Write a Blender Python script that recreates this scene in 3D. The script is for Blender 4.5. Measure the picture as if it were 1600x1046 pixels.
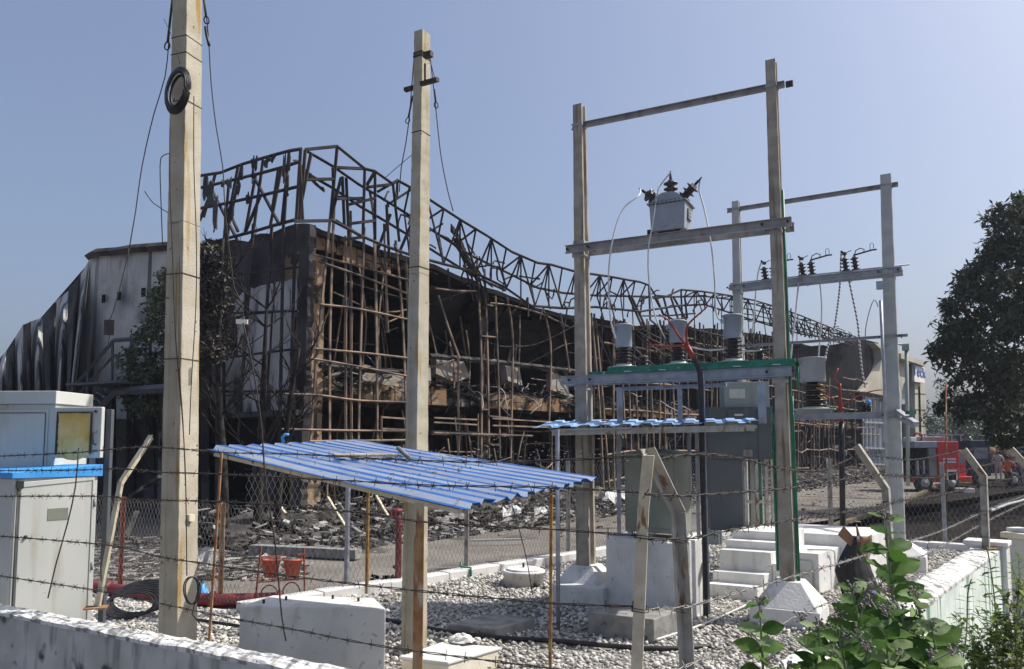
import bpy, math, random
import numpy as np
from mathutils import Vector, Matrix
R = math.radians
for o in list(bpy.data.objects): bpy.data.objects.remove(o)
SC = bpy.context.scene
COL = SC.collection

# ---------------------------------------------------------------- camera
H = 2.2; FPX = 1200.0; CX, CY = 800.0, 600.0; TH = math.atan(97/1200)
cam_d = bpy.data.cameras.new('camera'); cam = bpy.data.objects.new('camera', cam_d); COL.objects.link(cam)
cam.location = (0, 0, H); cam.rotation_euler = (R(90)+TH, 0, 0)
cam_d.sensor_width = 36; cam_d.lens = FPX/1600*36
cam_d.shift_y = (CY-523)/1600; cam_d.clip_start = 0.05; cam_d.clip_end = 3000
SC.camera = cam

# ---------------------------------------------------------------- light
SUN_EL, SUN_AZ = 50.0, 78.0        # azimuth measured from +Y (view direction) towards +X
w = bpy.data.worlds.new("World"); SC.world = w; w.use_nodes = True
nt = w.node_tree; bg = nt.nodes['Background']
sky = nt.nodes.new('ShaderNodeTexSky'); sky.sky_type = 'NISHITA'; sky.sun_disc = False
sky.sun_elevation = R(SUN_EL); sky.sun_rotation = R(SUN_AZ)
sky.altitude = 50; sky.air_density = 1.1; sky.dust_density = 5.5; sky.ozone_density = 3.0
nt.links.new(sky.outputs[0], bg.inputs[0]); bg.inputs[1].default_value = 0.10
bg2 = nt.nodes.new('ShaderNodeBackground'); bg2.inputs[0].default_value = (.088, .103, .160, 1)      # even glow of the dusty air
ad = nt.nodes.new('ShaderNodeAddShader'); nt.links.new(bg.outputs[0], ad.inputs[0]); nt.links.new(bg2.outputs[0], ad.inputs[1])
nt.links.new(ad.outputs[0], nt.nodes['World Output'].inputs[0])
sd = bpy.data.lights.new('sun', 'SUN'); sun = bpy.data.objects.new('sun', sd); COL.objects.link(sun)
sd.energy = 4.8; sd.angle = R(0.53); sd.color = (1.0, 0.955, 0.88)
sv = Vector((math.sin(R(SUN_AZ))*math.cos(R(SUN_EL)), math.cos(R(SUN_AZ))*math.cos(R(SUN_EL)), math.sin(R(SUN_EL))))
sun.rotation_euler = sv.to_track_quat('Z', 'Y').to_euler(); sun.location = (30, 10, 40)
vs = SC.view_settings; vs.view_transform = 'Standard'; vs.look = 'None'; vs.exposure = 0.17; vs.gamma = 1
SC.cycles.max_bounces = 6; SC.cycles.diffuse_bounces = 3; SC.cycles.transparent_max_bounces = 12

# ---------------------------------------------------------------- helpers
def rdir(px, py):
    x = (px-CX)/FPX; y = (CY-py)/FPX
    return Vector((x, math.cos(TH)-y*math.sin(TH), math.sin(TH)+y*math.cos(TH)))
def P(px, py, Y):
    d = rdir(px, py); return Vector((0, 0, H)) + d*(Y/d.y)
def G(px, py, z=0.0):
    d = rdir(px, py); return Vector((0, 0, H)) + d*((z-H)/d.z)
def PL(px, py, p0, n):                       # ray meets the plane through p0 with normal n
    d = rdir(px, py); o = Vector((0, 0, H)); p0 = Vector(p0); n = Vector(n)
    return o + d*((p0-o).dot(n)/d.dot(n))
def perp(v):
    v = Vector(v).normalized(); a = Vector((0, 0, 1)) if abs(v.z) < .9 else Vector((1, 0, 0))
    s = v.cross(a).normalized(); return s, s.cross(v).normalized()

class MB:
    def __init__(s): s.v = []; s.f = []; s.sm = []
    def add(s, vs, fs, smooth=False):
        b = len(s.v); s.v += [tuple(x) for x in vs]; s.f += [tuple(i+b for i in f) for f in fs]; s.sm += [smooth]*len(fs); return s
    def box(s, c, size, ang=0.0, tilt=None):
        c = Vector(c); m = Matrix.Rotation(ang, 3, 'Z')
        if tilt: m = m @ tilt
        hx, hy, hz = size[0]/2, size[1]/2, size[2]/2
        vs = [c + m@Vector((x*hx, y*hy, z*hz)) for z in (-1, 1) for x, y in ((-1,-1),(1,-1),(1,1),(-1,1))]
        return s.add(vs, [(3,2,1,0),(4,5,6,7),(0,1,5,4),(1,2,6,5),(2,3,7,6),(3,0,4,7)])
    def hexa(s, vs):                         # eight corners, bottom ring then top ring
        return s.add(vs, [(3,2,1,0),(4,5,6,7),(0,1,5,4),(1,2,6,5),(2,3,7,6),(3,0,4,7)])
    def bar(s, a, b, w, h=None, up=None):
        a = Vector(a); b = Vector(b); h = h or w; d = (b-a)
        if d.length < 1e-5: return s
        d.normalize()
        if up is not None:
            r = d.cross(Vector(up)).normalized(); u = r.cross(d).normalized()
        else: r, u = perp(d)
        r = r*w/2; u = u*h/2
        return s.hexa([a-r-u, a+r-u, a+r+u, a-r+u, b-r-u, b+r-u, b+r+u, b-r+u])
    def path(s, pts, w, h=None):
        if len(pts) == 2: return s.bar(pts[0], pts[1], w, h)
        b = len(s.f); s.tube(pts, w*.66, 4); s.sm[b:] = [False]*(len(s.f)-b); return s
    def angle_bar(s, a, b, w, t, e1, e2):    # an L section: flanges along e1 and e2 from the corner line a-b
        a = Vector(a); b = Vector(b); e1 = Vector(e1); e2 = Vector(e2)
        q = [(0,0),(w,0),(w,t),(t,t),(t,w),(0,w)]
        vs = [p+e1*x+e2*y for p in (a, b) for x, y in q]
        return s.add(vs, [tuple(range(5,-1,-1)), tuple(range(6,12))]+[(k, (k+1) % 6, 6+(k+1) % 6, 6+k) for k in range(6)])
    def channel(s, a, b, hgt, dep, t, out):  # a C section: web vertical, flanges pointing along out
        a = Vector(a); b = Vector(b); out = Vector(out).normalized(); up = Vector((0, 0, 1))
        q = [(0,-hgt/2),(dep,-hgt/2),(dep,-hgt/2+t),(t,-hgt/2+t),(t,hgt/2-t),(dep,hgt/2-t),(dep,hgt/2),(0,hgt/2)]
        vs = [p+out*o+up*z for p in (a, b) for o, z in q]
        return s.add(vs, [tuple(range(7,-1,-1)), tuple(range(8,16))]+[(k, (k+1) % 8, 8+(k+1) % 8, 8+k) for k in range(8)])
    def tube(s, pts, r, n=6, cap=True, r2=None):
        pts = [Vector(p) for p in pts]; m = len(pts)
        if m < 2: return s
        t = (pts[1]-pts[0]).normalized(); u, v = perp(t); vs = []; fs = []
        for i, p in enumerate(pts):
            if 0 < i < m-1: t2 = (pts[i+1]-pts[i-1])
            elif i == 0: t2 = pts[1]-pts[0]
            else: t2 = pts[-1]-pts[-2]
            if t2.length < 1e-9: t2 = t
            t2 = t2.normalized(); q = t.rotation_difference(t2); u = q@u; v = q@v; t = t2
            rr = r[i] if isinstance(r, (list, tuple)) else (r if r2 is None else r+(r2-r)*i/(m-1))
            for k in range(n):
                a = 2*math.pi*k/n; vs.append(p+u*math.cos(a)*rr+v*math.sin(a)*rr)
        for i in range(m-1):
            for k in range(n):
                a = i*n+k; b = i*n+(k+1) % n; fs.append((a, b, b+n, a+n))
        if cap: fs.append(tuple(range(n-1, -1, -1))); fs.append(tuple((m-1)*n+k for k in range(n)))
        return s.add(vs, fs, True)
    def lathe(s, prof, base, axis=(0, 0, 1), n=14):   # prof = [(radius, height)...]
        axis = Vector(axis).normalized(); u, v = perp(axis); base = Vector(base); vs = []; fs = []
        for r, h in prof:
            for k in range(n):
                a = 2*math.pi*k/n; vs.append(base+axis*h+u*math.cos(a)*r+v*math.sin(a)*r)
        for i in range(len(prof)-1):
            for k in range(n):
                a = i*n+k; b = i*n+(k+1) % n; fs.append((a, b, b+n, a+n))
        fs.append(tuple(range(n-1, -1, -1))); fs.append(tuple((len(prof)-1)*n+k for k in range(n)))
        return s.add(vs, fs, True)
    def loft(s, poly, a, b, s0=1, s1=1, ang=0.0):
        a = Vector(a); b = Vector(b); m = Matrix.Rotation(ang, 3, 'Z'); n = len(poly)
        vs = [a+m@Vector((x*s0, y*s0, 0)) for x, y in poly]+[b+m@Vector((x*s1, y*s1, 0)) for x, y in poly]
        fs = [(k, (k+1) % n, n+(k+1) % n, n+k) for k in range(n)]
        fs.append(tuple(range(n-1, -1, -1))); fs.append(tuple(range(n, 2*n)))
        return s.add(vs, fs)
    def slab(s, pts, off):                   # a polygon given thickness by the vector off
        pts = [Vector(p) for p in pts]; off = Vector(off); n = len(pts)
        vs = pts+[p+off for p in pts]
        return s.add(vs, [tuple(range(n-1, -1, -1)), tuple(range(n, 2*n))]+[(k, (k+1) % n, n+(k+1) % n, n+k) for k in range(n)])
    def quad(s, a, b, c, d): return s.add([a, b, c, d], [(0, 1, 2, 3)])
    def build(s, name, mat, parent=None, origin=None, bevel=0.0, sub=0):
        me = bpy.data.meshes.new(name)
        if parent is not None: org = wloc(parent)
        elif origin is not None: org = Vector(origin)
        else:
            xs = [v[0] for v in s.v]; ys = [v[1] for v in s.v]; zs = [v[2] for v in s.v]
            org = Vector(((min(xs)+max(xs))/2, (min(ys)+max(ys))/2, min(zs)))
        me.from_pydata([(v[0]-org.x, v[1]-org.y, v[2]-org.z) for v in s.v], [], s.f)
        me.polygons.foreach_set('use_smooth', s.sm); me.update()
        o = bpy.data.objects.new(name, me); COL.objects.link(o)
        if mat: me.materials.append(mat)
        if parent is not None: o.parent = parent
        else: o.location = org
        if bevel:
            md = o.modifiers.new('b', 'BEVEL'); md.width = bevel; md.segments = 2; md.limit_method = 'ANGLE'; md.angle_limit = R(40)
        return o
def wloc(o):
    v = Vector(o.location)
    while o.parent: o = o.parent; v += o.location
    return v
def tag(o, label, cat, group=None, kind=None):
    if label: o['label'] = label
    if cat: o['category'] = cat
    if group: o['group'] = group
    if kind: o['kind'] = kind
    return o
def thing(name, loc, label, cat, group=None):
    o = bpy.data.objects.new(name, None); COL.objects.link(o); o.location = loc; o.empty_display_size = .2
    return tag(o, label, cat, group)
def struct(o): o['kind'] = 'structure'; return o
def dup(root, loc, label=None, rotz=None):
    def cp(o, par):
        c = o.copy(); COL.objects.link(c)
        if par: c.parent = par
        for ch in [x for x in COL.objects if x.parent == o and x != c]: cp(ch, c)
        return c
    kids = {}
    r = cp(root, None); r.location = loc
    if rotz is not None: r.rotation_euler = (0, 0, rotz)
    if label: r['label'] = label
    return r

# ---------------------------------------------------------------- materials
def M(name, c, c2=None, scale=3.0, lo=.35, hi=.65, rough=.8, metal=0.0, bump=.25, bscale=30, bdist=.01,
      stain=None, sscale=(6, 6, .6), slo=.5, shi=.7, stain2=None, s2scale=14, s2lo=.6, s2hi=.68, spec=.4, det=6, coat=0):
    m = bpy.data.materials.new(name); m.use_nodes = True; t = m.node_tree; N = t.nodes; L = t.links
    b = N['Principled BSDF']; b.inputs['Roughness'].default_value = rough; b.inputs['Metallic'].default_value = metal
    b.inputs['Specular IOR Level'].default_value = spec if rough < .84 else .06
    if coat: b.inputs['Coat Weight'].default_value = coat
    geo = N.new('ShaderNodeNewGeometry'); pos = geo.outputs['Position']
    def noise(sc, vec=None, detail=det, dist=0.0):
        n = N.new('ShaderNodeTexNoise'); n.inputs['Scale'].default_value = sc; n.inputs['Detail'].default_value = detail
        n.inputs['Distortion'].default_value = dist; L.new(vec or pos, n.inputs['Vector']); return n.outputs['Fac']
    def ramp(fac, a, z):
        r = N.new('ShaderNodeMapRange'); r.interpolation_type = 'SMOOTHSTEP'; r.inputs['From Min'].default_value = a; r.inputs['From Max'].default_value = z
        L.new(fac, r.inputs['Value']); return r.outputs['Result']
    def mix(f, a, z):
        x = N.new('ShaderNodeMix'); x.data_type = 'RGBA'; L.new(f, x.inputs['Factor'])
        for s_, v_ in ((6, a), (7, z)):
            if isinstance(v_, tuple): x.inputs[s_].default_value = (*v_[:3], 1)
            else: L.new(v_, x.inputs[s_])
        return x.outputs[2]
    col = tuple(c)
    if c2 is not None: col = mix(ramp(noise(scale), lo, hi), tuple(c), tuple(c2))
    if stain is not None:
        mp = N.new('ShaderNodeMapping'); mp.inputs['Scale'].default_value = sscale; L.new(pos, mp.inputs['Vector'])
        col = mix(ramp(noise(1.0, mp.outputs[0], 8), slo, shi), col, tuple(stain))
    if stain2 is not None: col = mix(ramp(noise(s2scale, None, 9), s2lo, s2hi), col, tuple(stain2))
    if isinstance(col, tuple): b.inputs['Base Color'].default_value = (*col[:3], 1)
    else: L.new(col, b.inputs['Base Color'])
    if bump:
        bp = N.new('ShaderNodeBump'); bp.inputs['Strength'].default_value = bump; bp.inputs['Distance'].default_value = bdist
        L.new(noise(bscale, None, 8), bp.inputs['Height']); L.new(bp.outputs[0], b.inputs['Normal'])
    return m
m_conc_pole = M('aged_concrete', (.36,.325,.25), (.44,.405,.33), 4, rough=.9, bump=.5, bscale=60, stain=(.33,.22,.09), sscale=(9,9,.9), slo=.57, shi=.70, stain2=(.15,.13,.1), s2scale=22, s2lo=.66, s2hi=.72)
m_conc_post = M('weathered_concrete', (.29,.26,.215), (.39,.355,.30), 5, rough=.9, bump=.6, bscale=70, stain=(.17,.12,.08), sscale=(12,12,.7), slo=.52, shi=.72)
m_conc_grey = M('pale_concrete_post', (.36,.38,.38), (.44,.45,.44), 5, rough=.9, bump=.4, bscale=70)
m_white = M('limewash', (.60,.60,.585), (.72,.71,.68), 2.2, rough=.92, bump=.45, bscale=28, bdist=.012, stain=(.42,.39,.34), sscale=(5,5,1.6), slo=.54, shi=.76, stain2=(.36,.34,.31), s2scale=13, s2lo=.64, s2hi=.74)
m_plinth = M('yellowed_plaster', (.62,.56,.42), (.74,.70,.60), 3, rough=.9, bump=.3, bscale=40, stain2=(.3,.27,.2), s2scale=9, s2lo=.66, s2hi=.75)
m_dkconc = M('raw_concrete', (.20,.20,.19), (.30,.29,.27), 6, rough=.95, bump=.5, bscale=50, stain2=(.1,.1,.1), s2scale=8, s2lo=.6, s2hi=.7)
m_wall_out = M('dirty_rendered_wall', (.42,.425,.40), (.55,.555,.525), 2.4, rough=.92, bump=.35, bscale=45, stain=(.20,.205,.20), sscale=(9,9,2.2), slo=.50, shi=.75, stain2=(.07,.075,.075), s2scale=6, s2lo=.60, s2hi=.74)
m_wall_top = M('whitewashed_wall_top', (.54,.54,.52), (.72,.715,.69), 7, rough=.92, bump=.9, bscale=22, bdist=.02, stain=(.26,.26,.25), sscale=(14,3,3), slo=.50, shi=.62, stain2=(.2,.2,.19), s2scale=16, s2lo=.6, s2hi=.66)
m_wall_green = M('mossy_whitewash', (.55,.62,.56), (.70,.76,.70), 2.5, rough=.92, bump=.35, bscale=45, stain=(.16,.25,.22), sscale=(9,9,.45), slo=.53, shi=.64)
m_galv = M('galvanised_steel', (.29,.31,.35), (.38,.40,.44), 7, rough=.55, metal=.35, bump=.1, stain=(.30,.24,.2), sscale=(5,5,5), slo=.6, shi=.75)
m_beam = M('painted_steel_beam', (.27,.265,.27), (.36,.35,.35), 6, rough=.6, metal=.2, bump=.15, stain=(.22,.16,.13), sscale=(8,8,3), slo=.55, shi=.72)
m_rust = M('rusty_steel', (.26,.12,.06), (.36,.22,.12), 9, rough=.9, bump=.4, bscale=90, stain=(.45,.38,.28), sscale=(9,9,2), slo=.55, shi=.65)
m_ochre = M('ochre_rusted_rod', (.38,.24,.08), (.24,.12,.05), 14, rough=.85, bump=.3, bscale=90)
m_cream = M('cream_painted_angle', (.60,.55,.42), (.52,.44,.31), 12, rough=.7, bump=.3, bscale=60, stain=(.25,.11,.05), sscale=(14,14,5), slo=.60, shi=.66)
m_greyang = M('grey_painted_angle', (.38,.38,.36), (.30,.28,.24), 12, rough=.7, bump=.3, bscale=60, stain=(.22,.11,.06), sscale=(12,12,4), slo=.58, shi=.66)
m_wire = M('dark_wire', (.025,.023,.022), (.06,.048,.04), 30, rough=.75, bump=0)
m_wire_lit = M('galvanised_wire', (.30,.30,.30), (.18,.16,.14), 30, rough=.5, metal=.4, bump=0)
m_black = M('black_rubber', (.014,.014,.016), (.03,.03,.03), 10, rough=.5, bump=.05)
m_cable_w = M('pale_cable_sheath', (.62,.63,.62), (.5,.5,.5), 10, rough=.5, bump=0)
m_green = M('green_painted_steel', (.012,.13,.075), (.025,.19,.12), 9, rough=.5, bump=.1, stain2=(.5,.52,.5), s2scale=18, s2lo=.68, s2hi=.71)
m_red = M('red_heat_shrink', (.36,.035,.02), (.22,.03,.02), 14, rough=.5, bump=.1)
m_redpaint = M('red_paint', (.24,.03,.035), (.15,.03,.03), 8, rough=.55, bump=.2, stain2=(.16,.05,.04), s2scale=10, s2lo=.58, s2hi=.7)
m_rustred = M('red_oxide_paint', (.30,.07,.04), (.20,.06,.04), 9, rough=.8, bump=.25)
m_bucket = M('red_plastic', (.42,.06,.03), (.32,.06,.03), 6, rough=.5, bump=.05)
m_insul = M('brown_porcelain', (.022,.018,.02), (.04,.03,.03), 6, rough=.25, bump=0, spec=.6)
m_tank = M('grey_enamel', (.25,.28,.33), (.31,.34,.39), 3, rough=.5, bump=.08, stain2=(.22,.22,.23), s2scale=16, s2lo=.63, s2hi=.72)
m_cab = M('pale_cabinet_paint', (.46,.48,.45), (.53,.545,.51), 1.5, rough=.55, bump=.05, stain=(.36,.33,.27), sscale=(7,7,.7), slo=.56, shi=.85, stain2=(.28,.20,.13), s2scale=24, s2lo=.70, s2hi=.74)
m_cab_side = M('grey_green_cabinet_paint', (.22,.26,.25), (.27,.31,.30), 1.5, rough=.6, bump=.05, stain=(.16,.18,.17), sscale=(5,5,.8), slo=.55, shi=.8)
m_cab_dark = M('dark_grey_cabinet_paint', (.065,.075,.085), (.085,.095,.105), 1.2, rough=.6, bump=.08, stain=(.14,.15,.15), sscale=(5,5,.7), slo=.6, shi=.85)
m_kiosk = M('grey_olive_cabinet_paint', (.19,.205,.17), (.24,.25,.215), 2.2, rough=.6, bump=.08, stain=(.13,.12,.09), sscale=(5,5,1), slo=.55, shi=.8)
m_film = M('yellowed_plastic_film', (.62,.40,.10), (.74,.56,.26), 5, rough=.35, bump=.5, bscale=8, bdist=.02, stain=(.42,.25,.05), sscale=(10,10,2), slo=.50, shi=.72)
m_blue_tr = M('bright_blue_trim', (.05,.30,.72), (.07,.36,.78), 5, rough=.5, bump=.05)
m_pitch = M('burnt_pitch', (.003,.003,.005), (.007,.007,.010), 1, rough=.97, bump=.3, bscale=12, bdist=.03)
m_soot = M('charred_black', (.007,.007,.008), (.020,.018,.018), 1.2, rough=.95, bump=.5, bscale=20, bdist=.03)
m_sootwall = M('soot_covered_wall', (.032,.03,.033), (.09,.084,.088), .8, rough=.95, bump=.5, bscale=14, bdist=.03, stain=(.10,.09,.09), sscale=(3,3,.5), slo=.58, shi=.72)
m_steel_br = M('burnt_brown_tube', (.27,.20,.15), (.10,.085,.08), 1.6, lo=.4, hi=.62, rough=.9, bump=.2, bscale=30)
m_steel_dk = M('burnt_dark_tube', (.03,.03,.038), (.07,.06,.058), 1.2, rough=.85, bump=.2, bscale=30)
m_char_br = M('scorched_brown_panel', (.34,.24,.16), (.06,.05,.042), 1.6, lo=.52, hi=.60, rough=.95, bump=.6, bscale=12, bdist=.04, stain=(.30,.21,.13), sscale=(3,3,3), slo=.56, shi=.62)
m_fascia = M('scorched_fascia', (.22,.14,.08), (.04,.034,.03), 1.5, lo=.44, hi=.56, rough=.95, bump=.6, bscale=10, bdist=.04, stain=(.24,.20,.15), sscale=(2,2,4), slo=.55, shi=.62)
m_slab = M('ashy_slab_edge', (.09,.085,.082), (.03,.029,.029), 2.5, rough=.95, bump=.6, bscale=10, bdist=.04, stain=(.22,.21,.20), sscale=(2,2,2), slo=.58, shi=.66)
def leafmat(name, c1, c2, c3, tr=.25, rough=.5):
    m = bpy.data.materials.new(name); m.use_nodes = True; N = m.node_tree.nodes; L = m.node_tree.links; b = N['Principled BSDF']
    g = N.new('ShaderNodeNewGeometry'); r = N.new('ShaderNodeValToRGB'); L.new(g.outputs['Random Per Island'], r.inputs[0])
    e = r.color_ramp.elements; e[0].color = (*c1,1); e[1].color = (*c3,1); k = e.new(.5); k.color = (*c2,1)
    L.new(r.outputs[0], b.inputs['Base Color']); b.inputs['Roughness'].default_value = rough; b.inputs['Specular IOR Level'].default_value = .45 if rough < .55 else .1
    t = N.new('ShaderNodeBsdfTranslucent'); L.new(r.outputs[0], t.inputs[0]); x = N.new('ShaderNodeMixShader'); x.inputs[0].default_value = tr
    L.new(b.outputs[0], x.inputs[1]); L.new(t.outputs[0], x.inputs[2]); L.new(x.outputs[0], N['Material Output'].inputs[0]); return m
m_sheet = M('sooty_galvanised_sheet', (.50,.49,.47), (.38,.375,.36), 1.1, rough=.75, metal=.0, bump=.1, stain=(.07,.068,.07), sscale=(1.9,1.9,.10), slo=.50, shi=.62, stain2=(.13,.125,.13), s2scale=.45, s2lo=.50, s2hi=.70)
m_sheet2 = M('grey_cladding_panel', (.52,.51,.51), (.38,.375,.38), 1.0, rough=.8, bump=.15, stain=(.06,.058,.06), sscale=(1.1,1.1,.3), slo=.54, shi=.62)
m_sheet_in = M('blackened_sheet', (.022,.02,.021), (.045,.041,.042), .5, rough=.9, bump=.2, bscale=6, stain=(.08,.074,.074), sscale=(.8,.8,.3), slo=.56, shi=.75)
m_yard = M('dusty_yard', (.15,.135,.12), (.20,.185,.165), .6, rough=.97, bump=.8, bscale=9, bdist=.05, stain=(.06,.056,.052), sscale=(.5,.5,.5), slo=.56, shi=.70, stain2=(.30,.28,.26), s2scale=5, s2lo=.64, s2hi=.70)
m_burnt = M('burnt_black_soil', (.009,.008,.008), (.022,.019,.016), 1.5, rough=.97, bump=.9, bscale=7, bdist=.06, stain2=(.10,.09,.075), s2scale=3.2, s2lo=.66, s2hi=.72)
m_gbase = M('gravel_base', (.16,.155,.15), (.30,.29,.27), 18, rough=.97, bump=1, bscale=18, bdist=.04)
m_road = M('dusty_asphalt', (.10,.095,.088), (.145,.135,.125), .5, rough=.95, bump=.4, bscale=20, stain=(.26,.22,.16), sscale=(.15,.15,.15), slo=.55, shi=.7)

# ground sheet to the horizon
g = MB(); g.quad((-450,-40,0), (450,-40,0), (450,700,0), (-450,700,0)); struct(g.build('ground', m_yard, origin=(0,0,0)))

U = Vector((.87,-.49,0)).normalized(); V = Vector((.635,.772,0)).normalized()       # yard directions
UP = Vector((0,0,1))
# compound wall lines (back/top inner edge given, thickness toward the street)
WL0 = Vector((-4.09,6.13,0)); wl_dir = Vector((.87,-.4915,0)).normalized(); wl_out = Vector((-wl_dir.y*-1, 0, 0))
wl_out = Vector((wl_dir.y, -wl_dir.x, 0))           # towards the camera / street
CORNER = Vector((.68,3.43,0))
WR1 = Vector((5.50,9.315,0)); wr_dir = (WR1-CORNER).normalized(); wr_out = Vector((wr_dir.y, -wr_dir.x, 0))
WT = 1.0
def wall(name, a, b, out, th, mat_face, mat_top, label, cat, z1=WT, extra=None):
    t = thing(name, ((a+b)/2), label, cat)
    d = (b-a).normalized(); n = max(2, int((b-a).length/.5)); m = MB(); random.seed(int(abs(a.x)*100))
    m.hexa([a, b, b+out*th, a+out*th, a+UP*(z1-.04), b+UP*(z1-.04), b+out*th+UP*(z1-.04), a+out*th+UP*(z1-.04)])
    m.build('wall_body', mat_face, t)
    c = MB()                                       # uneven mortar capping
    vs = []; fs = []; k = 8; N_ = int((b-a).length/.07)
    for i in range(N_+1):
        for j in range(k+1):
            p = a.lerp(b, i/N_)+out*(-.004+(th+.008)*j/k)
            z = z1-.012+random.uniform(-.006,.008)+(.0 if 0<j<k else -.006)
            if j in (0, k): p = p+out*random.uniform(-.004,.004)
            vs.append((p.x,p.y,z))
    for i in range(N_):
        for j in range(k):
            q = i*(k+1)+j; fs.append((q, q+1, q+k+2, q+k+1))
    nv = len(vs)                                    # skirt
    for i in range(N_+1):
        for j in (0, k):
            x, y, z = vs[i*(k+1)+j]; vs.append((x, y, z1-.042))
    for i in range(N_):
        fs.append((i*(k+1), (i+1)*(k+1), nv+2*(i+1), nv+2*i)); fs.append((i*(k+1)+k, nv+2*i+1, nv+2*(i+1)+1, (i+1)*(k+1)+k))
    c.add(vs, fs, False); o = c.build('mortar_capping', mat_top, t)
    bm_fix(o)
    return t
def bm_fix(o):
    import bmesh
    b = bmesh.new(); b.from_mesh(o.data); bmesh.ops.recalc_face_normals(b, faces=b.faces); b.to_mesh(o.data); b.free()
wall('boundary_wall', WL0-wl_dir*4.5, CORNER+wl_out*.0, wl_out, .16, m_wall_out, m_wall_top, 'grey streaked boundary wall with crumbling white top at the street side', 'wall')
rw = wall('boundary_wall', CORNER+wr_dir*.2, WR1, wr_out, .29, m_wall_green, m_wall_top, 'white boundary wall with green mould streaks behind the leafy weeds', 'wall')
# end pillar of the right wall and rough pillar beyond
pc = WR1+wr_dir*.16; t = thing('wall_pillar', (pc.x, pc.y, 0), 'square whitewashed pillar ending the mouldy boundary wall', 'pillar')
ang_r = math.atan2(wr_dir.y, wr_dir.x)
m = MB(); m.box(pc+wr_out*.14+UP*.515, (.30,.42,1.03), ang_r); m.build('shaft', m_white, t, bevel=.012)
m = MB(); m.box(pc+wr_out*.14+UP*1.045, (.34,.46,.055), ang_r); m.build('cap', m_white, t, bevel=.01)
q = P(1594, 835, 10.1); q.z = 0
t = thing('gate_pillar', q, 'grey panelled gate pillar under a flat stone at the right edge', 'pillar')
m = MB(); m.box(q+UP*.5+Vector((.17,0,0)), (.42,.42,1.0), .5); m.build('shaft', m_cab, t, bevel=.01)
m = MB(); m.box(q+UP*1.04+Vector((.17,0,0)), (.54,.54,.07), .5); m.build('cap', m_plinth, t, bevel=.01)
m = MB(); m.box(q+UP*1.10+Vector((.10,.1,0)), (.22,.3,.05), .3); m.build('stone', m_white, t, bevel=.01)

# inner yard: gravel, kerb, fence lines
F0 = Vector((-9.6,13.6,0)); F1 = Vector((-3.54,10.23,0)); F2 = Vector((5.4,19.3,0)); F3 = Vector((13.4,13.1,0))
F1b = Vector((-2.3,11.5,0))
def kerb(a, b, name='kerb', wd=.28, h=.16, mat=None):
    m = MB(); d = (b-a); n = max(1, int(d.length/1.1)); s = Vector((d.y,-d.x,0)).normalized()
    random.seed(int(d.length*50))
    for i in range(n):
        p = a+d*(i/n); q = a+d*((i+1)/n)-d.normalized()*.012; dz = random.uniform(-.008,.008)
        m.hexa([p-s*wd/2, q-s*wd/2, q+s*wd/2, p+s*wd/2]+[x+UP*(h+dz) for x in (p-s*wd/2, q-s*wd/2, q+s*wd/2, p+s*wd/2)])
    o = m.build(name, mat or m_white, bevel=.012); o['kind'] = 'structure'; return o
kerb(F1, F2); kerb(F2, F3+(F3-F2)*.2)
# soil beyond the kerb on the right, road
def sheet(name, pts, z, mat):
    m = MB(); m.add([(p[0],p[1],z) for p in pts], [tuple(range(len(pts)))]); o = m.build(name, mat); o['kind'] = 'structure'; return o
sA = G(1190,862); sB = G(1400,792); sC = G(1480,752); sD = G(1760,742); sE = Vector((30,12,0)); 
sheet('burnt_verge', [F2+Vector((.3,.2,0)), sA+Vector((0,.6,0)), sB, sC, sD, sE, F3+Vector((1,0,0)), F3], .006, m_burnt)
sheet('driveway', [G(1390,764), G(1462,748), G(1800,733), G(1800,716), G(1380,716)], .005, m_road)
m = MB()
for a, b in ((G(1180,866), G(1400,793)), (G(1400,793), G(1470,757))):
    m.bar(a+UP*.07, b+UP*.05, .2, .10, up=UP)
tag(m.build('verge_kerb', M('sandy_concrete_kerb', (.17,.14,.10), (.10,.085,.065), 4, rough=.95, bump=.5, bscale=12)), None, None, kind='structure')
m = MB(); m.bar(G(1470,757)+UP*.06, G(1760,760)+UP*.06, .25, .13, up=UP)
tag(m.build('roadside_kerb', M('yellow_kerb_paint', (.42,.33,.16), (.25,.2,.13), 3, rough=.9, bump=.3)), None, None, kind='structure')
sheet('yard_ground', [F0, F1, F2, F3, WR1+Vector((3,2.0,0)), WR1, CORNER, WL0-wl_dir*4.5], .004, m_gbase)

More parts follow.
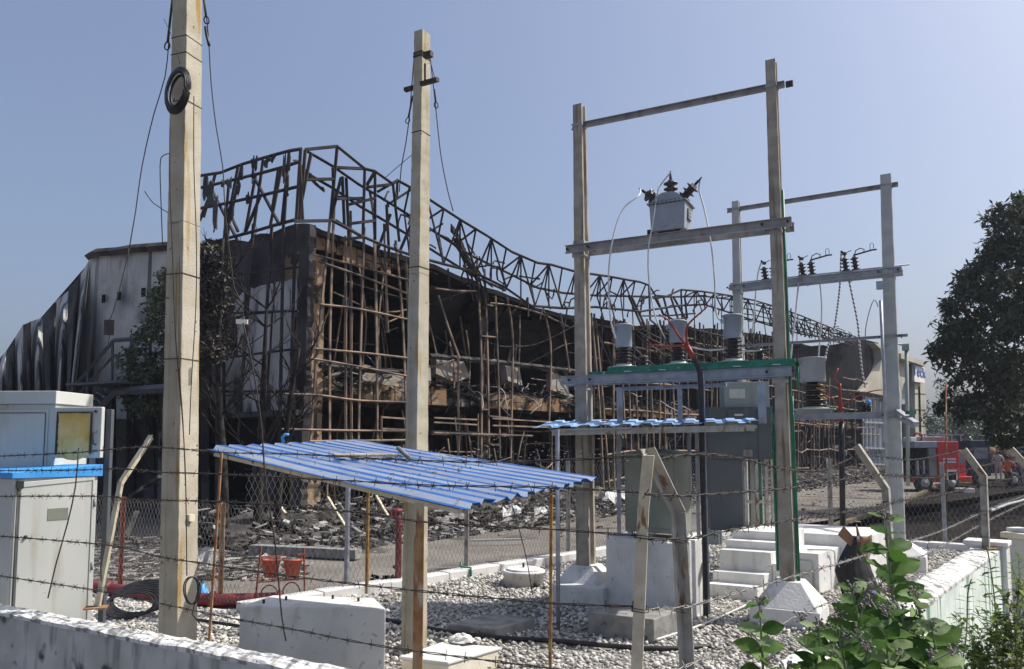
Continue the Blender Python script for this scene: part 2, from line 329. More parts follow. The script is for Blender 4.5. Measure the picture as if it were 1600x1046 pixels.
# real pebbles
def pebbles():
    rng = np.random.default_rng(4)
    poly = [F1+(F1-F0)*-.6, F1, F2, F3, WR1, CORNER+Vector((.1,.2,0)), WL0+wl_dir*1.4]
    poly = [(p.x, p.y) for p in poly]
    n = 120000; x = rng.uniform(-8, 14, n); y = rng.uniform(3, 19.5, n)
    inside = np.zeros(n, bool); j = len(poly)-1
    for i in range(len(poly)):
        xi, yi = poly[i]; xj, yj = poly[j]
        c = ((yi > y) != (yj > y)) & (x < (xj-xi)*(y-yi)/(yj-yi+1e-9)+xi); inside ^= c; j = i
    keep = inside & (np.abs(x/y) < .72) & (rng.random(n) < np.clip(1.25-(y-9)*.09, .45, 1))
    x, y = x[keep], y[keep]; n = len(x)
    ph = (1+5**.5)/2
    ico = np.array([(-1,ph,0),(1,ph,0),(-1,-ph,0),(1,-ph,0),(0,-1,ph),(0,1,ph),(0,-1,-ph),(0,1,-ph),(ph,0,-1),(ph,0,1),(-ph,0,-1),(-ph,0,1)])/1.902
    fc = np.array([(0,11,5),(0,5,1),(0,1,7),(0,7,10),(0,10,11),(1,5,9),(5,11,4),(11,10,2),(10,7,6),(7,1,8),(3,9,4),(3,4,2),(3,2,6),(3,6,8),(3,8,9),(4,9,5),(2,4,11),(6,2,10),(8,6,7),(9,8,1)])
    r = rng.uniform(.013, .030, n)*np.where(rng.random(n) < .12, 1.5, 1)*(1+.03*np.clip(y-8, 0, 8))
    v = ico[None]*rng.uniform(.72, 1.25, (n,12,1))
    v = v*np.stack([r*rng.uniform(.8,1.4,n), r*rng.uniform(.7,1.1,n), r*rng.uniform(.5,.85,n)],1)[:,None,:]
    a = rng.uniform(0, 6.28, n); b = rng.uniform(-.5,.5,n)
    ca, sa, cb, sb = np.cos(a)[:,None], np.sin(a)[:,None], np.cos(b)[:,None], np.sin(b)[:,None]
    X, Y, Z = v[...,0], v[...,1], v[...,2]
    X, Z = X*cb-Z*sb, X*sb+Z*cb
    X, Y = X*ca-Y*sa, X*sa+Y*ca
    hz = .012+rng.random(n)*.022+ .02*np.sin(x*1.7)*np.sin(y*1.3)
    V_ = np.stack([X+x[:,None], Y+y[:,None], Z+hz[:,None]+.006], -1).reshape(-1,3)
    Fc = (fc[None]+(np.arange(n)*12)[:,None,None]).reshape(-1,3)
    me = bpy.data.meshes.new('gravel'); me.vertices.add(len(V_)); me.vertices.foreach_set('co', V_.astype(np.float32).ravel())
    me.loops.add(Fc.size); me.loops.foreach_set('vertex_index', Fc.astype(np.int32).ravel())
    me.polygons.add(len(Fc)); me.polygons.foreach_set('loop_start', np.arange(0, Fc.size, 3, dtype=np.int32))
    me.update(calc_edges=True); me.validate()
    mt = bpy.data.materials.new('white_pebble'); mt.use_nodes = True; N = mt.node_tree.nodes; L = mt.node_tree.links
    ge = N.new('ShaderNodeNewGeometry'); rp = N.new('ShaderNodeValToRGB'); L.new(ge.outputs['Random Per Island'], rp.inputs[0])
    e = rp.color_ramp.elements; e[0].color = (.36,.34,.31,1); e[1].color = (.72,.70,.65,1)
    k = rp.color_ramp.elements.new(.25); k.color = (.42,.40,.36,1); k = rp.color_ramp.elements.new(.6); k.color = (.53,.51,.465,1)
    b_ = N['Principled BSDF']; b_.inputs['Roughness'].default_value = .9; b_.inputs['Specular IOR Level'].default_value = .1
    nz = N.new('ShaderNodeTexNoise'); nz.inputs['Scale'].default_value = .9; nz.inputs['Detail'].default_value = 5; L.new(ge.outputs['Position'], nz.inputs['Vector'])
    mr = N.new('ShaderNodeMapRange'); mr.inputs['From Min'].default_value = .44; mr.inputs['From Max'].default_value = .66; mr.inputs['To Max'].default_value = .62; L.new(nz.outputs['Fac'], mr.inputs['Value'])
    mx = N.new('ShaderNodeMix'); mx.data_type = 'RGBA'; L.new(mr.outputs[0], mx.inputs[0]); L.new(rp.outputs[0], mx.inputs[6]); mx.inputs[7].default_value = (.25,.225,.19,1); L.new(mx.outputs[2], b_.inputs[0])
    me.materials.append(mt); o = bpy.data.objects.new('gravel', me); COL.objects.link(o)
    tag(o, 'white crushed stone gravel covering the substation yard', 'gravel', kind='stuff')
pebbles()

# ---------------------------------------------------------------- barbed wire and its posts
def WLp(px, py, off=0.0): return PL(px, py, WL0-wl_out*off, wl_out)
def WRp(px, py, off=0.0): return PL(px, py, WR1-wr_out*off+wr_out*.145, wr_out)
def smooth_pts(pts, step=.1, sag=.0):
    out = []; n = len(pts)
    for i in range(n-1):
        p0 = pts[max(i-1,0)]; p1 = pts[i]; p2 = pts[i+1]; p3 = pts[min(i+2,n-1)]
        k = max(2, int((p2-p1).length/step))
        for j in range(k):
            t = j/k
            out.append(.5*((2*p1)+(p2-p0)*t+(2*p0-5*p1+4*p2-p3)*t*t+(3*p1-p0-3*p2+p3)*t**3))
    out.append(pts[-1]); return out
def barbed(pts, label, mat, seed, group='strands of barbed wire along the boundary wall', r=.0027):
    random.seed(seed); c = smooth_pts(pts, .03); m = MB()
    for s in (0, math.pi):
        q = []
        for i, p in enumerate(c):
            a = s+i*.55; t = (c[min(i+1,len(c)-1)]-c[max(i-1,0)]); u, v = perp(t); q.append(p+u*math.cos(a)*.0042+v*math.sin(a)*.0042)
        m.tube(q, r, 4, False)
    b = m; i = random.randint(1,3)
    while i < len(c)-1:
        t = (c[i+1]-c[i-1]).normalized(); u, v = perp(t); a = random.uniform(0, 6.28)
        for k in range(2):
            a += random.uniform(1.0,2.2); d = (u*math.cos(a)+v*math.sin(a)); e = t*random.uniform(-.5,.5)
            pc = c[i]+t*(k-.5)*.012
            b.tube([pc-(d-e)*.026, pc+(d+e)*.026], .0022, 3, False)
        for k in range(2): b.tube([c[i]+t*(k*.01-.012)+u*.006, c[i]+t*(k*.01-.004)+v*.006, c[i]+t*(k*.01-.012)-u*.006, c[i]+t*(k*.01-.004)-v*.006], .0022, 3, False)
        i += random.randint(3,5)
    o = m.build('barbed_wire', mat, origin=pts[0]); return tag(o, label, 'wire', group)
AO = .16   # inward offset of the cranked arms
L1 = [(-40,716),(0,713),(110,708),(223,699),(307,704),(360,708),(465,710),(630,719),(754,722),(880,719),(1004,712)]
L2 = [(-40,738),(0,736),(110,735),(190,733),(249,738),(360,742),(568,753),(671,759),(857,762),(1004,770)]
L3 = [(-40,777),(0,776),(165,776),(200,781),(306,783),(400,787),(550,800),(675,817),(857,827),(1002,838)]
L4 = [(-40,834),(0,838),(165,852),(249,870),(306,879),(465,902),(638,922),(853,942),(996,948)]
L5 = [(-40,890),(0,900),(151,923),(249,943),(360,966),(465,985),(597,1010),(853,1044),(990,1062)]
offs = [AO, AO*.6, 0.02, 0.02, 0.02]
nm = ['topmost', 'second from top', 'third from top', 'fourth from top', 'lowest']
for k, (l, of) in enumerate(zip((L1,L2,L3,L4,L5), offs)):
    barbed([WLp(x, y, of) for x, y in l], nm[k]+' barbed wire strand above the grey streaked wall', m_wire, 10+k)
R1 = [(1006,712),(1029,717),(1080,710),(1144,714),(1233,734),(1290,733),(1350,712),(1430,718),(1513,703),(1560,706),(1640,690)]
R2 = [(1008,772),(1067,775),(1144,770),(1233,763),(1300,752),(1372,742),(1463,746),(1535,728),(1600,715),(1640,708)]
R3 = [(1012,842),(1075,842),(1144,828),(1233,814),(1357,794),(1400,784),(1475,772),(1547,754),(1600,745),(1640,740)]
R4 = [(1018,952),(1067,949),(1101,941),(1233,903),(1335,873),(1400,852),(1475,828),(1547,795),(1600,775),(1640,760)]
R5 = [(1060,1046),(1140,1012),(1229,971),(1330,925),(1400,888),(1475,852),(1547,812),(1600,787),(1640,770)]
offs = [.34, .16, .03, .03, .03]
for k, (l, of) in enumerate(zip((R1,R2,R3,R4,R5), offs)):
    barbed([WRp(x, y, of) for x, y in l], nm[k]+' barbed wire strand above the mouldy white wall', m_wire if k < 3 else m_wire_lit, 20+k, 'strands of barbed wire over the right hand wall')
# a doubled strand and a rag-wrapped stretch
m = MB(); c = smooth_pts([WRp(x, y, .02) for x, y in [(1549,798),(1575,788),(1600,781),(1640,766)]], .02); random.seed(3)
m.tube(c, [.014+random.uniform(-.005,.006) for _ in c], 7)
tag(m.build('wire_wrapping', m_conc_grey), 'fuzzy pale fibre wrapped round the barbed wire right of the cranked post', 'wrapping')

def crank_post(pxb, pyb, pxm, pym, pxt, pyt, Yb, Yt, w, mat, label, base_z=WT, e1=None, e2=None, plate=True):
    b = P(pxb, pyb, Yb); b.z = base_z; mid = P(pxm, pym, Yb); top = P(pxt, pyt, Yt)
    t = thing('fence_post', b, label, 'fence post', 'cranked iron posts holding the barbed wire')
    e1 = e1 or wl_dir; e2 = e2 or -wl_out
    m = MB(); m.angle_bar(b, mid, w, .006, e1, e2); m.build('upright', mat, t)
    m = MB(); m.angle_bar(mid+Vector((0,0,-.004)), top, w, .006, e1, (top-mid).cross(e1).normalized()*(-1 if (top-mid).cross(e1).dot(e2) < 0 else 1)); m.build('arm', mat, t)
    if plate:
        m = MB(); m.box(b+UP*.004+e1*w*.5, (.15,.11,.012), .3); m.build('base_plate', m_rust, t)
    m = MB()
    for f in (.15,.5,.85):
        c = b.lerp(mid, f)+e1*w*.5+e2*w*.3
        for z in (0,.012): m.tube([c+Vector((math.cos(a)*w*.75, math.sin(a)*w*.75, z+.003*math.sin(a*2))) for a in [k*math.pi/5 for k in range(11)]], .0022, 4, False)
    m.build('wire_tie', m_wire, t); return t
crank_post(147, 948, 184, 752, 232, 680, 5.83, 6.02, .050, m_cream, 'cream cranked iron post on the wall beside the pale cabinet')
crank_post(982, 1075, 996, 792, 1004, 712, 3.52, 3.46, .054, m_cream, 'rusty cream iron post of the corner pair, upright left leg')
crank_post(1073, 1075, 1056, 800, 1008, 702, 3.62, 3.52, .052, m_greyang, 'grey iron post of the corner pair with arm leaning left', e1=-wr_dir, e2=wr_out)
crank_post(1402, 918, 1391, 762, 1344, 694, 6.45, 6.35, .066, m_greyang, 'grey cranked iron post rising out of the leafy weeds', e1=wr_dir*-1, e2=-wr_out)
crank_post(1547, 848, 1543, 742, 1511, 700, 9.15, 9.1, .085, m_greyang, 'grey cranked iron post near the white wall pillar', e1=-wr_dir, e2=-wr_out)
crank_post(1640, 838, 1625, 742, 1584, 699, 10.2, 10.1, .095, m_greyang, 'grey cranked post whose arm enters at the right edge', base_z=.9, e1=-wr_dir, e2=-wr_out)
# thin rods propping the wires
for px0, py0, px1, py1, Y, lab, mt in ((326,978,344,706,5.55,'thin brown iron rod standing by the front wall under the blue roof edge',m_rust),
                                       (857,1046,859,772,4.35,'thin ochre rusted rod standing in front of the gravel',m_ochre)):
    b = P(px0, py0, Y); t_ = P(px1, py1, Y)
    b2 = b-(t_-b)*(b.z/(t_.z-b.z)) if b.z > 0 else b
    m = MB(); m.angle_bar(b2, t_, .022 if Y > 5 else .018, .005, wl_dir, -wl_out); tag(m.build('iron_rod', mt, origin=b2), lab, 'rod', 'thin rods along the front wall')

# ---------------------------------------------------------------- chain link fence
def chain(a, b, h, label, posts, pmat, pitch=.075, z0=.14):
    t = thing('chain_link_fence', a, label, 'fence'); d = (b-a); L_ = d.length; d = d.normalized(); m = MB()
    n = int(L_/pitch); kz = int((h-z0)/pitch)
    nrm = Vector((d.y,-d.x,0))
    for i in range(-0, n):
        pts = []
        for k in range(kz+1):
            off = pitch*(.5 if k % 2 else -.02)*1.02
            pts.append(a+d*(i*pitch+off+pitch*.25)+UP*(z0+k*pitch)+nrm*(.003 if k % 2 else -.003))
        m.tube(pts, .0026, 3, False)
        pts = [a+d*(i*pitch+pitch*(1.0-(.5 if k % 2 else -.02)*1.02)+pitch*.25)+UP*(z0+k*pitch) for k in range(kz+1)]
        m.tube(pts, .0026, 3, False)
    m.build('wire_mesh', m_wire_lit, t)
    m = MB()
    for z in (z0, (z0+h)/2, h-.01): m.tube([a+UP*z, b+UP*z], .003, 4)
    m.build('line_wire', m_wire, t)
    for p, hh, ww, mt in posts:
        m = MB(); p = Vector(p); m.angle_bar(p+UP*.02, p+UP*hh, ww, .007, d, nrm); m.build('post', mt, t)
    return t
chain(F0, F1, 1.42, 'low chain link fence with red posts beside the tall left pole', [(G(188,923), 1.42, .05, m_rustred), (G(344,949), 1.42, .05, m_rust)], None)
chain(F1, F2, 1.9, 'chain link fence with grey posts on the white kerb facing the burnt hall',
      [(G(537,930), 2.0, .085, m_galv), (G(570,932), 1.9, .06, m_ochre), (G(725,900), 1.9, .10, m_greyang), (G(885,874), 1.95, .10, m_greyang), (F2, 2.0, .09, m_galv), (G(1000,852), 1.9, .08, m_greyang)], None, pitch=.085)
chain(F2, F3, 1.9, 'chain link fence with thin grey posts before the black burnt soil',
      [(G(1297,845), 1.9, .09, m_greyang), (G(1475,857), 1.85, .07, m_galv), (G(1212,832)+Vector((0,0,0)), 1.8, .06, m_greyang)], None, pitch=.10)
m = MB(); p = G(725,904); m.tube([p+Vector((-.05,-.05,.28)), p+Vector((-.05,-.05,.2)), p+Vector((.12,-.1,.19)), p+Vector((.12,-.14,.02))], .022, 6)
tag(m.build('earthing_strip', m_green), 'short green earthing strip bent over the white kerb', 'earthing strip')
ANG = math.atan2(-.49,.87)
# ---------------------------------------------------------------- tall poles
RECT = [(-.5,-.5),(.5,-.5),(.5,.5),(-.5,.5)]
def rect(a, b): return [(-a/2,-b/2),(a/2,-b/2),(a/2,b/2),(-a/2,b/2)]
def isec(a, b, fl, dp):   # a along U, b along V; recess in the +-U faces between flanges
    return [(-a/2,-b/2),(a/2,-b/2),(a/2,-b/2+fl),(a/2-dp,-b/2+fl*1.5),(a/2-dp,b/2-fl*1.5),(a/2,b/2-fl),(a/2,b/2),(-a/2,b/2),(-a/2,b/2-fl),(-a/2+dp,b/2-fl*1.5),(-a/2+dp,-b/2+fl*1.5),(-a/2,-b/2+fl)]
def rough_pole(m, poly, a, b, s1, ang, n=60, amp=.003, seed=1):
    random.seed(seed); a = Vector(a); b = Vector(b); M3 = Matrix.Rotation(ang, 3, 'Z'); k = len(poly); vs = []; fs = []
    for i in range(n+1):
        t = i/n; s = 1+(s1-1)*t; c = a.lerp(b, t)
        for x, y in poly:
            vs.append(c+M3@Vector((x*s+random.uniform(-amp,amp), y*s+random.uniform(-amp,amp), 0)))
    for i in range(n):
        for j in range(k): fs.append((i*k+j, i*k+(j+1) % k, (i+1)*k+(j+1) % k, (i+1)*k+j))
    fs.append(tuple(range(k-1,-1,-1))); fs.append(tuple(n*k+j for j in range(k)))
    m.add(vs, fs)
def strap(m, c, a, b, ang, h=.05, t=.006, up=0):
    M3 = Matrix.Rotation(ang, 3, 'Z'); c = Vector(c)
    for x, y, sx, sy in ((0,-b/2-t/2,a+2*t,t),(0,b/2+t/2,a+2*t,t),(-a/2-t/2,0,t,b-.001),(a/2+t/2,0,t,b-.001)):
        m.box(c+M3@Vector((x,y,0)), (sx,sy,h), ang)
# P1
b1 = Vector(((278-800)/1200*6.15, 6.15, 0)); d1 = P(293, 0, 6.15)-P(278, 960, 6.15); b1 = P(278,960,6.15)-d1*(P(278,960,6.15).z/d1.z); t1 = b1+d1*(7.4/d1.z)
T1 = thing('utility_pole', b1, 'tall pale concrete pole carrying a coil of black cable, rising out of the top edge', 'utility pole', 'rectangular concrete poles')
ANG1 = R(-19); m = MB()
def slot(a, b, dp=.018): return [(-a/2,-b/2),(-a*.26,-b/2),(-a*.22,-b/2+dp),(a*.14,-b/2+dp),(a*.18,-b/2),(a/2,-b/2),(a/2,b/2),(-a/2,b/2)]
def slotted(m, a, b, b0, t0, s1, ang, zc, seed):
    mid = b0.lerp(t0, zc); sm = 1+(s1-1)*zc
    rough_pole(m, slot(a,b), b0, mid, sm, ang, 50, .0022, seed)
    rough_pole(m, rect(a*sm,b*sm), mid-(t0-b0).normalized()*.0, t0, s1/sm, ang, 45, .0022, seed+1)
slotted(m, .19, .225, b1, t1, .74, ANG1, P(0,352,6.15).z/t1.z, 3); m.build('shaft', m_conc_pole, T1, bevel=.008)
def on(b, t, py, Y):  # point on the pole axis at an image row
    z = P(0, py, Y).z; return b+(t-b)*(z/(t.z))
m = MB()
for py, s_ in ((66,.74),(92,.75),(165,.77),(432,.86),(563,.92)):
    c = on(b1, t1, py, 6.15); k = 1-.28*c.z/t1.z; strap(m, c, .19*k, .225*k, ANG1, .008, .004)
m.build('tie_wire', m_wire, T1)
m = MB(); c = on(b1, t1, 700, 6.15); m.box(c+Vector((.10,-.02,-.55)), (.06,.05,.05), ANG); m.build('step_bolt', m_plinth, T1)
# black cable coil hung on P1
cc = P(277, 141, 5.90); m = MB(); random.seed(8); pts = []
ax = Vector((1,-.1,0)).normalized()
for i in range(15*28+1):
    a = 2*math.pi*i/28; j = i//28; rr = .125+.072*((j*7) % 5)/5+random.uniform(-.004,.004); off = ((j*3) % 5-2)*.010
    pts.append(cc+ax*(math.cos(a)*rr*.62+.012*math.sin(a))+UP*math.sin(a)*rr*1.02+Vector((0,-1,0))*(off+.03*math.cos(a)))
m.tube(pts, .0105, 5); tag(m.build('cable_coil', m_black), 'thick black cable coil hanging high on the tall pale pole', 'cable coil')
# P2
base2 = P(652, 1020, 8.3); base2.z = 0; base2 = Vector(((650-800)/1200*8.28, 8.3, 0)); top2 = P(660, 52, 8.3)
T2 = thing('utility_pole', base2, 'pale concrete pole behind the blue corrugated roof with rough white side', 'utility pole', 'rectangular concrete poles')
m = MB(); slotted(m, .175, .235, base2, top2, .66, ANG, P(0,430,8.3).z/top2.z, 6); m.build('shaft', m_conc_pole, T2, bevel=.008)
m = MB()
for py in (86, 88, 92, 420, 210):
    c = on(base2, top2, py, 8.3); c = base2+(top2-base2)*(P(0,py,8.3).z/top2.z); k = 1-.34*c.z/top2.z; strap(m, c, .175*k, .235*k, ANG, .010 if py != 92 else .03, .004)
m.build('tie_wire', m_wire, T2)
m = MB(); c = P(671, 128, 8.1); m.box(c, (.22,.06,.045), ANG, Matrix.Rotation(.25,3,'X')); m.box(P(640,139,8.35), (.13,.05,.04), ANG); m.box(P(669,86,8.15),(.10,.06,.06),ANG)
m.build('clamp', m_wire, T2)
m = MB(); m.bar(P(664,100,8.15), P(664,130,8.15), .02); m.bar(P(672,95,8.15), P(680,126,8.15), .008); m.build('stay_bracket', m_wire, T2)

# hanging wires on P1 and P2
def wire(pxs, Y, r, name, label, cat='wire', mat=None, group=None, n=5, step=.12):
    pts = [P(x, y, Y if not isinstance(Y, (list, tuple)) else Y[i]) for i, (x, y) in enumerate(pxs)]
    m = MB(); m.tube(smooth_pts(pts, step), r, n); o = m.build(name, mat or m_wire, origin=pts[0]); return tag(o, label, cat, group)
def insul_link(px, py, Y, px2, py2, par=None):
    m = MB(); a = P(px, py, Y); b = P(px2, py2, Y); m.tube([a, b], .012, 6); m.lathe([(.012,0),(.022,.01),(.022,.05),(.012,.06)], b, (a-b)); return m
gw = 'loose black wires hanging from the tall poles'
wire([(270,-20),(264,62),(258,120),(240,180),(222,260),(212,330),(202,388)], 6.2, .0045, 'service_wire', 'loose black wire curving down left of the tall pale pole from its top', 'wire', None, gw)
wire([(317,-20),(322,20),(326,60),(330,130),(338,200),(348,260),(352,330),(362,420),(366,450),(378,475),(380,505)], 6.3, .005, 'service_wire', 'loose black wire hanging right of the tall pale pole down past the burnt wall', 'wire', None, gw)
wire([(266,240),(254,244),(250,260),(252,330),(254,383)], 6.1, .004, 'service_wire', 'short hooked black wire sticking out left of the tall pale pole', 'wire', None, gw)
wire([(263,333),(240,318),(229,304),(226,299)], 6.1, .0035, 'service_wire', 'tiny curled wire end left of the tall pale pole', 'wire', None, gw)
wire([(281,100),(270,60),(256,30)], 5.95, .003, 'service_wire', 'thin wire crossing the tall pole above the cable coil', 'wire', None, gw)
wire([(266,185),(266,300),(270,400),(274,520),(284,640),(289,720),(291,800),(292,900)], 5.93, .0045, 'service_wire', 'thin dark wire running down the shaded left face of the tall pale pole', 'wire', None, gw)
wire([(303,150),(303,260),(307,380),(306,480),(299,600),(296,680)], 5.98, .004, 'service_wire', 'thin dark wire running down the sunlit face of the tall pale pole', 'wire', None, gw)
wire([(281,400),(280,560),(286,660),(290,760)], 5.93, .004, 'service_wire', 'second thin wire down the shaded face of the tall pale pole', 'wire', None, gw)
wire([(380,505),(388,540),(398,590),(408,660),(416,760),(430,850),(440,960),(447,1002)], 5.4, .006, 'service_wire', 'long slack black wire dropping past the burnt wall to the white block', 'wire', None, gw)
wire([(123,700),(118,760),(105,820),(88,880),(75,935)], 5.6, .005, 'service_wire', 'slack black wire hanging across the pale cabinets', 'wire', None, gw)
wire([(647,90),(643,140),(640,180),(634,225),(627,262),(624,300)], 8.3, .006, 'service_wire', 'black stay wire hanging left of the pole behind the blue roof', 'wire', None, gw)
wire([(672,88),(679,150),(684,200),(690,250),(700,300),(708,330)], 8.2, .006, 'service_wire', 'black stay wire hanging right of the pole behind the blue roof', 'wire', None, gw)
wire([(646,240),(620,262),(602,278)], 8.3, .004, 'service_wire', 'thin slack wire leaving the left side of the second pole', 'wire', None, gw)
wire([(800,790),(812,830),(824,880),(832,930)], 6.0, .004, 'service_wire', 'thin black wire dangling from the right end of the blue roof', 'wire', None, gw)
for px, py, Y, px2, py2, lab in ((270,-5,6.2,262,66,'iron turnbuckle on the wire left of the tall pole'),(318,-5,6.3,322,26,'iron turnbuckle on the wire right of the tall pole'),
                            (645,150,8.3,638,184,'iron eye link on the wire left of the second pole'),(679,140,8.2,681,160,'iron eye link on the wire right of the second pole')):
    m = MB(); a = P(px, py, Y); b = P(px2, py2, Y); m.tube([a, b], .010, 6)
    c = b; d = (b-a).normalized(); s_ = Vector((1,0,0))
    m.tube([c+d*(.035-.035*math.cos(k*math.pi/5))+s_*.022*math.sin(k*math.pi/5) for k in range(11)], .006, 5)
    tag(m.build('turnbuckle', m_wire), lab, 'turnbuckle')
wire([(321,42),(323,55),(327,72)], 6.3, .013, 'cable_splice', 'thick taped splice in the wire right of the tall pole', 'splice', m_black)
# small tagged plate on the hanging wire and a lantern-like box
m = MB(); c = P(171, 512, 8.0); m.box(c, (.10,.03,.16), .2); bx = m.build('hanging_box', m_sootwall); tag(bx, 'small dark box hanging on a wire before the buckled sheets', 'box')
wire([(202,388),(190,440),(176,490),(171,500)], 8.0, .005, 'service_wire', 'wire slanting down to the small dark hanging box', 'wire', None, gw)
wire([(171,524),(168,545),(160,575),(150,610)], 8.0, .005, 'service_wire', 'wire end below the small dark hanging box', 'wire', None, gw)
m = MB(); m.box(P(378, 503, 6.2), (.09,.03,.035), .2); tag(m.build('cable_tag', m_plinth), 'small pale tag tied to the slack wire before the burnt wall', 'tag')

# ---------------------------------------------------------------- H frames
def pedestal(p, w=.85, label='', t2=None, h=.22, h2=.30):
    t = t2; m = MB(); m.box(p+UP*h/2, (w,w,h), ANG); 
    M3 = Matrix.Rotation(ANG, 3, 'Z'); q = []
    for s, z in ((w*.5-.02, h+.001), (.17, h+h2)):
        for x, y in ((-1,-1),(1,-1),(1,1),(-1,1)): q.append(p+M3@Vector((x*s,y*s,z)))
    m.hexa(q); return m.build('footing', m_white, t, bevel=.01)
def hpole(px0, py0, Y, px1, py1, w0, mat, label, group, footing=True, fw=.85, fh=.22, fh2=.3):
    top = P(px1, py1, Y); bot = P(px0, py0, Y); b = bot-(top-bot)*(bot.z/(top.z-bot.z))
    t = thing('frame_pole', b, label, 'pole', group); m = MB()
    rough_pole(m, isec(w0*.86, w0*1.12, w0*.26, w0*.2), b, top, .68, ANG, 60, .002, int(px0)); m.build('shaft', mat, t, bevel=.004)
    if footing: pedestal(b, fw, t2=t, h=fh, h2=fh2)
    return t, b, top
gh = 'concrete poles of the two switching frames'
YA, YB, YC, YD = 11.1, 9.85, 15.2, 13.8
TA, bA, tA = hpole(916, 890, YA, 905.5, 166, .235, m_conc_post, 'brown concrete pole at the left end of the near switching frame', gh, True, .8)
TB, bB, tB = hpole(1233, 920, YB, 1205, 97, .215, m_conc_post, 'brown concrete pole with green pipes at the right of the near frame', gh, True, .82)
TC, bC, tC = hpole(1158, 700, YC, 1150, 316, .235, m_conc_grey, 'grey concrete pole at the left end of the far switching frame', gh, False)
TD, bD, tD = hpole(1403, 860, YD, 1384, 275, .300, m_conc_grey, 'grey concrete pole at the right end of the far switching frame', gh, True, .9, .32, .2)
def ax(b, t, z): return b+(t-b)*(z/t.z)
FR = (tB-tA); FR.z = 0; FR.normalize(); FN = Vector((FR.y, -FR.x, 0))     # FN points to the camera side
def zrow(py, Y): return P(0, py, Y).z
def beam_pair(name, label, bL, tL, YL, pyL, bR, tR, YR, pyR, ovL, ovR, h, dep, gap, mat, group, single=False, parent=None):
    zl = zrow(pyL, YL); zr = zrow(pyR, YR); z = (zl+zr)/2
    a = ax(bL, tL, z); b = ax(bR, tR, z); a.z = b.z = z
    d = (b-a).normalized(); n = Vector((d.y,-d.x,0)); a = a-d*ovL; b = b+d*ovR
    t = thing(name, (a+b)/2, label, 'beam', group)
    for s in ((1,) if single else (1,-1)):
        m = MB(); m.channel(a+n*s*gap, b+n*s*gap, h, dep, .007, n*s); m.build('channel', mat, t)
    if gap > .05:
        m = MB()
        for c in (ax(bL,tL,z), ax(bR,tR,z)):
            for s in (-1,1): 
                p = Vector((c.x,c.y,z))+d*s*.16; m.tube([p-n*(gap+.06), p+n*(gap+.06)], .010, 6); m.lathe([(.02,0),(.02,.016)], p+n*(gap+.05), n, 6)
        m.build('bolt', m_wire, t)
    return t, a, b, d, n, z
gb = 'steel crossbeams of the switching frames'
BT = beam_pair('crossbeam', 'thin steel bar joining the near frame pole tops', bA,tA,YA,198, bB,tB,YB,137, .12,.16, .085,.05,.0, m_beam, gb, True)
BM = beam_pair('crossbeam', 'heavy double channel beam carrying the grey tank with three bushings', bA,tA,YA,392, bB,tB,YB,353, .20,.20, .115,.055,.115, m_beam, gb)
BL = beam_pair('crossbeam', 'bolted grey channel beam below the row of three capped insulators', bA,tA,YA,596, bB,tB,YB,581, .30,.14, .125,.055,.115, m_galv, gb)
BT2 = beam_pair('crossbeam', 'thin steel bar joining the far frame pole tops', bC,tC,YC,325, bD,tD,YD,295, .18,.2, .085,.05,.0, m_beam, gb, True)
BM2 = beam_pair('crossbeam', 'channel beam of the far frame carrying three open switches', bC,tC,YC,450, bD,tD,YD,427, .14,.22, .11,.05,.12, m_galv, gb)
BL2 = beam_pair('crossbeam', 'low channel beam of the far frame below the big grey bushing', bC,tC,YC,654, bD,tD,YD,648, .2,.06, .11,.05,.14, m_galv, gb)
BU2 = beam_pair('crossbeam', 'slim bar of the far frame above the big grey bushing', bC,tC,YC,543, bD,tD,YD,527, .0,.28, .05,.04,.12, m_galv, gb, True)
# pole straps
for t, b, tp, zs, w in ((TA,bA,tA,(BT[5],BM[5]+.1,BM[5]-.1,BL[5]-.12),.235),(TB,bB,tB,(BT[5],BM[5]-.1,BL[5]-.12),.215),(TD,bD,tD,(BT2[5],BM2[5]-.1),.3),(TC,bC,tC,(BT2[5],BM2[5]-.1),.235)):
    m = MB()
    for z in zs:
        c = ax(b,tp,z); k = 1-.32*z/tp.z; strap(m, c, w*.86*k+.004, w*1.12*k+.004, ANG, .045, .006)
    m.build('strap', m_beam, t)
m = MB(); m.box(tB*1+Vector((0,0,0))-Vector((0,0,tB.z-BT[5]))+FR*.22, (.09,.05,.07), ANG); m.build('bracket', m_wire, BT[0])

def insulator(m, base, axis, n, r, rs, ph, cap=None):    # ribbed porcelain
    prof = [(r*.8,0)]
    for i in range(n):
        z = i*ph; prof += [(r, z+ph*.1), (rs, z+ph*.35), (rs*.97, z+ph*.45), (r, z+ph*.6)]
    prof.append((r*.8, n*ph)); m.lathe(prof, base, axis, 16)
# voltage transformer tank on the heavy beam
d, n, z = BM[3], BM[4], BM[5]
tc = PL(1049, 350, (BM[1]+BM[2])/2, n); 
c0 = Vector((tc.x, tc.y, z+.0575)); T = thing('transformer_tank', c0, 'small grey steel tank with three bushings sitting on the heavy beam', 'transformer')
ang = math.atan2(d.y, d.x); S = .40
m = MB(); bw, bd_, bh = .50, .44, .37
M3 = Matrix.Rotation(ang, 3, 'Z')
q = [c0+M3@Vector((x*bw/2*.93, y*bd_/2*.93, .03)) for x, y in ((-1,-1),(1,-1),(1,1),(-1,1))]+[c0+M3@Vector((x*bw/2, y*bd_/2, .03+bh)) for x, y in ((-1,-1),(1,-1),(1,1),(-1,1))]
m.hexa(q); m.build('tank', m_tank, T, bevel=.01)
m = MB(); m.box(c0+M3@Vector((0,0,.411)), (bw+.06,bd_+.05,.018), ang); m.build('flange', m_cab_side, T, bevel=.004)
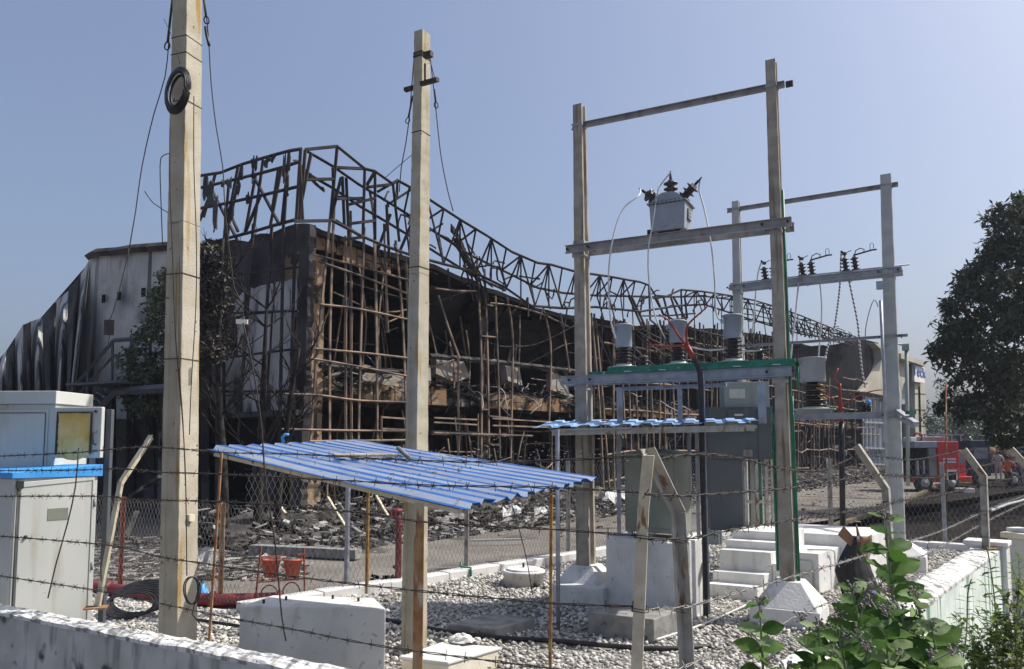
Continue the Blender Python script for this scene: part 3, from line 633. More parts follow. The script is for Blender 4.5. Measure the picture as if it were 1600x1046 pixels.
m = MB(); pr = [(-.24,0),(-.15,.10),(-.07,.135),(.07,.135),(.15,.10),(.24,0)]
vs = [c0+M3@Vector((x, y, .421+zz)) for y in (-.20,.20) for x, zz in pr]; k = len(pr)
m.add(vs, [(i, i+1, k+i+1, k+i) for i in range(k-1)]+[tuple(range(k-1,-1,-1)), tuple(range(k,2*k)), (0,k,2*k-1,k-1)]); lid = m.build('domed_lid', m_tank, T)
m = MB()
for i in range(9): 
    for s in (-1,1): m.box(c0+M3@Vector((-.24+i*.06, s*.235, .411)), (.016,.016,.04), ang)
m.build('bolt', m_wire, T)
m = MB(); m.box(c0+M3@Vector((bw/2, 0, .25)), (.018,.16,.15), ang); m.build('rating_plate', m_cab_dark, T)
m = MB()
for i in range(3): m.box(c0+M3@Vector((bw/2+.011, 0, .205+.042*i)), (.006,.12,.016), ang)
m.build('plate_marking', m_cab, T)
tips = []
for axv, off in (((0,0,1),(0,0,.545)), ((-.75,0,.62),(-.17,0,.50)), ((.72,0,.7),(.17,0,.50))):
    a_ = M3@Vector(axv).normalized(); o_ = c0+M3@Vector(off); m = MB()
    insulator(m, o_, a_, 3, .052, .100, .078); m.lathe([(.075,-.01),(.075,.02)], o_, a_, 12); b_ = m.build('bushing', m_insul, T)
    m = MB(); m.tube([o_+a_*.22, o_+a_*.31], .020, 8); m.tube([o_+a_*.30, o_+a_*.37], .010, 6); m.build('terminal', m_wire, b_); tips.append(o_+a_*.35)
m = MB(); m.box(c0+M3@Vector((-.29,0,.06)), (.10,.06,.10), ang); m.box(c0+M3@Vector((0,0,.015)), (.30,.28,.03), ang); m.build('mounting_foot', m_wire, T)
# cables from the tank down
def cable(p0, pxs, Ys, r, label, mat, group=None, cat='cable'):
    pts = [p0]+[P(x,y,Y) for (x,y),Y in zip(pxs, Ys)]
    m = MB(); m.tube(smooth_pts(pts, .06), r, 7); return tag(m.build('power_cable', mat, origin=pts[0]), label, cat, group)
Ym = tc.y; gc = 'pale jumper cables hanging on the switching frames'
cable(tips[1], [(998,306),(975,325),(960,362),(952,410),(951,450),(954,500),(962,530)], [Ym-.05,Ym-.12,Ym-.2,Ym-.2,Ym-.1,Ym,Ym+.1], .011, 'pale cable arching left from the tank to the left capped insulator', m_cable_w, gc)
cable(tips[0], [(1030,293),(1026,310),(1020,350),(1013,390),(1014,440),(1024,495),(1040,530)], [Ym,Ym-.1,Ym-.25,Ym-.25,Ym-.1,Ym,Ym], .010, 'pale cable dropping straight from the tank to the middle capped insulator', m_cable_w, gc)
cable(tips[2], [(1092,296),(1100,325),(1110,375),(1116,430),(1118,480),(1122,498),(1132,503)], [Ym-.05,Ym-.12,Ym-.25,Ym-.2,Ym-.1,Ym-.1,Ym-.1], .011, 'pale cable arching right from the tank to the right capped insulator', m_cable_w, gc)

# green base plate and three capped insulators
d, n, z = BL[3], BL[4], BL[5]
def onbeam(B, px, py): 
    q = PL(px, py, (B[1]+B[2])/2, B[4]); return q
ga = onbeam(BL, 925, 590); gb_ = onbeam(BL, 1242, 570)
T = thing('green_channel', Vector(((ga.x+gb_.x)/2, (ga.y+gb_.y)/2, z+.08)), 'green painted channel laid along the beam under the capped insulators', 'channel')
zg = z+.066; a = Vector((ga.x,ga.y,zg)); b = Vector((gb_.x,gb_.y,zg))
a2 = a+(b-a)*.11
m = MB(); m.channel(a+UP*.02+n*.15, a2+UP*.02+n*.15, .04, .14, .006, -n); m.channel(a2+UP*.045+n*.19, b+UP*.045+d*.02+n*.19, .088, .18, .006, -n); m.channel(a2+UP*.045-n*.19, b+UP*.045-n*.19, .088, .18, .006, n); m.build('channel', m_green, T)
m = MB(); random.seed(5)
for i in range(5): m.box(a2.lerp(b, .12+.2*i)+n*.193+UP*.02, (.10,.004,.012), ang, Matrix.Rotation(.05,3,'Y'))
m.build('paint_drip', m_cab, T)
def capped(px, py_base, py_cap0, py_top, B, wpx, label, zb, ribs=5, group='capped ribbed insulators on the near frame', handle=True):
    q = onbeam(B, px, py_base); Y = q.y; k = Y/1200; p = Vector((q.x,q.y,zb)); ztop = P(px,py_top,Y).z; zc = P(px,py_cap0,Y).z; r = wpx/2*k
    T = thing('capped_insulator', p, label, 'insulator', group)
    m = MB(); m.lathe([(r*1.35,0),(r*1.35,.02),(r*.9,.03),(r*.9,.05)], p, n=16); m.box(p+UP*.008,(r*3.2,r*1.6,.014),ang); m.build('base_flange', m_cab, T)
    m = MB(); hh = zc-p.z-.05; insulator(m, p+UP*.05, (0,0,1), ribs, r*.60, r*1.0, hh/ribs); m.build('ribbed_body', m_insul, T)
    m = MB(); m.lathe([(r*.93,0),(r*.97,.02),(r*.97,ztop-zc-.02),(r*1.1,ztop-zc-.02),(r*1.1,ztop-zc),(r*.9,ztop-zc+.008),(.01,ztop-zc+.012)], Vector((p.x,p.y,zc)), n=22)
    cap = m.build('cap', m_tank, T)
    m = MB(); q = Vector((p.x,p.y,ztop-.07))-Vector((r*.95,.02,0)); m.tube([q, q-Vector((.05,.02,0))], .016, 7); m.box(q-Vector((.03,.03,.02)), (.04,.04,.05), .4); m.build('terminal', m_galv, cap)
    return T
zi = zg+.09+.002
capped(975, 580, 544, 508, BL, 27, 'leftmost capped insulator on the green channel, below the arching cable', zi)
capped(1060, 575, 537, 502, BL, 27, 'middle capped insulator behind the red cable fingers', zi)
capped(1146, 569, 530, 493, BL, 29, 'rightmost capped insulator on the green channel, closest to the green pipes', zi)
# dark insulators on the far side of the beam
for px, lab in ((1178,'small dark ribbed insulator between the capped ones and the right pole'),(990,'small dark ribbed insulator behind the leftmost capped one')):
    q = onbeam(BL, px, 570)-n*.45; p = Vector((q.x+ .0,q.y,zi-.0)); T = thing('post_insulator', p, lab, 'insulator', 'dark post insulators behind the green channel')
    m = MB(); insulator(m, p, (0,0,1), 4, .05, .09, .055); m.build('ribbed_body', m_insul, T)
    m = MB(); m.bar(p-UP*.012-n*.1, p-UP*.012+n*.52, .05, .02, up=UP); m.build('bracket', m_galv, T)
# cable box with red heat-shrink fingers
Yr = onbeam(BL, 1095, 590).y-.30
T = thing('cable_termination', P(1098, 970, Yr-.1), 'thick black cable rising to three red heat shrink fingers', 'cable')
pts = [P(x,y,Yr) for x, y in ((1103,975),(1101,850),(1097,700),(1095,600),(1091,575),(1083,558))]
m = MB(); m.tube(smooth_pts(pts, .1), .036, 12); m.build('cable', m_black, T)
pts = [P(x,y,Yr) for x, y in ((1084,560),(1079,551),(1074,540))]
m = MB(); m.tube(pts, [.038,.036,.030], 10); m.build('breakout', m_red, T)
for pl, rr in (([(1076,545),(1062,541),(1040,541),(1012,539)],[.017,.014,.012,.010]), ([(1076,544),(1064,530),(1052,512),(1044,500),(1030,492)],[.019,.016,.014,.012,.010]), ([(1075,544),(1072,525),(1074,510),(1082,500),(1098,486),(1106,478)],[.019,.016,.015,.015,.012,.009])):
    pp = smooth_pts([P(x,y,Yr-.03*i) for i,(x,y) in enumerate(pl)], .05); m = MB()
    m.tube(pp, [rr[0]+(rr[-1]-rr[0])*i/(len(pp)-1) for i in range(len(pp))], 8); m.build('red_finger', m_red, T)
m = MB(); m.bar(P(1098,585,Yr-.0), P(1108,960,Yr), .03, .03); tag(m.build('cable_support', m_galv), 'slim steel angle clamped beside the thick black cable', 'bracket')
wire([(1080,543),(1110,548),(1140,545),(1170,549),(1190,547)], Yr+.1, .012, 'jumper_cable', 'pale cable crossing behind the right capped insulator', 'cable', m_cable_w, gc)
wire([(1155,510),(1165,528),(1180,545),(1200,547),(1222,541)], Yr+.1, .010, 'jumper_cable', 'dark sagging cable right of the right capped insulator', 'cable', m_wire, gc)
# hangers below the beam
for px, py0, py1, w_, lab in ((963,606,668,.085,'left grey steel hanger below the bolted beam'),(1183,598,662,.10,'right grey steel hanger below the bolted beam'),(1058,606,662,.06,'dark steel hanger in the middle below the bolted beam')):
    q = onbeam(BL, px, 620); a = PL(px,py0,(BL[1]+BL[2])/2+BL[4]*.12,BL[4]); b = Vector((a.x+.005,a.y,PL(px,py1,a,BL[4]).z))
    m = MB(); m.angle_bar(a, b, w_, .008, BL[3], -BL[4]); tag(m.build('steel_hanger', m_galv), lab, 'hanger', 'steel hangers below the bolted beam')
m = MB(); m.bar(onbeam(BL,955,607)-n*.2, onbeam(BL,1130,600)-n*.2, .05, .05, up=UP); tag(m.build('rear_rail', m_galv), 'thin galvanised rail just below the bolted beam', 'rail')
# green pipes along the right pole
T = thing('earthing_pipe', bB, 'pair of green earthing pipes clamped along the right frame pole', 'pipe')
for dx, py0, py1, r in ((13,300,925,.018),(17,620,925,.012)):
    pts = []
    for py in (py1, 760, 600 if py0 < 600 else 700, 450 if py0 < 450 else 660, py0):
        z_ = P(0,py,YB).z; pts.append(ax(bB,tB,z_)+FR*(.0925*(1-.32*z_/tB.z)+r+.004+(.026 if dx > 14 else 0))+FN*.03)
    m = MB(); m.tube(pts, r, 8); m.build('pipe', m_green, T)
m = MB(); m.bar(ax(bB,tB,.6)-FR*.15+FN*-.12, ax(bB,tB,2.72)-FR*.15+FN*-.12, .06,.012); 
m.tube([P(1212,645,YB+.3), P(1213,800,YB+.3), P(1216,890,YB+.3)], .02, 8); tag(m.build('green_conduit', m_green), 'green conduit behind the left side of the right frame pole', 'conduit')
m = MB(); m.tube([P(1219,660,YB+.25), P(1221,870,YB+.25)], .015, 8); tag(m.build('white_conduit', m_cable_w), 'white conduit beside the green one behind the right frame pole', 'conduit')
m = MB(); p = ax(bB,tB,BL[5]+.11)+FR*.2; m.box(p-FR*.05, (.22,.30,.006), ANG); m.tube([p+FN*.05, p+FN*.05-UP*.3], .018, 8); 
tag(m.build('earth_plate', m_green), 'green plate capping the beam end at the right frame pole', 'plate')

# far frame: isolator switches
d2, n2, z2 = BM2[3], BM2[4], BM2[5]
swp = []
for px, lab in ((1203,'open isolator switch half hidden behind the right pole of the near frame'),(1262,'open isolator switch in the middle of the far beam'),(1330,'open isolator switch nearest the right end of the far beam')):
    q = PL(px, 440, (BM2[1]+BM2[2])/2, n2); p = Vector((q.x,q.y,z2+.055)); T = thing('isolator_switch', p, lab, 'switch', 'open isolator switches on the far beam')
    lean = Vector((-.12,0,1)).normalized()
    for dx in (-.08,.09):
        m = MB(); insulator(m, p+d2*dx+UP*.05, lean, 4, .038, .078, .066); m.build('insulator', m_insul, T)
    m = MB(); m.box(p+UP*.02, (.36,.07,.03), ang, Matrix.Rotation(.1,3,'Y')); m.tube([p+d2*.0-UP*.16, p+UP*.05], .012, 6); m.build('base', m_galv, T)
    m = MB(); h_ = p+d2*.07+UP*.34; m.tube([h_-d2*.02, h_+d2*.30+UP*.06, h_+d2*.38+UP*.06], .016, 7); arm = m.build('blade', m_wire, T)
    m = MB(); e = h_+d2*.27+UP*.065; m.tube([e, e+UP*.10, e+UP*.13+d2*.03, e+UP*.10+d2*.06, e+UP*.02+d2*.06], .006, 5)
    e = h_; m.tube([e-UP*.02, e+UP*.08+d2*.02, e+UP*.12+d2*.1, e+UP*.09+d2*.17, e+UP*.02+d2*.16], .010, 6); m.build('ring', m_wire, arm)
    c_ = p-d2*.10+UP*.39; m = MB(); m.box(c_, (.06,.05,.05), .3); m.tube([c_, c_-d2*.06+UP*.06], .018, 7); m.tube([c_, c_+d2*.12+UP*.05], .008, 5); m.build('contact', m_wire, T); swp.append(c_-d2*.05+UP*.04)
m = MB(); m.tube([BM2[1]+UP*.10+n2*.04, BM2[2]+UP*.10+n2*.04+d2*.12], .014, 7); tag(m.build('operating_rod', m_galv), 'thin operating rod running along the far beam of switches', 'rod')
Yf = swp[1].y
m_spiral = bpy.data.materials.new('spiral_sleeve'); m_spiral.use_nodes = True
_N = m_spiral.node_tree.nodes; _L = m_spiral.node_tree.links; _g = _N.new('ShaderNodeNewGeometry'); _s = _N.new('ShaderNodeSeparateXYZ'); _m = _N.new('ShaderNodeMath'); _m.operation = 'MULTIPLY_ADD'; _m.inputs[1].default_value = 14
_L.new(_g.outputs['Position'], _s.inputs[0]); _L.new(_s.outputs['Z'], _m.inputs[0]); _x = _N.new('ShaderNodeMath'); _x.operation = 'MULTIPLY'; _x.inputs[1].default_value = 9; _L.new(_s.outputs['X'], _x.inputs[0]); _L.new(_x.outputs[0], _m.inputs[2])
_f = _N.new('ShaderNodeMath'); _f.operation = 'FRACT'; _L.new(_m.outputs[0], _f.inputs[0]); _c = _N.new('ShaderNodeMath'); _c.operation = 'GREATER_THAN'; _c.inputs[1].default_value = .42; _L.new(_f.outputs[0], _c.inputs[0])
_x2 = _N.new('ShaderNodeMix'); _x2.data_type = 'RGBA'; _L.new(_c.outputs[0], _x2.inputs[0]); _x2.inputs[6].default_value = (.06,.06,.07,1); _x2.inputs[7].default_value = (.66,.67,.66,1); _L.new(_x2.outputs[2], _N['Principled BSDF'].inputs[0])
cable(swp[0], [(1184,430),(1180,470),(1176,520)], [Yf+.8]*3, .016, 'pale cable dropping from the hidden far switch', m_cable_w, gc)
cable(swp[1], [(1250,410),(1247,450),(1242,500),(1237,545),(1232,600)], [Yf+.1]*5, .016, 'pale cable dropping from the middle far switch', m_cable_w, gc)
cable(swp[2], [(1314,405),(1312,450),(1304,510),(1294,540),(1288,568)], [Yf]*5, .018, 'black and white spiral cable falling to the big grey bushing', m_spiral, gc)
cable(swp[2]+d2*.05, [(1321,412),(1330,455),(1340,505),(1343,540),(1347,580),(1352,606)], [Yf-.3]*6, .018, 'black and white spiral cable ending free beside the glass front', m_spiral, gc)
cable(P(1278,434,Yf), [(1282,450),(1284,490),(1281,530),(1279,560)], [Yf]*4, .014, 'pale cable dropping from the far beam to the bushing cap', m_cable_w, gc)
# big bushing and small insulators on the low far beam
capped(1272, 648, 598, 560, BL2, 39, 'big grey capped bushing on the low beam of the far frame', BL2[5]+.13, 5, 'bushings of the far frame')
q = onbeam(BL2, 1272, 648); m = MB(); m.box(Vector((q.x,q.y,BL2[5]+.09)), (.62,.34,.07), ang); tag(m.build('bushing_tray', m_cab_side), 'grey tray under the big capped bushing', 'tray')
zz = BL2[5]+.057
for px, mt, hh, lab in ((1290,m_green,.16,'green clamp block next to the big grey bushing'),(1358,m_blue_tr,.18,'small insulator with a blue cap near the right far pole'),(1350,m_insul,.14,'small black insulator left of the blue capped one')):
    q = onbeam(BL2, px, 650); p = Vector((q.x,q.y,zz)); T = thing('small_insulator', p, lab, 'insulator', 'small insulators on the low far beam')
    m = MB(); insulator(m, p, (0,0,1), 3, .035, .075, hh*.8/3); m.build('ribbed_body', m_insul if mt != m_green else m_green, T)
    m = MB(); m.lathe([(.035,0),(.045,.02),(.03,.08),(.01,.09)], p+UP*hh*.8, n=12); m.build('cap', mt, T)
q = onbeam(BL2, 1313, 640); T = thing('cable_termination', Vector((q.x,q.y,zz)), 'red heat shrink cable fingers standing on the low far beam', 'cable')
Yq = q.y
for k, (pl, r, mt) in enumerate((([(1315,665),(1314,640),(1312,600)],.028,m_red),([(1313,640),(1303,625),(1290,612)],.012,m_red),([(1314,636),(1335,622),(1360,612),(1380,609)],.012,m_red),([(1310,600),(1303,590),(1310,576)],.012,m_red))):
    m = MB(); m.tube(smooth_pts([P(x,y,Yq-.1) for x, y in pl], .08), r, 8); m.build('red_finger', mt, T)
m = MB(); m.tube([P(1315,660,Yq-.1), P(1316,750,Yq-.1), P(1317,850,Yq-.1)], .05, 10); m.build('cable', m_black, T)
for i, (px,py,px2,py2) in enumerate(((1288,605,1278,600),(1290,614,1276,606),(1292,624,1278,618))):
    m = MB(); m.tube([P(px2,py2,Yq), P(px,py,Yq)], .018, 6); m.build('yellow_finger', m_ochre, T)
m = MB(); m.tube([P(1376,470,YD-.2), P(1382,600,YD-.2), P(1388,800,YD-.2)], .03, 8)
m.box(P(1377,446,YD-.2),(.16,.10,.14),ANG); tag(m.build('operating_shaft', m_galv), 'vertical operating shaft with lever box beside the right far pole', 'shaft')
m = MB(); m.tube([P(1383,540,YD-.2),P(1405,538,YD+.6),P(1416,541,YD+.6)], .02, 7); m.tube([P(1416,541,YD+.6),P(1418,660,YD+.6),P(1419,760,YD+.6)], .035, 8); m.box(P(1415,543,YD+.6),(.12,.1,.12),ANG)
tag(m.build('lever_pipe', m_cab_side), 'grey pipe standing right of the right far pole', 'pipe')
m = MB(); m.bar(P(1400,640,YD-.1), P(1432,662,YD-.9), .09,.05); m.bar(P(1397,650,YD-.1), P(1430,668,YD-.9), .02,.05); tag(m.build('side_bracket', m_galv), 'short steel bracket sticking out right of the right far pole', 'bracket')
m = MB(); m.box(P(1423,645,YD-.6),(.14,.1,.06),.3); tag(m.build('green_block', m_green), 'small green block on the short bracket by the right far pole', 'block')
wire([(1345,600),(1357,570),(1352,520),(1362,475),(1368,470),(1372,480)], 18, .010, 'loop_wire', 'thin wire loop above the slim bar of the far frame', 'wire', m_wire)
def blk(name, fp, z0, z1, mat, label, cat, group=None, bev=.012, parent=None):
    m = MB(); m.hexa([Vector((p[0],p[1],z0)) for p in fp]+[Vector((p[0],p[1],z1)) for p in fp])
    o = m.build(name, mat, parent, bevel=bev)
    if label: tag(o, label, cat, group)
    return o
def para(b, a, c):     # front corner b, left corner a, right corner c
    return [a, b, c, (a[0]+c[0]-b[0], a[1]+c[1]-b[1])]
# plinth with kiosk
fp = para((2.02,9.62), (1.27,10.55), (2.62,10.35))
T = thing('cabinet_plinth', (2.0,10.2,0), 'tall white plinth under the olive grey cabinet', 'plinth')
blk('block', fp, 0, .99, m_white, None, None, parent=T)
m = MB(); c_ = Vector((2.52,10.16,.62)); m.box(c_, (.05,.10,.13), .8); m.build('junction_box', m_plinth, T, bevel=.006)
m = MB(); m.tube([c_+Vector((.02,-.02,-.06)), c_+Vector((.03,-.03,-.25)), c_+Vector((-.02,-.02,-.45)), c_+Vector((.03,-.03,-.6))], .006, 5); m.build('cable', m_cable_w, T)
kc = Vector((1.98,10.50,0)); ka = -.62; K3 = Matrix.Rotation(ka,3,'Z')
T = thing('kiosk_cabinet', (kc.x,kc.y,.99), 'olive grey metal cabinet on the tall white plinth, behind the crossed iron posts', 'cabinet')
m = MB(); m.box(kc+UP*1.56, (.74,.52,1.02), ka); m.build('body', m_kiosk, T, bevel=.01)
m = MB(); m.box(kc+UP*2.085, (.80,.60,.03), ka); m.hexa([kc+K3@Vector((x*.4,y*.3,2.101)) for x,y in ((-1,-1),(1,-1),(1,1),(-1,1))]+[kc+K3@Vector((x*.1,y*.08,2.16)) for x,y in ((-1,-1),(1,-1),(1,1),(-1,1))]); m.build('roof', m_kiosk, T)
for x, w_ in ((-.19,.34),(.17,.36)):
    m = MB(); m.box(kc+K3@Vector((x,-.27,1.58)), (w_,.016,.92), ka); d_ = m.build('door', m_kiosk, T, bevel=.004)
    m = MB(); m.box(kc+K3@Vector((x+.12,-.285,1.55)), (.02,.02,.12), ka); m.build('handle', m_wire, d_)
m = MB(); 
for x in (-.32,.32):
    for y in (-.2,.2): m.box(kc+K3@Vector((x,y,1.02)), (.06,.06,.06), ka)
m.build('foot', m_cab, T)
blk('concrete_block', para((1.58,8.75),(.88,9.15),(1.98,9.25)), 0, .27, m_dkconc, 'low bare grey concrete block before the tall white plinth', 'block')
# steps and platform
T = thing('masonry_steps', (3.2,11.5,0), 'flight of five white masonry steps leading up to the dark switchgear', 'steps')
Q0 = Vector((2.83,11.42,0)); sx = U*.73; hs = (.20,.35,.64,.76,.89)
for i, hgt in enumerate(hs):
    a = Q0+V*(.24*i); e = Q0+V*(.24*i+(.24 if i < 4 else .9)+.0)
    m = MB(); lean = U*(.012*i)
    m.hexa([a, a+sx+lean, e+sx+lean, e, a+UP*hgt, a+sx+lean+UP*hgt, e+sx+lean+UP*hgt, e+UP*hgt]); m.build('step', m_white, T, bevel=.01)
m = MB(); a = Q0+V*.5+sx+U*.03; m.hexa([a, a+U*.22, a+U*.22+V*.9, a+V*.9, a+UP*.48, a+U*.22+UP*.48, a+U*.22+V*.9+UP*.55, a+V*.9+UP*.55]); m.build('side_block', m_white, T, bevel=.012)
P0 = Q0+V*1.93-U*.3; blk('switchgear_platform', [P0, P0+U*2.0, P0+U*2.0+V*1.5, P0+V*1.5], 0, .80, m_white, 'white platform carrying the dark switchgear behind the steps', 'platform')
fp = para((4.5,11.45), (3.72,11.89), (5.56,12.75)); T = thing('transformer_pad', (4.8,12,0), 'big white pad with a thin conduit right of the steps', 'pad')
blk('block', fp, 0, .62, m_white, None, None, parent=T)
m = MB(); c_ = Vector((4.22,11.58,.30)); m.box(c_, (.44,.02,.42), ANG); m.build('hatch', m_cab, T, bevel=.004)
m = MB(); b_ = Vector((4.93,11.90,0)); 
m.tube([b_+UP*.02, b_+UP*.55, b_+UP*.60+V*-.03, b_+UP*.635-V*.15, b_+UP*.635-V*.3-U*.3], .012, 6); m.build('conduit', m_cable_w, T)
# dark switchgear
s0 = P(1108,700,12.95); s0.z = .80; ka2 = -.10; S3 = Matrix.Rotation(ka2,3,'Z'); T = thing('switchgear_cabinet', s0, 'tall dark grey switchgear cabinet on steel legs above the white steps', 'switchgear')
def sg(name, x0, x1, y0, y1, z0, z1, mat, par=T, bev=.006):
    m = MB(); m.box(s0-UP*s0.z+S3@Vector(((x0+x1)/2,(y0+y1)/2,(z0+z1)/2)), (x1-x0,y1-y0,z1-z0), ka2); return m.build(name, mat, par, bevel=bev)
sg('lower_panel', 0, .54, .0, .55, .80, 1.98, m_cab_dark)
sg('upper_box', -.01, 1.02, -.03, .62, 1.98, 2.85, m_cab_dark); sg('top_box', .28, 1.02, .05, .55, 2.85, 3.28, m_cab_side)
d_ = sg('door', .30, .76, -.045, -.03, 2.42, 2.82, m_cab_dark); sg('door', .80, .98, -.045, -.03, 2.0, 2.80, m_cab_dark)
m = MB(); c_ = s0-UP*s0.z+S3@Vector((.62,-.055,2.55)); m.lathe([(.12,0),(.12,.015),(.09,.02),(.09,.03)], c_, S3@Vector((0,-1,0)), 20); m.build('round_window', m_black, d_)
sg('warning_plate', .42, .56, -.052, -.045, 2.70, 2.735, m_cab, d_, 0); sg('warning_plate', .84,.90,-.052,-.045,2.70,2.73,m_cab,None if False else T,0)
sg('label_plate', .36, .62, .04, .048, 3.0, 3.16, m_cab, T, 0); sg('sign_plate', .55,.70,-.045,-.034,2.02,2.14,m_kiosk,T,0)
for x in (.56,.74,.90,1.00):
    for y in (.0,.5): sg('leg', x, x+.05, y, y+.05, .80, 1.98, m_greyang, T, 0)
sg('cross_brace', .58, 1.04, .0, .04, 1.25, 1.30, m_greyang)
for x in (.70,.83): sg('cable_duct', x, x+.07, .2, .27, .80, 1.98, m_cab, T)
sg('cable_duct', .82, .86, .06, .10, .80, 1.98, m_green, T)
for x in (.34,.50,.86):
    m = MB(); insulator(m, s0-UP*s0.z+S3@Vector((x,.3,3.28)), (0,0,1), 3, .05, .1, .06); m.build('bushing', m_insul, T)
q = G(1116,852); T = thing('meter_box', (q.x,q.y,0), 'low grey metal box left of the white steps', 'box')
m = MB(); m.box(q+UP*.30, (.34,.3,.60), -.3); m.build('body', m_cab_side, T, bevel=.01)
m = MB(); m.box(q+UP*.61, (.40,.36,.02), -.3); m.build('lid', m_cab_side, T, bevel=.004)
m = MB(); m.tube([q+Vector((.12,-.17,.0)), q+Vector((.12,-.17,.5))], .02, 6); m.tube([q+Vector((.06,-.19,.0)), q+Vector((.06,-.19,.5))], .015, 6); m.build('conduit', m_cab, T)
# low round tank, block by the left frame pole, slabs
q = G(818,917); T = thing('earth_pit', (q.x,q.y,0), 'low round white pit cover standing in the gravel', 'pit')
m = MB(); m.lathe([(.30,0),(.32,.22),(.34,.225),(.34,.255),(.30,.262)], q, n=26); m.build('rim', m_white, T)
m = MB(); m.lathe([(.27,.262),(.27,.285),(.25,.29)], q, n=26); m.build('lid', m_white, T)
m = MB(); m.tube([q+Vector((.0,.05,.28)), q+Vector((.0,.05,.36))], .02, 6); m.tube([q+Vector((.2,-.25,.0)), q+Vector((.2,-.27,.10))], .05, 8); m.build('pipe_stub', m_wire, T)
blk('foundation_block', para((1.21,10.40),(.52,10.80),(1.75,11.5)), 0, .30, m_white, 'long low white block at the foot of the left near frame pole', 'block')
blk('cable_trench_cover', para((-.19,8.89),(-.74,9.14),(.28,9.45)), 0, .135, m_dkconc, 'flat dusty slab lying in the shaded gravel', 'slab')
tp = [G(628,1026,.2), G(700,1035,.2), G(779,1012,.2), G(690,1005,.2)]
T = thing('inspection_slab', tp[1]*1-UP*.2, 'yellowish plastered slab in front with a crumpled white bag on it', 'slab')
blk('slab_side', [(p.x,p.y) for p in tp], 0, .17, m_plinth, None, None, parent=T)
cxy = (tp[0]+tp[2])/2; blk('slab_top', [((p.x-cxy.x)*1.05+cxy.x, (p.y-cxy.y)*1.05+cxy.y) for p in tp], .1705, .205, m_white, None, None, parent=T)
random.seed(12); m = MB(); q = G(722,1004,.21); vs = []; N1, N2 = 14, 8
for i in range(N2+1):
    for j in range(N1):
        a = 2*math.pi*j/N1; h = math.sin(math.pi*i/N2*.5); r_ = math.cos(math.pi*i/N2*.5)*(.8+.35*random.random())
        vs.append(q+Vector((math.cos(a)*r_*.14, math.sin(a)*r_*.09, h*.085*(.7+.5*random.random()))))
m.add(vs, [(i*N1+j, i*N1+(j+1)%N1, (i+1)*N1+(j+1)%N1, (i+1)*N1+j) for i in range(N2) for j in range(N1)])
T_ = m.build('plastic_bag', m_white); tag(T_, 'crumpled white plastic bag on the yellowish slab', 'bag')
m = MB(); m.box(q+Vector((.06,-.06,.005)), (.16,.10,.012), .5, Matrix.Rotation(.2,3,'X')); tag(m.build('dark_scrap', m_black), 'dark scrap under the crumpled white bag', 'scrap')
# big block under the blue roof
fp = [G(374,948,.75), G(603,951,.75), G(584,934,.75), G(426,930,.75)]
T = thing('concrete_plinth', ((fp[0]+fp[1])/2-UP*.75), 'big white concrete block under the blue corrugated roof', 'plinth')
blk('block', [(p.x,p.y) for p in fp], 0, .75, m_white, None, None, parent=T, bev=.015)
m = MB()
for px, py in ((412,943),(520,936),(447,938),(560,940)): p = G(px,py,.75); m.tube([p, p+UP*.035], .012, 6)
m.build('anchor_bolt', m_wire, T)
# hoses and cables on the ground
def hose(pxs, r, label, mat, z=.05, name='hose', cat='hose'):
    pts = [G(x,y,z) for x,y in pxs]; m = MB(); m.tube(smooth_pts(pts,.08), r, 8); return tag(m.build(name, mat, origin=pts[0]), label, cat)
hose([(560,962),(620,972),(690,986),(780,997),(860,1001),(960,1010),(1040,1014),(1110,1010)], .028, 'black hose snaking across the gravel behind the slabs', m_black)
hose([(1025,1000),(1100,975),(1180,940),(1215,930)], .014, 'thin pale pipe lying on the gravel by the steps', m_cable_w)
hose([(1180,1046),(1260,985),(1340,940),(1420,905)], .012, 'thin dark cable running along inside the right wall', m_black)
q = G(885,1040); m = MB(); c_ = P(863,1038,5.0)
# cable coil behind the wall
T = None; random.seed(2); m = MB(); q = G(212,962)*1; q = q+Vector((0,-.2,0)); pts = []
for i in range(9*26+1):
    a = 2*math.pi*i/26; j = i//26; rr = .30+.05*random.random()*.3+.012*j
    pts.append(q+Vector((math.cos(a)*rr+.015*j, math.sin(a)*rr*.5+.02*j, .17+math.sin(a)*rr*.42+.01*j)))
m.tube(pts, .016, 6); tag(m.build('cable_coil', m_black), 'black cable coil lying behind the wall beside the tall pale pole', 'cable coil')
pts = []; m = MB(); c_ = P(297,923,5.8)
for i in range(2*20+3):
    a = 2*math.pi*i/20; pts.append(c_+Vector((math.cos(a)*.055+.002*i*.3, 0.01*math.sin(a*2), math.sin(a)*.10)))
pts += [P(300,960,5.8), P(312,974,5.8)]; m.tube(pts, .005, 5); tag(m.build('wire_loop', m_black), 'small loop of black wire at the foot of the tall pale pole', 'wire loop')
hose([(255,950),(280,963),(330,972),(420,985)], .02, 'black cable trailing from the coil behind the wall', m_black, .1, 'cable', 'cable')
# apron behind the wall
sheet('concrete_apron', [G(-60,975), G(380,985), G(360,955), G(180,934), G(-60,925)], .012, m_white)
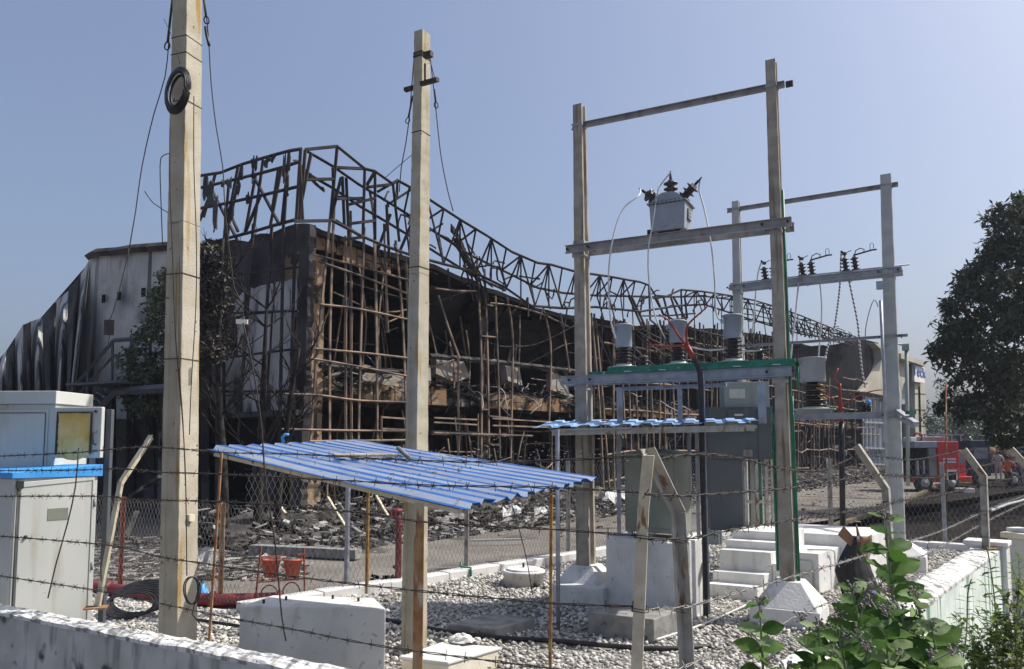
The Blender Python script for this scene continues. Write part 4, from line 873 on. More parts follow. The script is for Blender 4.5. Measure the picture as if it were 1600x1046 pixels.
# red fire main with valve
pts = [G(60,909,.10), G(170,921,.10), G(250,930,.10), G(332,938,.10), G(430,936,.10)]
T = thing('fire_main', pts[2], 'dull red water main lying behind the low fence', 'pipe'); m = MB(); m.tube(smooth_pts(pts,.3), .088, 14); m.build('pipe', m_redpaint, T)
m = MB()
for p in (pts[1],pts[3],pts[3]+Vector((.9,.05,0))): m.tube([p-Vector((.03,0,0)), p+Vector((.03,0,0))], .12, 14)
m.build('flange', m_redpaint, T)
q = G(314,945,.0); T = thing('gate_valve', q, 'small blue gate valve at the end of the red water main', 'valve')
m = MB(); m.lathe([(.10,.05),(.12,.12),(.09,.2),(.05,.24),(.04,.30)], q, n=14); m.build('body', m_blue_tr, T)
m = MB(); m.tube([q+UP*.30, q+UP*.38], .012, 6); m.tube([q+UP*.38+Vector((.10*math.cos(k*.5236),.10*math.sin(k*.5236),0)) for k in range(13)], .010, 5); m.bar(q+UP*.38-Vector((.1,0,0)), q+UP*.38+Vector((.1,0,0)), .014); m.build('handwheel', m_wire, T)
m = MB(); m.tube([q+Vector((-.16,0,.09)), q+Vector((.16,.0,.09))], .075, 12); m.build('pipe_end', m_conc_grey, T)
# hydrant
q = G(622,919); T = thing('hydrant_pipe', q, 'upright red hydrant pipe with a bent head beyond the fence', 'hydrant')
m = MB(); m.tube([q, q+UP*1.02, q+UP*1.10+Vector((-.02,0,0)), q+UP*1.15+Vector((-.09,-.03,0)), q+UP*1.13+Vector((-.14,-.04,0))], .050, 12); m.build('riser', m_redpaint, T)
m = MB(); m.lathe([(.07,0),(.09,.02),(.09,.05),(.05,.08)], q+UP*1.15+Vector((-.03,0,0)), (0,0,1), 12); m.tube([q+UP*.02,q+UP*.06], .10, 12); m.tube([q+UP*.95,q+UP*.98],.07,12); m.build('flange', m_redpaint, T)
m = MB(); random.seed(31); q = G(601,917)
for i in range(14): m.box(q+Vector((random.uniform(-.18,.25),random.uniform(-.15,.1),.05+.25*random.random()*random.random())), (.12*random.random()+.04,.06,.04), random.random()*3, Matrix.Rotation(random.random()*2,3,'X'))
tag(m.build('charred_scraps', m_soot), 'small heap of charred black scraps beside the red hydrant', 'scraps', kind='stuff')
# bucket stand
a = G(399,941); b = G(476,930); T = thing('bucket_stand', (a+b)/2, 'rust red stand holding two fire buckets behind the fence', 'stand')
dd = (b-a); 
for p, px, py in ((a,408,855),(b,475,856)):
    t_ = P(px,py,p.y); m = MB(); m.bar(p, t_, .035,.02); m.build('leg', m_rustred, T)
m = MB(); m.bar(a+UP*.27+dd*.06, b+UP*.24, .025,.02); m.bar(a+UP*.62+dd*.1, b+UP*.60, .02,.02); m.build('crossbar', m_rustred, T)
m = MB()
for s in (.27,.72): m.tube([a+dd*s+Vector((.13*math.cos(k*math.pi/8),0,.04+.17*math.sin(k*math.pi/8))) for k in range(9)], .010, 5)
m.build('hoop', m_rustred, T)
for px, lab in ((423,'left of the two red fire buckets on the stand'),(457,'right red fire bucket with a grey scorched rim')):
    q = P(px,902,a.y-.2); T = thing('fire_bucket', q, lab, 'bucket', 'red fire buckets on the stand')
    m = MB(); m.lathe([(.085,0),(.128,.225),(.137,.23),(.137,.25),(.120,.245),(.10,.16)], q, n=20); m.build('pail', m_bucket, T)
    m = MB(); m.lathe([(.115,.20),(.118,.23),(.02,.27)] if px > 430 else [(.105,.17),(.112,.20),(.02,.21)], q, n=14); m.build('sand', m_dkconc, T)
    m = MB(); m.tube([q+Vector((.135*math.cos(k*math.pi/8),-.03,.235+.03*math.sin(k*math.pi/8))) for k in range(9)], .004, 4); m.build('handle', m_wire, T)

# ---------------------------------------------------------------- pale cabinets at the left edge
c0 = Vector((-4.10,6.36,0)); va = V; ub = -U
T = thing('feeder_cabinet', c0, 'pale metal cabinet with a bright blue top rim behind the front wall', 'cabinet')
def hx(a, e1, l1, e2, l2, z0, z1a, z1b=None, mat=None, name='', par=None, bev=.006):
    z1b = z1a if z1b is None else z1b; m = MB(); pts = [a, a+e1*l1, a+e1*l1+e2*l2, a+e2*l2]
    m.hexa([p+UP*z0 for p in pts]+[p+UP*z for p, z in zip(pts, (z1a,z1b,z1b,z1a))]); return m.build(name, mat, par, bevel=bev)
hx(c0, va, .66, ub, 1.2, 0, 1.93, 1.975, m_cab, 'body', T)
hx(c0-va*.02+U*.02, va, .71, ub, 1.24, 1.932, 1.98, 2.035, m_blue_tr, 'top_rim', T, .003)
hx(c0+U*.0015+va*.05, va, .58, U, .012, .1, 1.90, 1.935, m_cab, 'door', T, .004)
m = MB(); m.path([c0+va*.07+U*.016+UP*1.86, c0+va*.61+U*.016+UP*1.90], .005); m.path([c0+va*.61+U*.016+UP*.2, c0+va*.61+U*.016+UP*1.90], .005); m.build('door_seam', m_cab_side, T)
for zz in (1.15, 1.7):
    m = MB(); m.tube([c0+va*.635+U*.014+UP*(zz-.035), c0+va*.635+U*.014+UP*(zz+.035)], .010, 8); m.build('hinge', m_cab_side, T)
m = MB()
for k in range(6): m.bar(c0+va*.22+U*.015+UP*(.42+.035*k), c0+va*.46+U*.015+UP*(.42+.035*k), .012, .006)
m.build('vent_louvre', m_cab_side, T)
m = MB(); m.box(c0+va*.34+U*.0145+UP*1.62, (.16,.004,.10), math.atan2(va.y,va.x)); m.build('label_plate', m_kiosk, T)
m = MB(); m.lathe([(.014,0),(.014,.012),(.008,.02)], c0+va*.10+U*.015+UP*1.45, U, 10); m.build('lock', m_wire, T)
m = MB(); m.box(c0+va*.04+U*.02+UP*1.88, (.05,.02,.06), .9); m.tube([c0+U*.015+va*.028+UP*.1, c0+U*.015+va*.028+UP*1.92], .006, 5); m.build('seal', m_black, T)
c1 = P(84,700,7.0); c1.z = 0; T = thing('meter_cabinet', c1, 'tall pale cabinet with its door swung open behind the feeder cabinet', 'cabinet')
e = Vector((1,-.06,0)).normalized(); eb = Vector((.06,1,0)).normalized()
hx(c1-e*1.0, e, 1.0, eb, .5, 0, 2.58, None, m_cab, 'body', T)
hx(c1-e*1.02-eb*.03, e, 1.04, eb, .56, 2.581, 2.70, None, m_cab, 'lid', T)
hx(c1-e*.92-eb*.014, e, .86, eb, .014, .4, 2.53, None, m_cab, 'door', T, .004)
for zz in (1.6, 2.0, 2.4): 
    m = MB(); m.tube([c1-e*.935-eb*.02+UP*(zz-.04), c1-e*.935-eb*.02+UP*(zz+.04)], .012, 8); m.build('hinge', m_cab_side, T)
m = MB(); m.path([c1-e*.90-eb*.018+UP*2.50, c1-e*.08-eb*.018+UP*2.50], .006); m.path([c1-e*.08-eb*.018+UP*2.50, c1-e*.08-eb*.018+UP*1.2], .006); m.build('door_seam', m_cab_dark, T)
dr = c1+e*.0-eb*.02; q0 = P(80,722,6.95); q1 = P(162,637,6.95); z0, z1 = P(100,716,6.95).z, P(100,636,6.95).z; wd = q1.x-q0.x
dl = hx(dr, e, wd, eb, .05, z0, z1, None, m_cab, 'open_door', T, .008)
x0 = wd*.10; x1 = wd*.80
m = MB(); n1, n2 = 16, 12; random.seed(9); vs = []
for i in range(n2+1):
    for j in range(n1+1):
        u = j/n1; v = i/n2; bul = math.sin(u*math.pi)*math.sin(v*math.pi)
        lowest = -.05*math.sin(u*math.pi) if i == 0 else 0
        vs.append(dr+e*(x0+(x1-x0)*u)-eb*(.012+.03*bul*(1-v)+random.uniform(-.006,.006))+UP*(z0+.03+(z1-z0-.08)*v+lowest))
m.add(vs, [(i*(n1+1)+j, i*(n1+1)+j+1, (i+1)*(n1+1)+j+1, (i+1)*(n1+1)+j) for i in range(n2) for j in range(n1)], True); m.build('window_film', m_film, dl)
m = MB(); c_ = [dr+e*xx-eb*.012+UP*zz for xx, zz in ((x0,z0+.04),(x0,z1-.05),(x1,z1-.05),(x1,z0+.04))]
m.path(c_, .02, .025); m.build('window_seal', m_black, dl)
m = MB(); m.tube([dr+e*(wd*.90)-eb*k+UP*zz for k, zz in ((.0,z0+.12),(.04,z0+.13),(.045,z0+.22),(.0,z0+.24))], .008, 6); m.lathe([(.012,0),(.012,.015)], dr+e*(wd*.88)+UP*(z1-.04), -eb, 10); m.build('handle', m_wire, dl)
hx(dr+e*(wd+.003)+eb*.06, e, .05, eb, .05, 0, z1-.02, None, m_cab_dark, 'rear_post', T)

# ---------------------------------------------------------------- blue corrugated roofs
m_blue = M('blue_painted_sheet', (.018,.075,.24), (.03,.105,.30), 1.6, rough=.6, bump=.08, spec=.2, stain=(.16,.20,.28), sscale=(2.5,2.5,2.5), slo=.52, shi=.72, stain2=(.20,.12,.08), s2scale=26, s2lo=.70, s2hi=.74)
m_bluew = M('lit_flank_sheet', (.60,.67,.78), (.70,.75,.82), 3, rough=.6, bump=.06, stain=(.35,.45,.62), sscale=(2,2,2), slo=.58, shi=.8)  # bright stripes of light on the rib flanks, put into the colour
m_bluel = M('light_blue_painted_sheet', (.22,.38,.62), (.30,.46,.68), 4, rough=.45, bump=.06)
def roof(name, A, B, C, D, ribs, hgt, par, mat, mat2, mat3=None, segs=24, seed=1, crest=.40):
    # A->B is the rib direction, A->D across;  D->C parallel to A->B
    random.seed(seed); nrm = ((B-A).cross(D-A)).normalized()
    if nrm.z < 0: nrm = -nrm
    prof = []
    for r_ in range(ribs):
        for u, z in ((0,0),(.30,0),(.50,1),(.92,1)): prof.append(((r_+u)/ribs, z*hgt))
    prof.append((1,0)); vs = []; k = len(prof); jag = [random.uniform(-.012,.012)*(1 if i % 4 else 1.5) for i in range(k)]
    for i in range(segs+1):
        t = i/segs
        for j, (u, z) in enumerate(prof):
            tt = t+(jag[j] if i in (0,segs) else 0)
            p = A.lerp(B, tt).lerp(D.lerp(C, tt), u)+nrm*(z+random.uniform(-.0006,.0006)+.004*math.sin(t*9+j*.35)*math.sin(j*.9)-.008*math.sin(t*3.1)); vs.append(p)
    me = bpy.data.meshes.new(name); org = wloc(par)
    fs = []; mi = []
    for i in range(segs):
        for j in range(k-1):
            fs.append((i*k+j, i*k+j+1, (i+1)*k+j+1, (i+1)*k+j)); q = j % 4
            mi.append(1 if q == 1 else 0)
    me.from_pydata([tuple(v-org) for v in vs], [], fs); me.materials.append(mat); me.materials.append(mat2)
    me.polygons.foreach_set('material_index', mi); me.update(); o = bpy.data.objects.new(name, me); COL.objects.link(o); o.parent = par
    s = o.modifiers.new('thick', 'SOLIDIFY'); s.thickness = .0022; return o, nrm
A = P(326,703,6.8); B = P(727,797,5.48); C = P(936,751,6.78); D = A+(C-B)
T1s = thing('corrugated_shelter', ((A+C)/2)*1-UP*((A+C)/2).z, 'low shelter with a sloping blue corrugated roof on rusty legs', 'shelter')
D = P(556,692,8.0)
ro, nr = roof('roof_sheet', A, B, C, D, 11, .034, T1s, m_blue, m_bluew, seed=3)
m = MB()
for f in (.03,.5,.93):
    a = A.lerp(D, f)-nr*.035; b = B.lerp(C, f)-nr*.035; m.bar(a.lerp(b,.01), a.lerp(b,.97), .04, .035, up=nr)
for f in (.04,.35,.66,.95):
    a = A.lerp(B, f)-nr*.0125; b = D.lerp(C, f)-nr*.0125; m.bar(a.lerp(b,.03), a.lerp(b,.95), .035, .022, up=nr)
m.build('rafter', m_cream, T1s)
lg = [(A.lerp(B,.02).lerp(D,.02), m_rust, .05), (A.lerp(B,.84).lerp(D,.02), m_rust, .085), (B.lerp(C,.62), m_ochre, .03), (A.lerp(B,.52).lerp(D.lerp(C,.5), .93), m_galv, .085), (A.lerp(B,.62).lerp(D.lerp(C,.5),.85), m_ochre, .05)]
for k, (p, mt, w_) in enumerate(lg[1:2]):
    m = MB(); q = Vector((p.x,p.y,p.z-.045)); m.angle_bar(Vector((q.x,q.y,0)), q, w_, .007, U, V); m.build('leg', mt, T1s)
m = MB(); random.seed(17)
for f in (.06,.36,.66,.95):
    for r_ in range(11):
        q_ = A.lerp(B, f).lerp(D.lerp(C, f), (r_+.72)/11)+nr*.034; m.lathe([(.009,0),(.009,.005),(.004,.009)], q_, nr, 6)
o_ = m.build('screw_heads', m_rust, T1s); o_['kind'] = 'stuff'
m = MB()
for i in range(260):
    q_ = A.lerp(B, random.random()).lerp(D.lerp(C, .5), random.random()*1.9)+nr*.037; m.box(q_, (random.uniform(.006,.03), random.uniform(.005,.015), .004), random.uniform(0,3), Matrix.Rotation(random.uniform(-.3,.3),3,'X'))
tag(m.build('ash_flakes', m_dkconc), 'dark ash flakes scattered over the blue sloping roof', 'ash', kind='stuff')
# plank and stick on the roof
sf = lambda a, b: A.lerp(B, a).lerp(D.lerp(C, a), b)+nr*.048
pa = PL(522,712,sf(.5,.8),nr); pb = PL(618,711,sf(.5,.8),nr)
m = MB(); m.bar(pa, pb, .075, .022, up=nr); tag(m.build('plank', m_conc_post), 'weathered grey plank lying on the blue roof', 'plank')
pa = PL(622,704,sf(.5,.8),nr); pb = PL(640,717,sf(.5,.8),nr)
m = MB(); m.tube([pa+nr*.02, pb+nr*.005], .022, 8); tag(m.build('wooden_stick', m_dkconc), 'short dark stick beside the plank on the blue roof', 'stick')
m = MB(); m.tube([P(443,692,7.6),P(441,684,7.6),P(446,679,7.6),P(451,680,7.6)], .016, 6); tag(m.build('bent_hook', m_blue_tr), 'small bent blue hook sticking up behind the blue roof', 'hook')
# second shelter roof above the kiosk
A = P(832,669,9.7); B = P(1190,660,8.85); Cc = P(1180,655.5,10.9); D = P(856,659,11.6)
T2s = thing('corrugated_shelter', Vector((1.9,10.1,0)), 'higher shelter of light blue sheet seen edge on above the olive cabinet', 'shelter')
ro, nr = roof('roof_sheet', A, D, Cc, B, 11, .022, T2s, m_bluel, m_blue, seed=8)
m = MB(); a = A.lerp(B,.08)-UP*.062+V*.06; b = A.lerp(B,.965)-UP*.062+V*.06; m.bar(a, b, .03, .075, up=UP)
a2 = D.lerp(Cc,.05)-UP*.05-V*.2; b2 = D.lerp(Cc,.95)-UP*.05-V*.2; m.bar(a2, b2, .04, .06, up=UP)
for f in (0,.5,1): m.bar(a.lerp(b,f)+V*.02+UP*.012, a2.lerp(b2,f), .035,.035, up=UP)
m.build('frame', m_greyang, T2s)
m = MB(); m.bar(A.lerp(B,.1)-UP*.030+V*.03, A.lerp(B,.45)-UP*.030+V*.03, .05, .02, up=UP); m.build('batten', m_galv, T2s)
for px, py, Y, w_, mt in ((871,986,9.35,.05,m_galv),(1074,880,10.9,.05,m_galv),(1086,880,10.2,.05,m_galv),(963,860,11.0,.06,m_galv)):
    p = P(px,700,Y); ztop = a.z+.03; m = MB()
    m.angle_bar(Vector((p.x,p.y,0)), Vector((p.x,p.y,ztop)), w_, .006, U, V) if Y > 9.5 else m.tube([Vector((p.x,p.y,0)), Vector((p.x,p.y,ztop))], .026, 9)
    m.build('leg', mt, T2s)
# ---------------------------------------------------------------- burnt hall
C0 = G(458,832); FA = Vector((.6327,.7744,0)); FO = Vector((.7744,-.6327,0)); LA = -FO
def FP(px, py, o=0.0): return PL(px, py, C0+FO*o, FO)
def BP(s, o, z): return C0+FA*s+FO*o+UP*z
def LP(px, py, o=0.0): return PL(px, py, C0-FA*o, FA)       # left wall plane, o = distance outwards
def sat(px, o=0.0): return (FP(px,650,o)-C0).dot(FA)
HALL = thing('burnt_hall', C0, 'huge burnt out two storey hall with charred walls and twisted steel frames', 'building')
def bpart(m, name, mat): return m.build(name, mat, HALL)
S1 = sat(1345)
# roof shell (partly collapsed) and inner surfaces
m = MB(); random.seed(21); tops = []
edge = [(484,352),(560,378),(640,402),(700,424),(760,448),(820,474),(900,494),(1000,508),(1100,512),(1180,522),(1250,538),(1345,546)]
def rowat(px, tab):
    for (x0,y0),(x1,y1) in zip(tab[:-1],tab[1:]):
        if x0 <= px <= x1: return y0+(y1-y0)*(px-x0)/(x1-x0)
    return tab[-1][1] if px > tab[-1][0] else tab[0][1]
prev = None
xs = [484+ (1345-484)*i/44 for i in range(45)]; cols = []
for i, px in enumerate(xs):
    e = FP(px, rowat(px, edge)+random.uniform(-3,3)); cols.append(e)
ND = 7; vs = []; fs = []
for i, e in enumerate(cols):
    for j in range(ND+1):
        dpt = j*2.2; z = e.z-.05*j+(random.uniform(-.25,.18) if 0 < j else 0)-.12*j*math.sin(i*.5)**2
        vs.append((e.x-FO.x*dpt, e.y-FO.y*dpt, z))
for i in range(len(cols)-1):
    for j in range(ND): fs.append((i*(ND+1)+j, i*(ND+1)+j+1, (i+1)*(ND+1)+j+1, (i+1)*(ND+1)+j))
nv = len(vs); vs += [(x,y,z-.16) for x,y,z in vs]; fs += [tuple(nv+k for k in reversed(f)) for f in fs]
for i in range(len(cols)-1): a = i*(ND+1); b = (i+1)*(ND+1); fs.append((a,b,nv+b,nv+a))
m.add(vs, fs); bpart(m, 'roof', m_soot)
# leaning inner sheets behind the first gap, back wall
m = MB()
def rib_wall(m, s0, s1, o0, o1, z0, z1, pitch=.8, dp=.06):
    n = max(1,int(abs(s1-s0)/pitch)); vs = []; k = 0
    for i in range(n):
        for u, q in ((0,0),(.7,0),(.78,dp),(.92,dp)): 
            s = s0+(s1-s0)*(i+u)/n; vs += [BP(s,o0+q,z0), BP(s,o1+q,z1)]
    vs += [BP(s1,o0,z0), BP(s1,o1,z1)]; m.add(vs, [(2*i,2*i+2,2*i+3,2*i+1) for i in range(len(vs)//2-1)])
rib_wall(m, .3, S1, -5.2, -7.5, 3.6, 7.6)
bpart(m, 'inner_sheet', m_sheet_in)
m = MB(); m.hexa([BP(.2,-9.6,0),BP(S1,-9.6,0),BP(S1,-9.3,0),BP(.2,-9.3,0),BP(.2,-9.6,7.4),BP(S1,-9.6,7.4),BP(S1,-9.3,7.4),BP(.2,-9.3,7.4)]); bpart(m, 'back_wall', m_soot)
# floor slab with ragged front
m = MB(); random.seed(5); zb, zt = P(560,623,21.4).z, P(560,597,21.4).z
s = .35
while s < S1:
    l = random.uniform(.7,1.3); z_b = zb+random.uniform(-.04,.04); z_t = zt-.30+random.uniform(-.06,.06)
    m.hexa([BP(s,-9,z_b+.02),BP(s+l-.02,-9,z_b+.02),BP(s+l-.02,-.18+random.uniform(-.1,.05),z_b),BP(s,-.18,z_b),BP(s,-9,z_t),BP(s+l-.02,-9,z_t),BP(s+l-.02,-.18+random.uniform(-.1,.05),z_t),BP(s,-.18,z_t)]); s += l
bpart(m, 'floor_slab', m_slab)
m = MB(); s = .4; random.seed(15)
while s < S1:
    l = random.uniform(.5,.95); 
    if random.random() < .86:
        h_ = random.uniform(.42,.52); tl = random.uniform(-.03,.05)
        m.hexa([BP(s,-.12,zb-.02),BP(s+l-.03,-.12,zb-.02),BP(s+l-.03,-.04+tl,zb-.05),BP(s,-.04,zb-.05),BP(s,-.14,zb+h_),BP(s+l-.03,-.14,zb+h_),BP(s+l-.03,-.06+tl,zb+h_+random.uniform(-.05,.02)),BP(s,-.06,zb+h_)])
    s += l
bpart(m, 'fascia_panel', m_fascia)
# tan scorched parapet strip below the roof edge
m = MB(); random.seed(16); px = 492
while px < 1000:
    w_ = random.uniform(10,26); a = rowat(px,edge)+4; b = rowat(px+w_,edge)+4; hh = 34 if px < 640 else 12
    if random.random() < .9 or px < 640:
        q = [FP(px,a,-.2),FP(px+w_-1.5,b,-.2),FP(px+w_-1.5,b+hh*random.uniform(.6,1.1)*(1 if px<600 else .6),-.25),FP(px,a+hh*random.uniform(.8,1.1)*(1 if px < 600 else .6),-.25)]
        m.slab(q, FO*.06)
    px += w_
bpart(m, 'parapet_panel', m_char_br)
# corner pillar and inner columns
m = MB()
def col(m, px, o, w_, d_, z0, z1, lean=0):
    s_ = sat(px,o); a = BP(s_,o,z0); b = BP(s_+lean,o,z1)
    m.hexa([a-FA*w_/2-FO*d_/2, a+FA*w_/2-FO*d_/2, a+FA*w_/2+FO*d_/2, a-FA*w_/2+FO*d_/2, b-FA*w_/2-FO*d_/2, b+FA*w_/2-FO*d_/2, b+FA*w_/2+FO*d_/2, b-FA*w_/2+FO*d_/2])
c_ = BP(.42,-.42,0); m.hexa([c_+FA*x*.42+FO*y*.40 for x,y in ((-1,-1),(1,-1),(1,1),(-1,1))]+[c_+FA*x*.42+FO*y*.40+UP*7.3 for x,y in ((-1,-1),(1,-1),(1,1),(-1,1))])
bpart(m, 'corner_pillar', m_char_br)
for px, o in ((745,-.6),(905,-.6),(1005,-.6),(1085,-.6),(1150,-.6),(1210,-.6),(1262,-.6),(1305,-.6),(585,-3.5),(690,-3.5),(800,-3.5),(870,-3.6)):
    m = MB(); col(m, px, o, .42, .42, 0, 7.3 if o > -1 else 3.5, random.uniform(-.15,.15)); bpart(m, 'column', m_soot)
m = MB(); m.hexa([BP(S1,-9.7,0),BP(S1+.3,-9.7,0),BP(S1+.3,.1,0),BP(S1,.1,0),BP(S1,-9.7,8.6),BP(S1+.3,-9.7,8.6),BP(S1+.3,.1,9.6),BP(S1,.1,9.6)]); bpart(m, 'cross_wall', m_soot)
# sills, stall risers, dim inner walls of the ground floor
m = MB(); random.seed(3)
for s_ in range(3, int(S1)-3, 5): m.hexa([BP(s_,-5.2,0),BP(s_+3.1,-5.2,0),BP(s_+3.1,-5.0,0),BP(s_,-5.0,0),BP(s_,-5.2,3.3),BP(s_+3.1,-5.2,3.3),BP(s_+3.1,-5.0,3.3),BP(s_,-5.0,3.3)])
bpart(m, 'inner_partition', m_sootwall)
# boxes and junk on the slab edge
m = MB(); random.seed(44)
for px, py, w_, h_, t_, mt in ((690,575,.75,.75,.25,0),(712,580,.8,.7,-.3,0),(798,585,1.0,.75,.1,1),(871,602,1.0,.75,.2,2),(884,621,.5,.3,.3,2),(600,594,1.6,.5,.2,1),(655,583,.7,.5,.1,1)):
    q = FP(px,py,-.3); m.box(q, (w_,.25,h_), math.atan2(FA.y,FA.x)+random.uniform(-.2,.2), Matrix.Rotation(t_,3,'Y')@Matrix.Rotation(-.25,3,'X'))
bpart(m, 'scorched_unit', M('scorched_metal_box', (.26,.25,.23), (.14,.11,.09), 2, rough=.8, bump=.3, stain=(.30,.22,.15), sscale=(2,2,2), slo=.55, shi=.65))
m = MB(); random.seed(6)
for i in range(900):
    s_ = random.uniform(.6, S1-1) if i % 3 else random.uniform(.6,16); z = zt-.25+random.random()**2*.55
    c_ = BP(s_, random.uniform(-1.6,.05), z); l = random.uniform(.15,.9)
    m.box(c_, (l, random.uniform(.02,.22), random.uniform(.01,.05)), random.uniform(0,3.1), Matrix.Rotation(random.uniform(-.6,.6),3,'X')@Matrix.Rotation(random.uniform(-.5,.5),3,'Y'))
o = bpart(m, 'debris', M('ashy_debris', (.05,.047,.045), (.17,.16,.15), 2.5, lo=.45, hi=.6, rough=.95, bump=.3)); o['kind'] = 'stuff'
# hanging cables on the slab
m = MB(); random.seed(8)
for i in range(46):
    s_ = random.uniform(2,22); p = BP(s_, random.uniform(-.8,.2), zt+random.uniform(-.1,.4)); q = [p]
    d_ = Vector((random.uniform(-1,1),random.uniform(-1,1),random.uniform(-.2,.6)))
    for k in range(6): d_ += Vector((random.uniform(-.6,.6),random.uniform(-.6,.6),random.uniform(-.6,.25))); q.append(q[-1]+d_.normalized()*.22)
    m.tube(smooth_pts(q,.1), .012, 4)
bpart(m, 'loose_cable', m_galv)

# ---- facade frame, traced bar by bar in the facade plane
def bars(name, mat, segs, o, w_, n=1):
    m = MB(); w_ *= .78
    for sg_ in segs:
        oo = o
        pts = [FP(x,y,oo) for x,y in sg_]
        if len(pts) > 2: pts = smooth_pts(pts, .35)
        m.path(pts, w_)
    return bpart(m, name, mat)
O1 = .55
V1 = [[(516,340),(497,536),(485,692)],[(523,300),(516,500),(515,690)],[(540,369),(540,690)],[(548,330),(549,690)],[(569,355),(563,560),(560,690)],[(585,372),(588,520),(590,692)],[(578,300),(586,380),(590,692)],[(618,376),(629,500),(636,690)],[(600,350),(606,520)],[(634,400),(640,560)],
      [(716,558),(716,714)],[(745,400),(752,560),(752,716)],[(757,420),(762,560),(764,716)],[(774,462),(779,600),(781,716)],[(792,465),(801,522),(800,620),(798,714)],[(849,482),(858,520),(861,560),(858,660)],[(876,489),(884,540),(890,582)],[(700,420),(704,470)],[(685,462),(700,510),(718,560)]]
bars('facade_frame', m_steel_br, V1, O1, .075)
H1 = [[(491,545),(560,551),(640,560)],[(484,560),(560,573),(645,590)],[(500,476),(560,483),(640,500)],[(498,409),(560,430),(645,462)],[(490,398),(560,416),(645,440)],[(444,616),(500,618),(560,626),(640,629)],[(440,671),(540,673),(640,674)],[(484,690),(560,689),(640,688)],
      [(678,676),(832,681)],[(678,653),(745,656)],[(678,660),(745,664)],[(769,654),(900,662)],[(770,665),(860,668)],[(766,474),(800,478),(849,492),(890,512)],[(680,451),(715,455),(745,455)],[(760,476),(770,478)],[(752,525),(775,527)],[(752,640),(764,640)],[(764,650),(798,654)],[(764,694),(781,696)],[(596,650),(596,690)],[(596,652),(640,655)],[(596,670),(640,672)]]
bars('facade_rail', m_steel_br, H1, O1+.06, .06)
bars('main_rail', m_slab, [[(500,571),(560,577),(645,583)],[(672,557),(745,563),(830,572),(900,581)],[(672,676),(800,680)]], O1-.15, .17)
# bowed and dangling members
bars('bent_bar', m_steel_dk, [[(757,533),(780,541),(801,542),(830,540),(858,530),(900,508)],[(680,525),(700,540),(738,560)],[(820,571),(850,556),(880,540),(898,536)],[(678,474),(710,462),(735,455)],[(560,400),(585,410),(640,424)],[(540,440),(580,452),(640,470)],[(600,520),(622,512)],[(505,560),(540,585),(560,600)],
      [(596,452),(602,500),(600,520)],[(560,640),(570,600)]], O1-.4, .05)
# dense frame further along: bars generated between measured rows
random.seed(77); m = MB(); px = 928
segs = []
while px < 1338:
    top = rowat(px, edge)-random.uniform(-2,10); bot = 697+ (FP(px,720).y and 2.2*1200/FP(px,720).y)
    lean = random.uniform(-3,3)+(14*(1-(px-928)/200) if px < 1100 else 0)*random.choice((0,0,.6,1,1.6))
    y0 = top if px < 1225 else top+random.uniform(45,90); y1 = bot-random.uniform(0,6) if random.random() < .7 else random.uniform(600,690)
    segs.append([(px-lean*.6,y0),(px+random.uniform(-1.5,1.5),(y0+y1)/2),(px+lean*.4,y1)])
    px += random.uniform(3.6,8)*(1 if px < 1150 else .72)
bars('facade_frame', m_steel_dk, segs[::2], O1, .085); bars('facade_frame', m_steel_br, segs[1::2], O1+.1, .08)
segs = []
for k, z in enumerate((.9,1.9,3.1,3.6,4.9,5.6,6.3,7.2)):
    s_ = sat(925)
    while s_ < S1-1:
        l = random.uniform(2.5,6); 
        if random.random() < .85:
            m_ = (BP(s_,O1+.05,z+random.uniform(-.12,.12)), BP(s_+l*.5,O1+.08,z+random.uniform(-.15,.1)), BP(s_+l,O1+.05,z+random.uniform(-.12,.12))); segs.append(m_)
        s_ += l
m = MB()
for q in segs: m.path(list(q), .07)
bpart(m, 'facade_rail', m_steel_br)
m = MB(); random.seed(19)      # collapsed diagonals between px 925 and 1240
for i in range(44):
    px = random.uniform(930,1180); y0 = rowat(px,edge)+random.uniform(0,40); L_ = random.uniform(30,85); a = random.uniform(.2,1.25)
    m.path(smooth_pts([FP(px,y0,O1+.2), FP(px+L_*.4*math.cos(a),y0+L_*.45*math.sin(a),O1+.5), FP(px+L_*math.cos(a),y0+L_*math.sin(a),O1+.3)],.4), .06)
bpart(m, 'collapsed_bar', m_steel_dk)
m = MB(); random.seed(20)
for i in range(120):
    s_ = random.uniform(sat(925), S1-2); z = random.uniform(.2,3.4); l = random.uniform(.3,1.4)
    m.box(BP(s_,random.uniform(-.4,.5),z), (l,.03,random.uniform(.04,.3)), random.uniform(0,3), Matrix.Rotation(random.uniform(-1,1),3,'Y'))
bpart(m, 'hanging_scrap', M('pale_scorched_scrap', (.16,.15,.145), (.05,.05,.05), 2, rough=.9, bump=.2))

m = MB(); random.seed(41)      # thin inner members, shelving and twisted rods behind the front frame
for i in range(150):
    px = random.uniform(495,1330); s_ = sat(px); o = random.uniform(-3.2,.2); low = random.random() < .5
    z0 = random.uniform(0,1.2) if low else random.uniform(3.7,4.4); z1 = z0+random.uniform(1.2,3.2); q = [BP(s_,o,z0), BP(s_+random.gauss(0,.12),o+random.gauss(0,.1),(z0+z1)/2), BP(s_+random.gauss(0,.25),o,min(z1,3.4 if low else 7.4))]
    m.path(smooth_pts(q,.5), .045)
for i in range(110):
    s_ = random.uniform(.8,S1-3); o = random.uniform(-3.2,.4); z = random.uniform(.3,3.3) if random.random() < .6 else random.uniform(4.2,7); l = random.uniform(1,4.5)
    q = [BP(s_,o,z), BP(s_+l*.5,o,z-random.random()**2*.8+.05), BP(s_+l,o+random.gauss(0,.3),z+random.gauss(0,.35))]; m.path(smooth_pts(q,.4), .04)
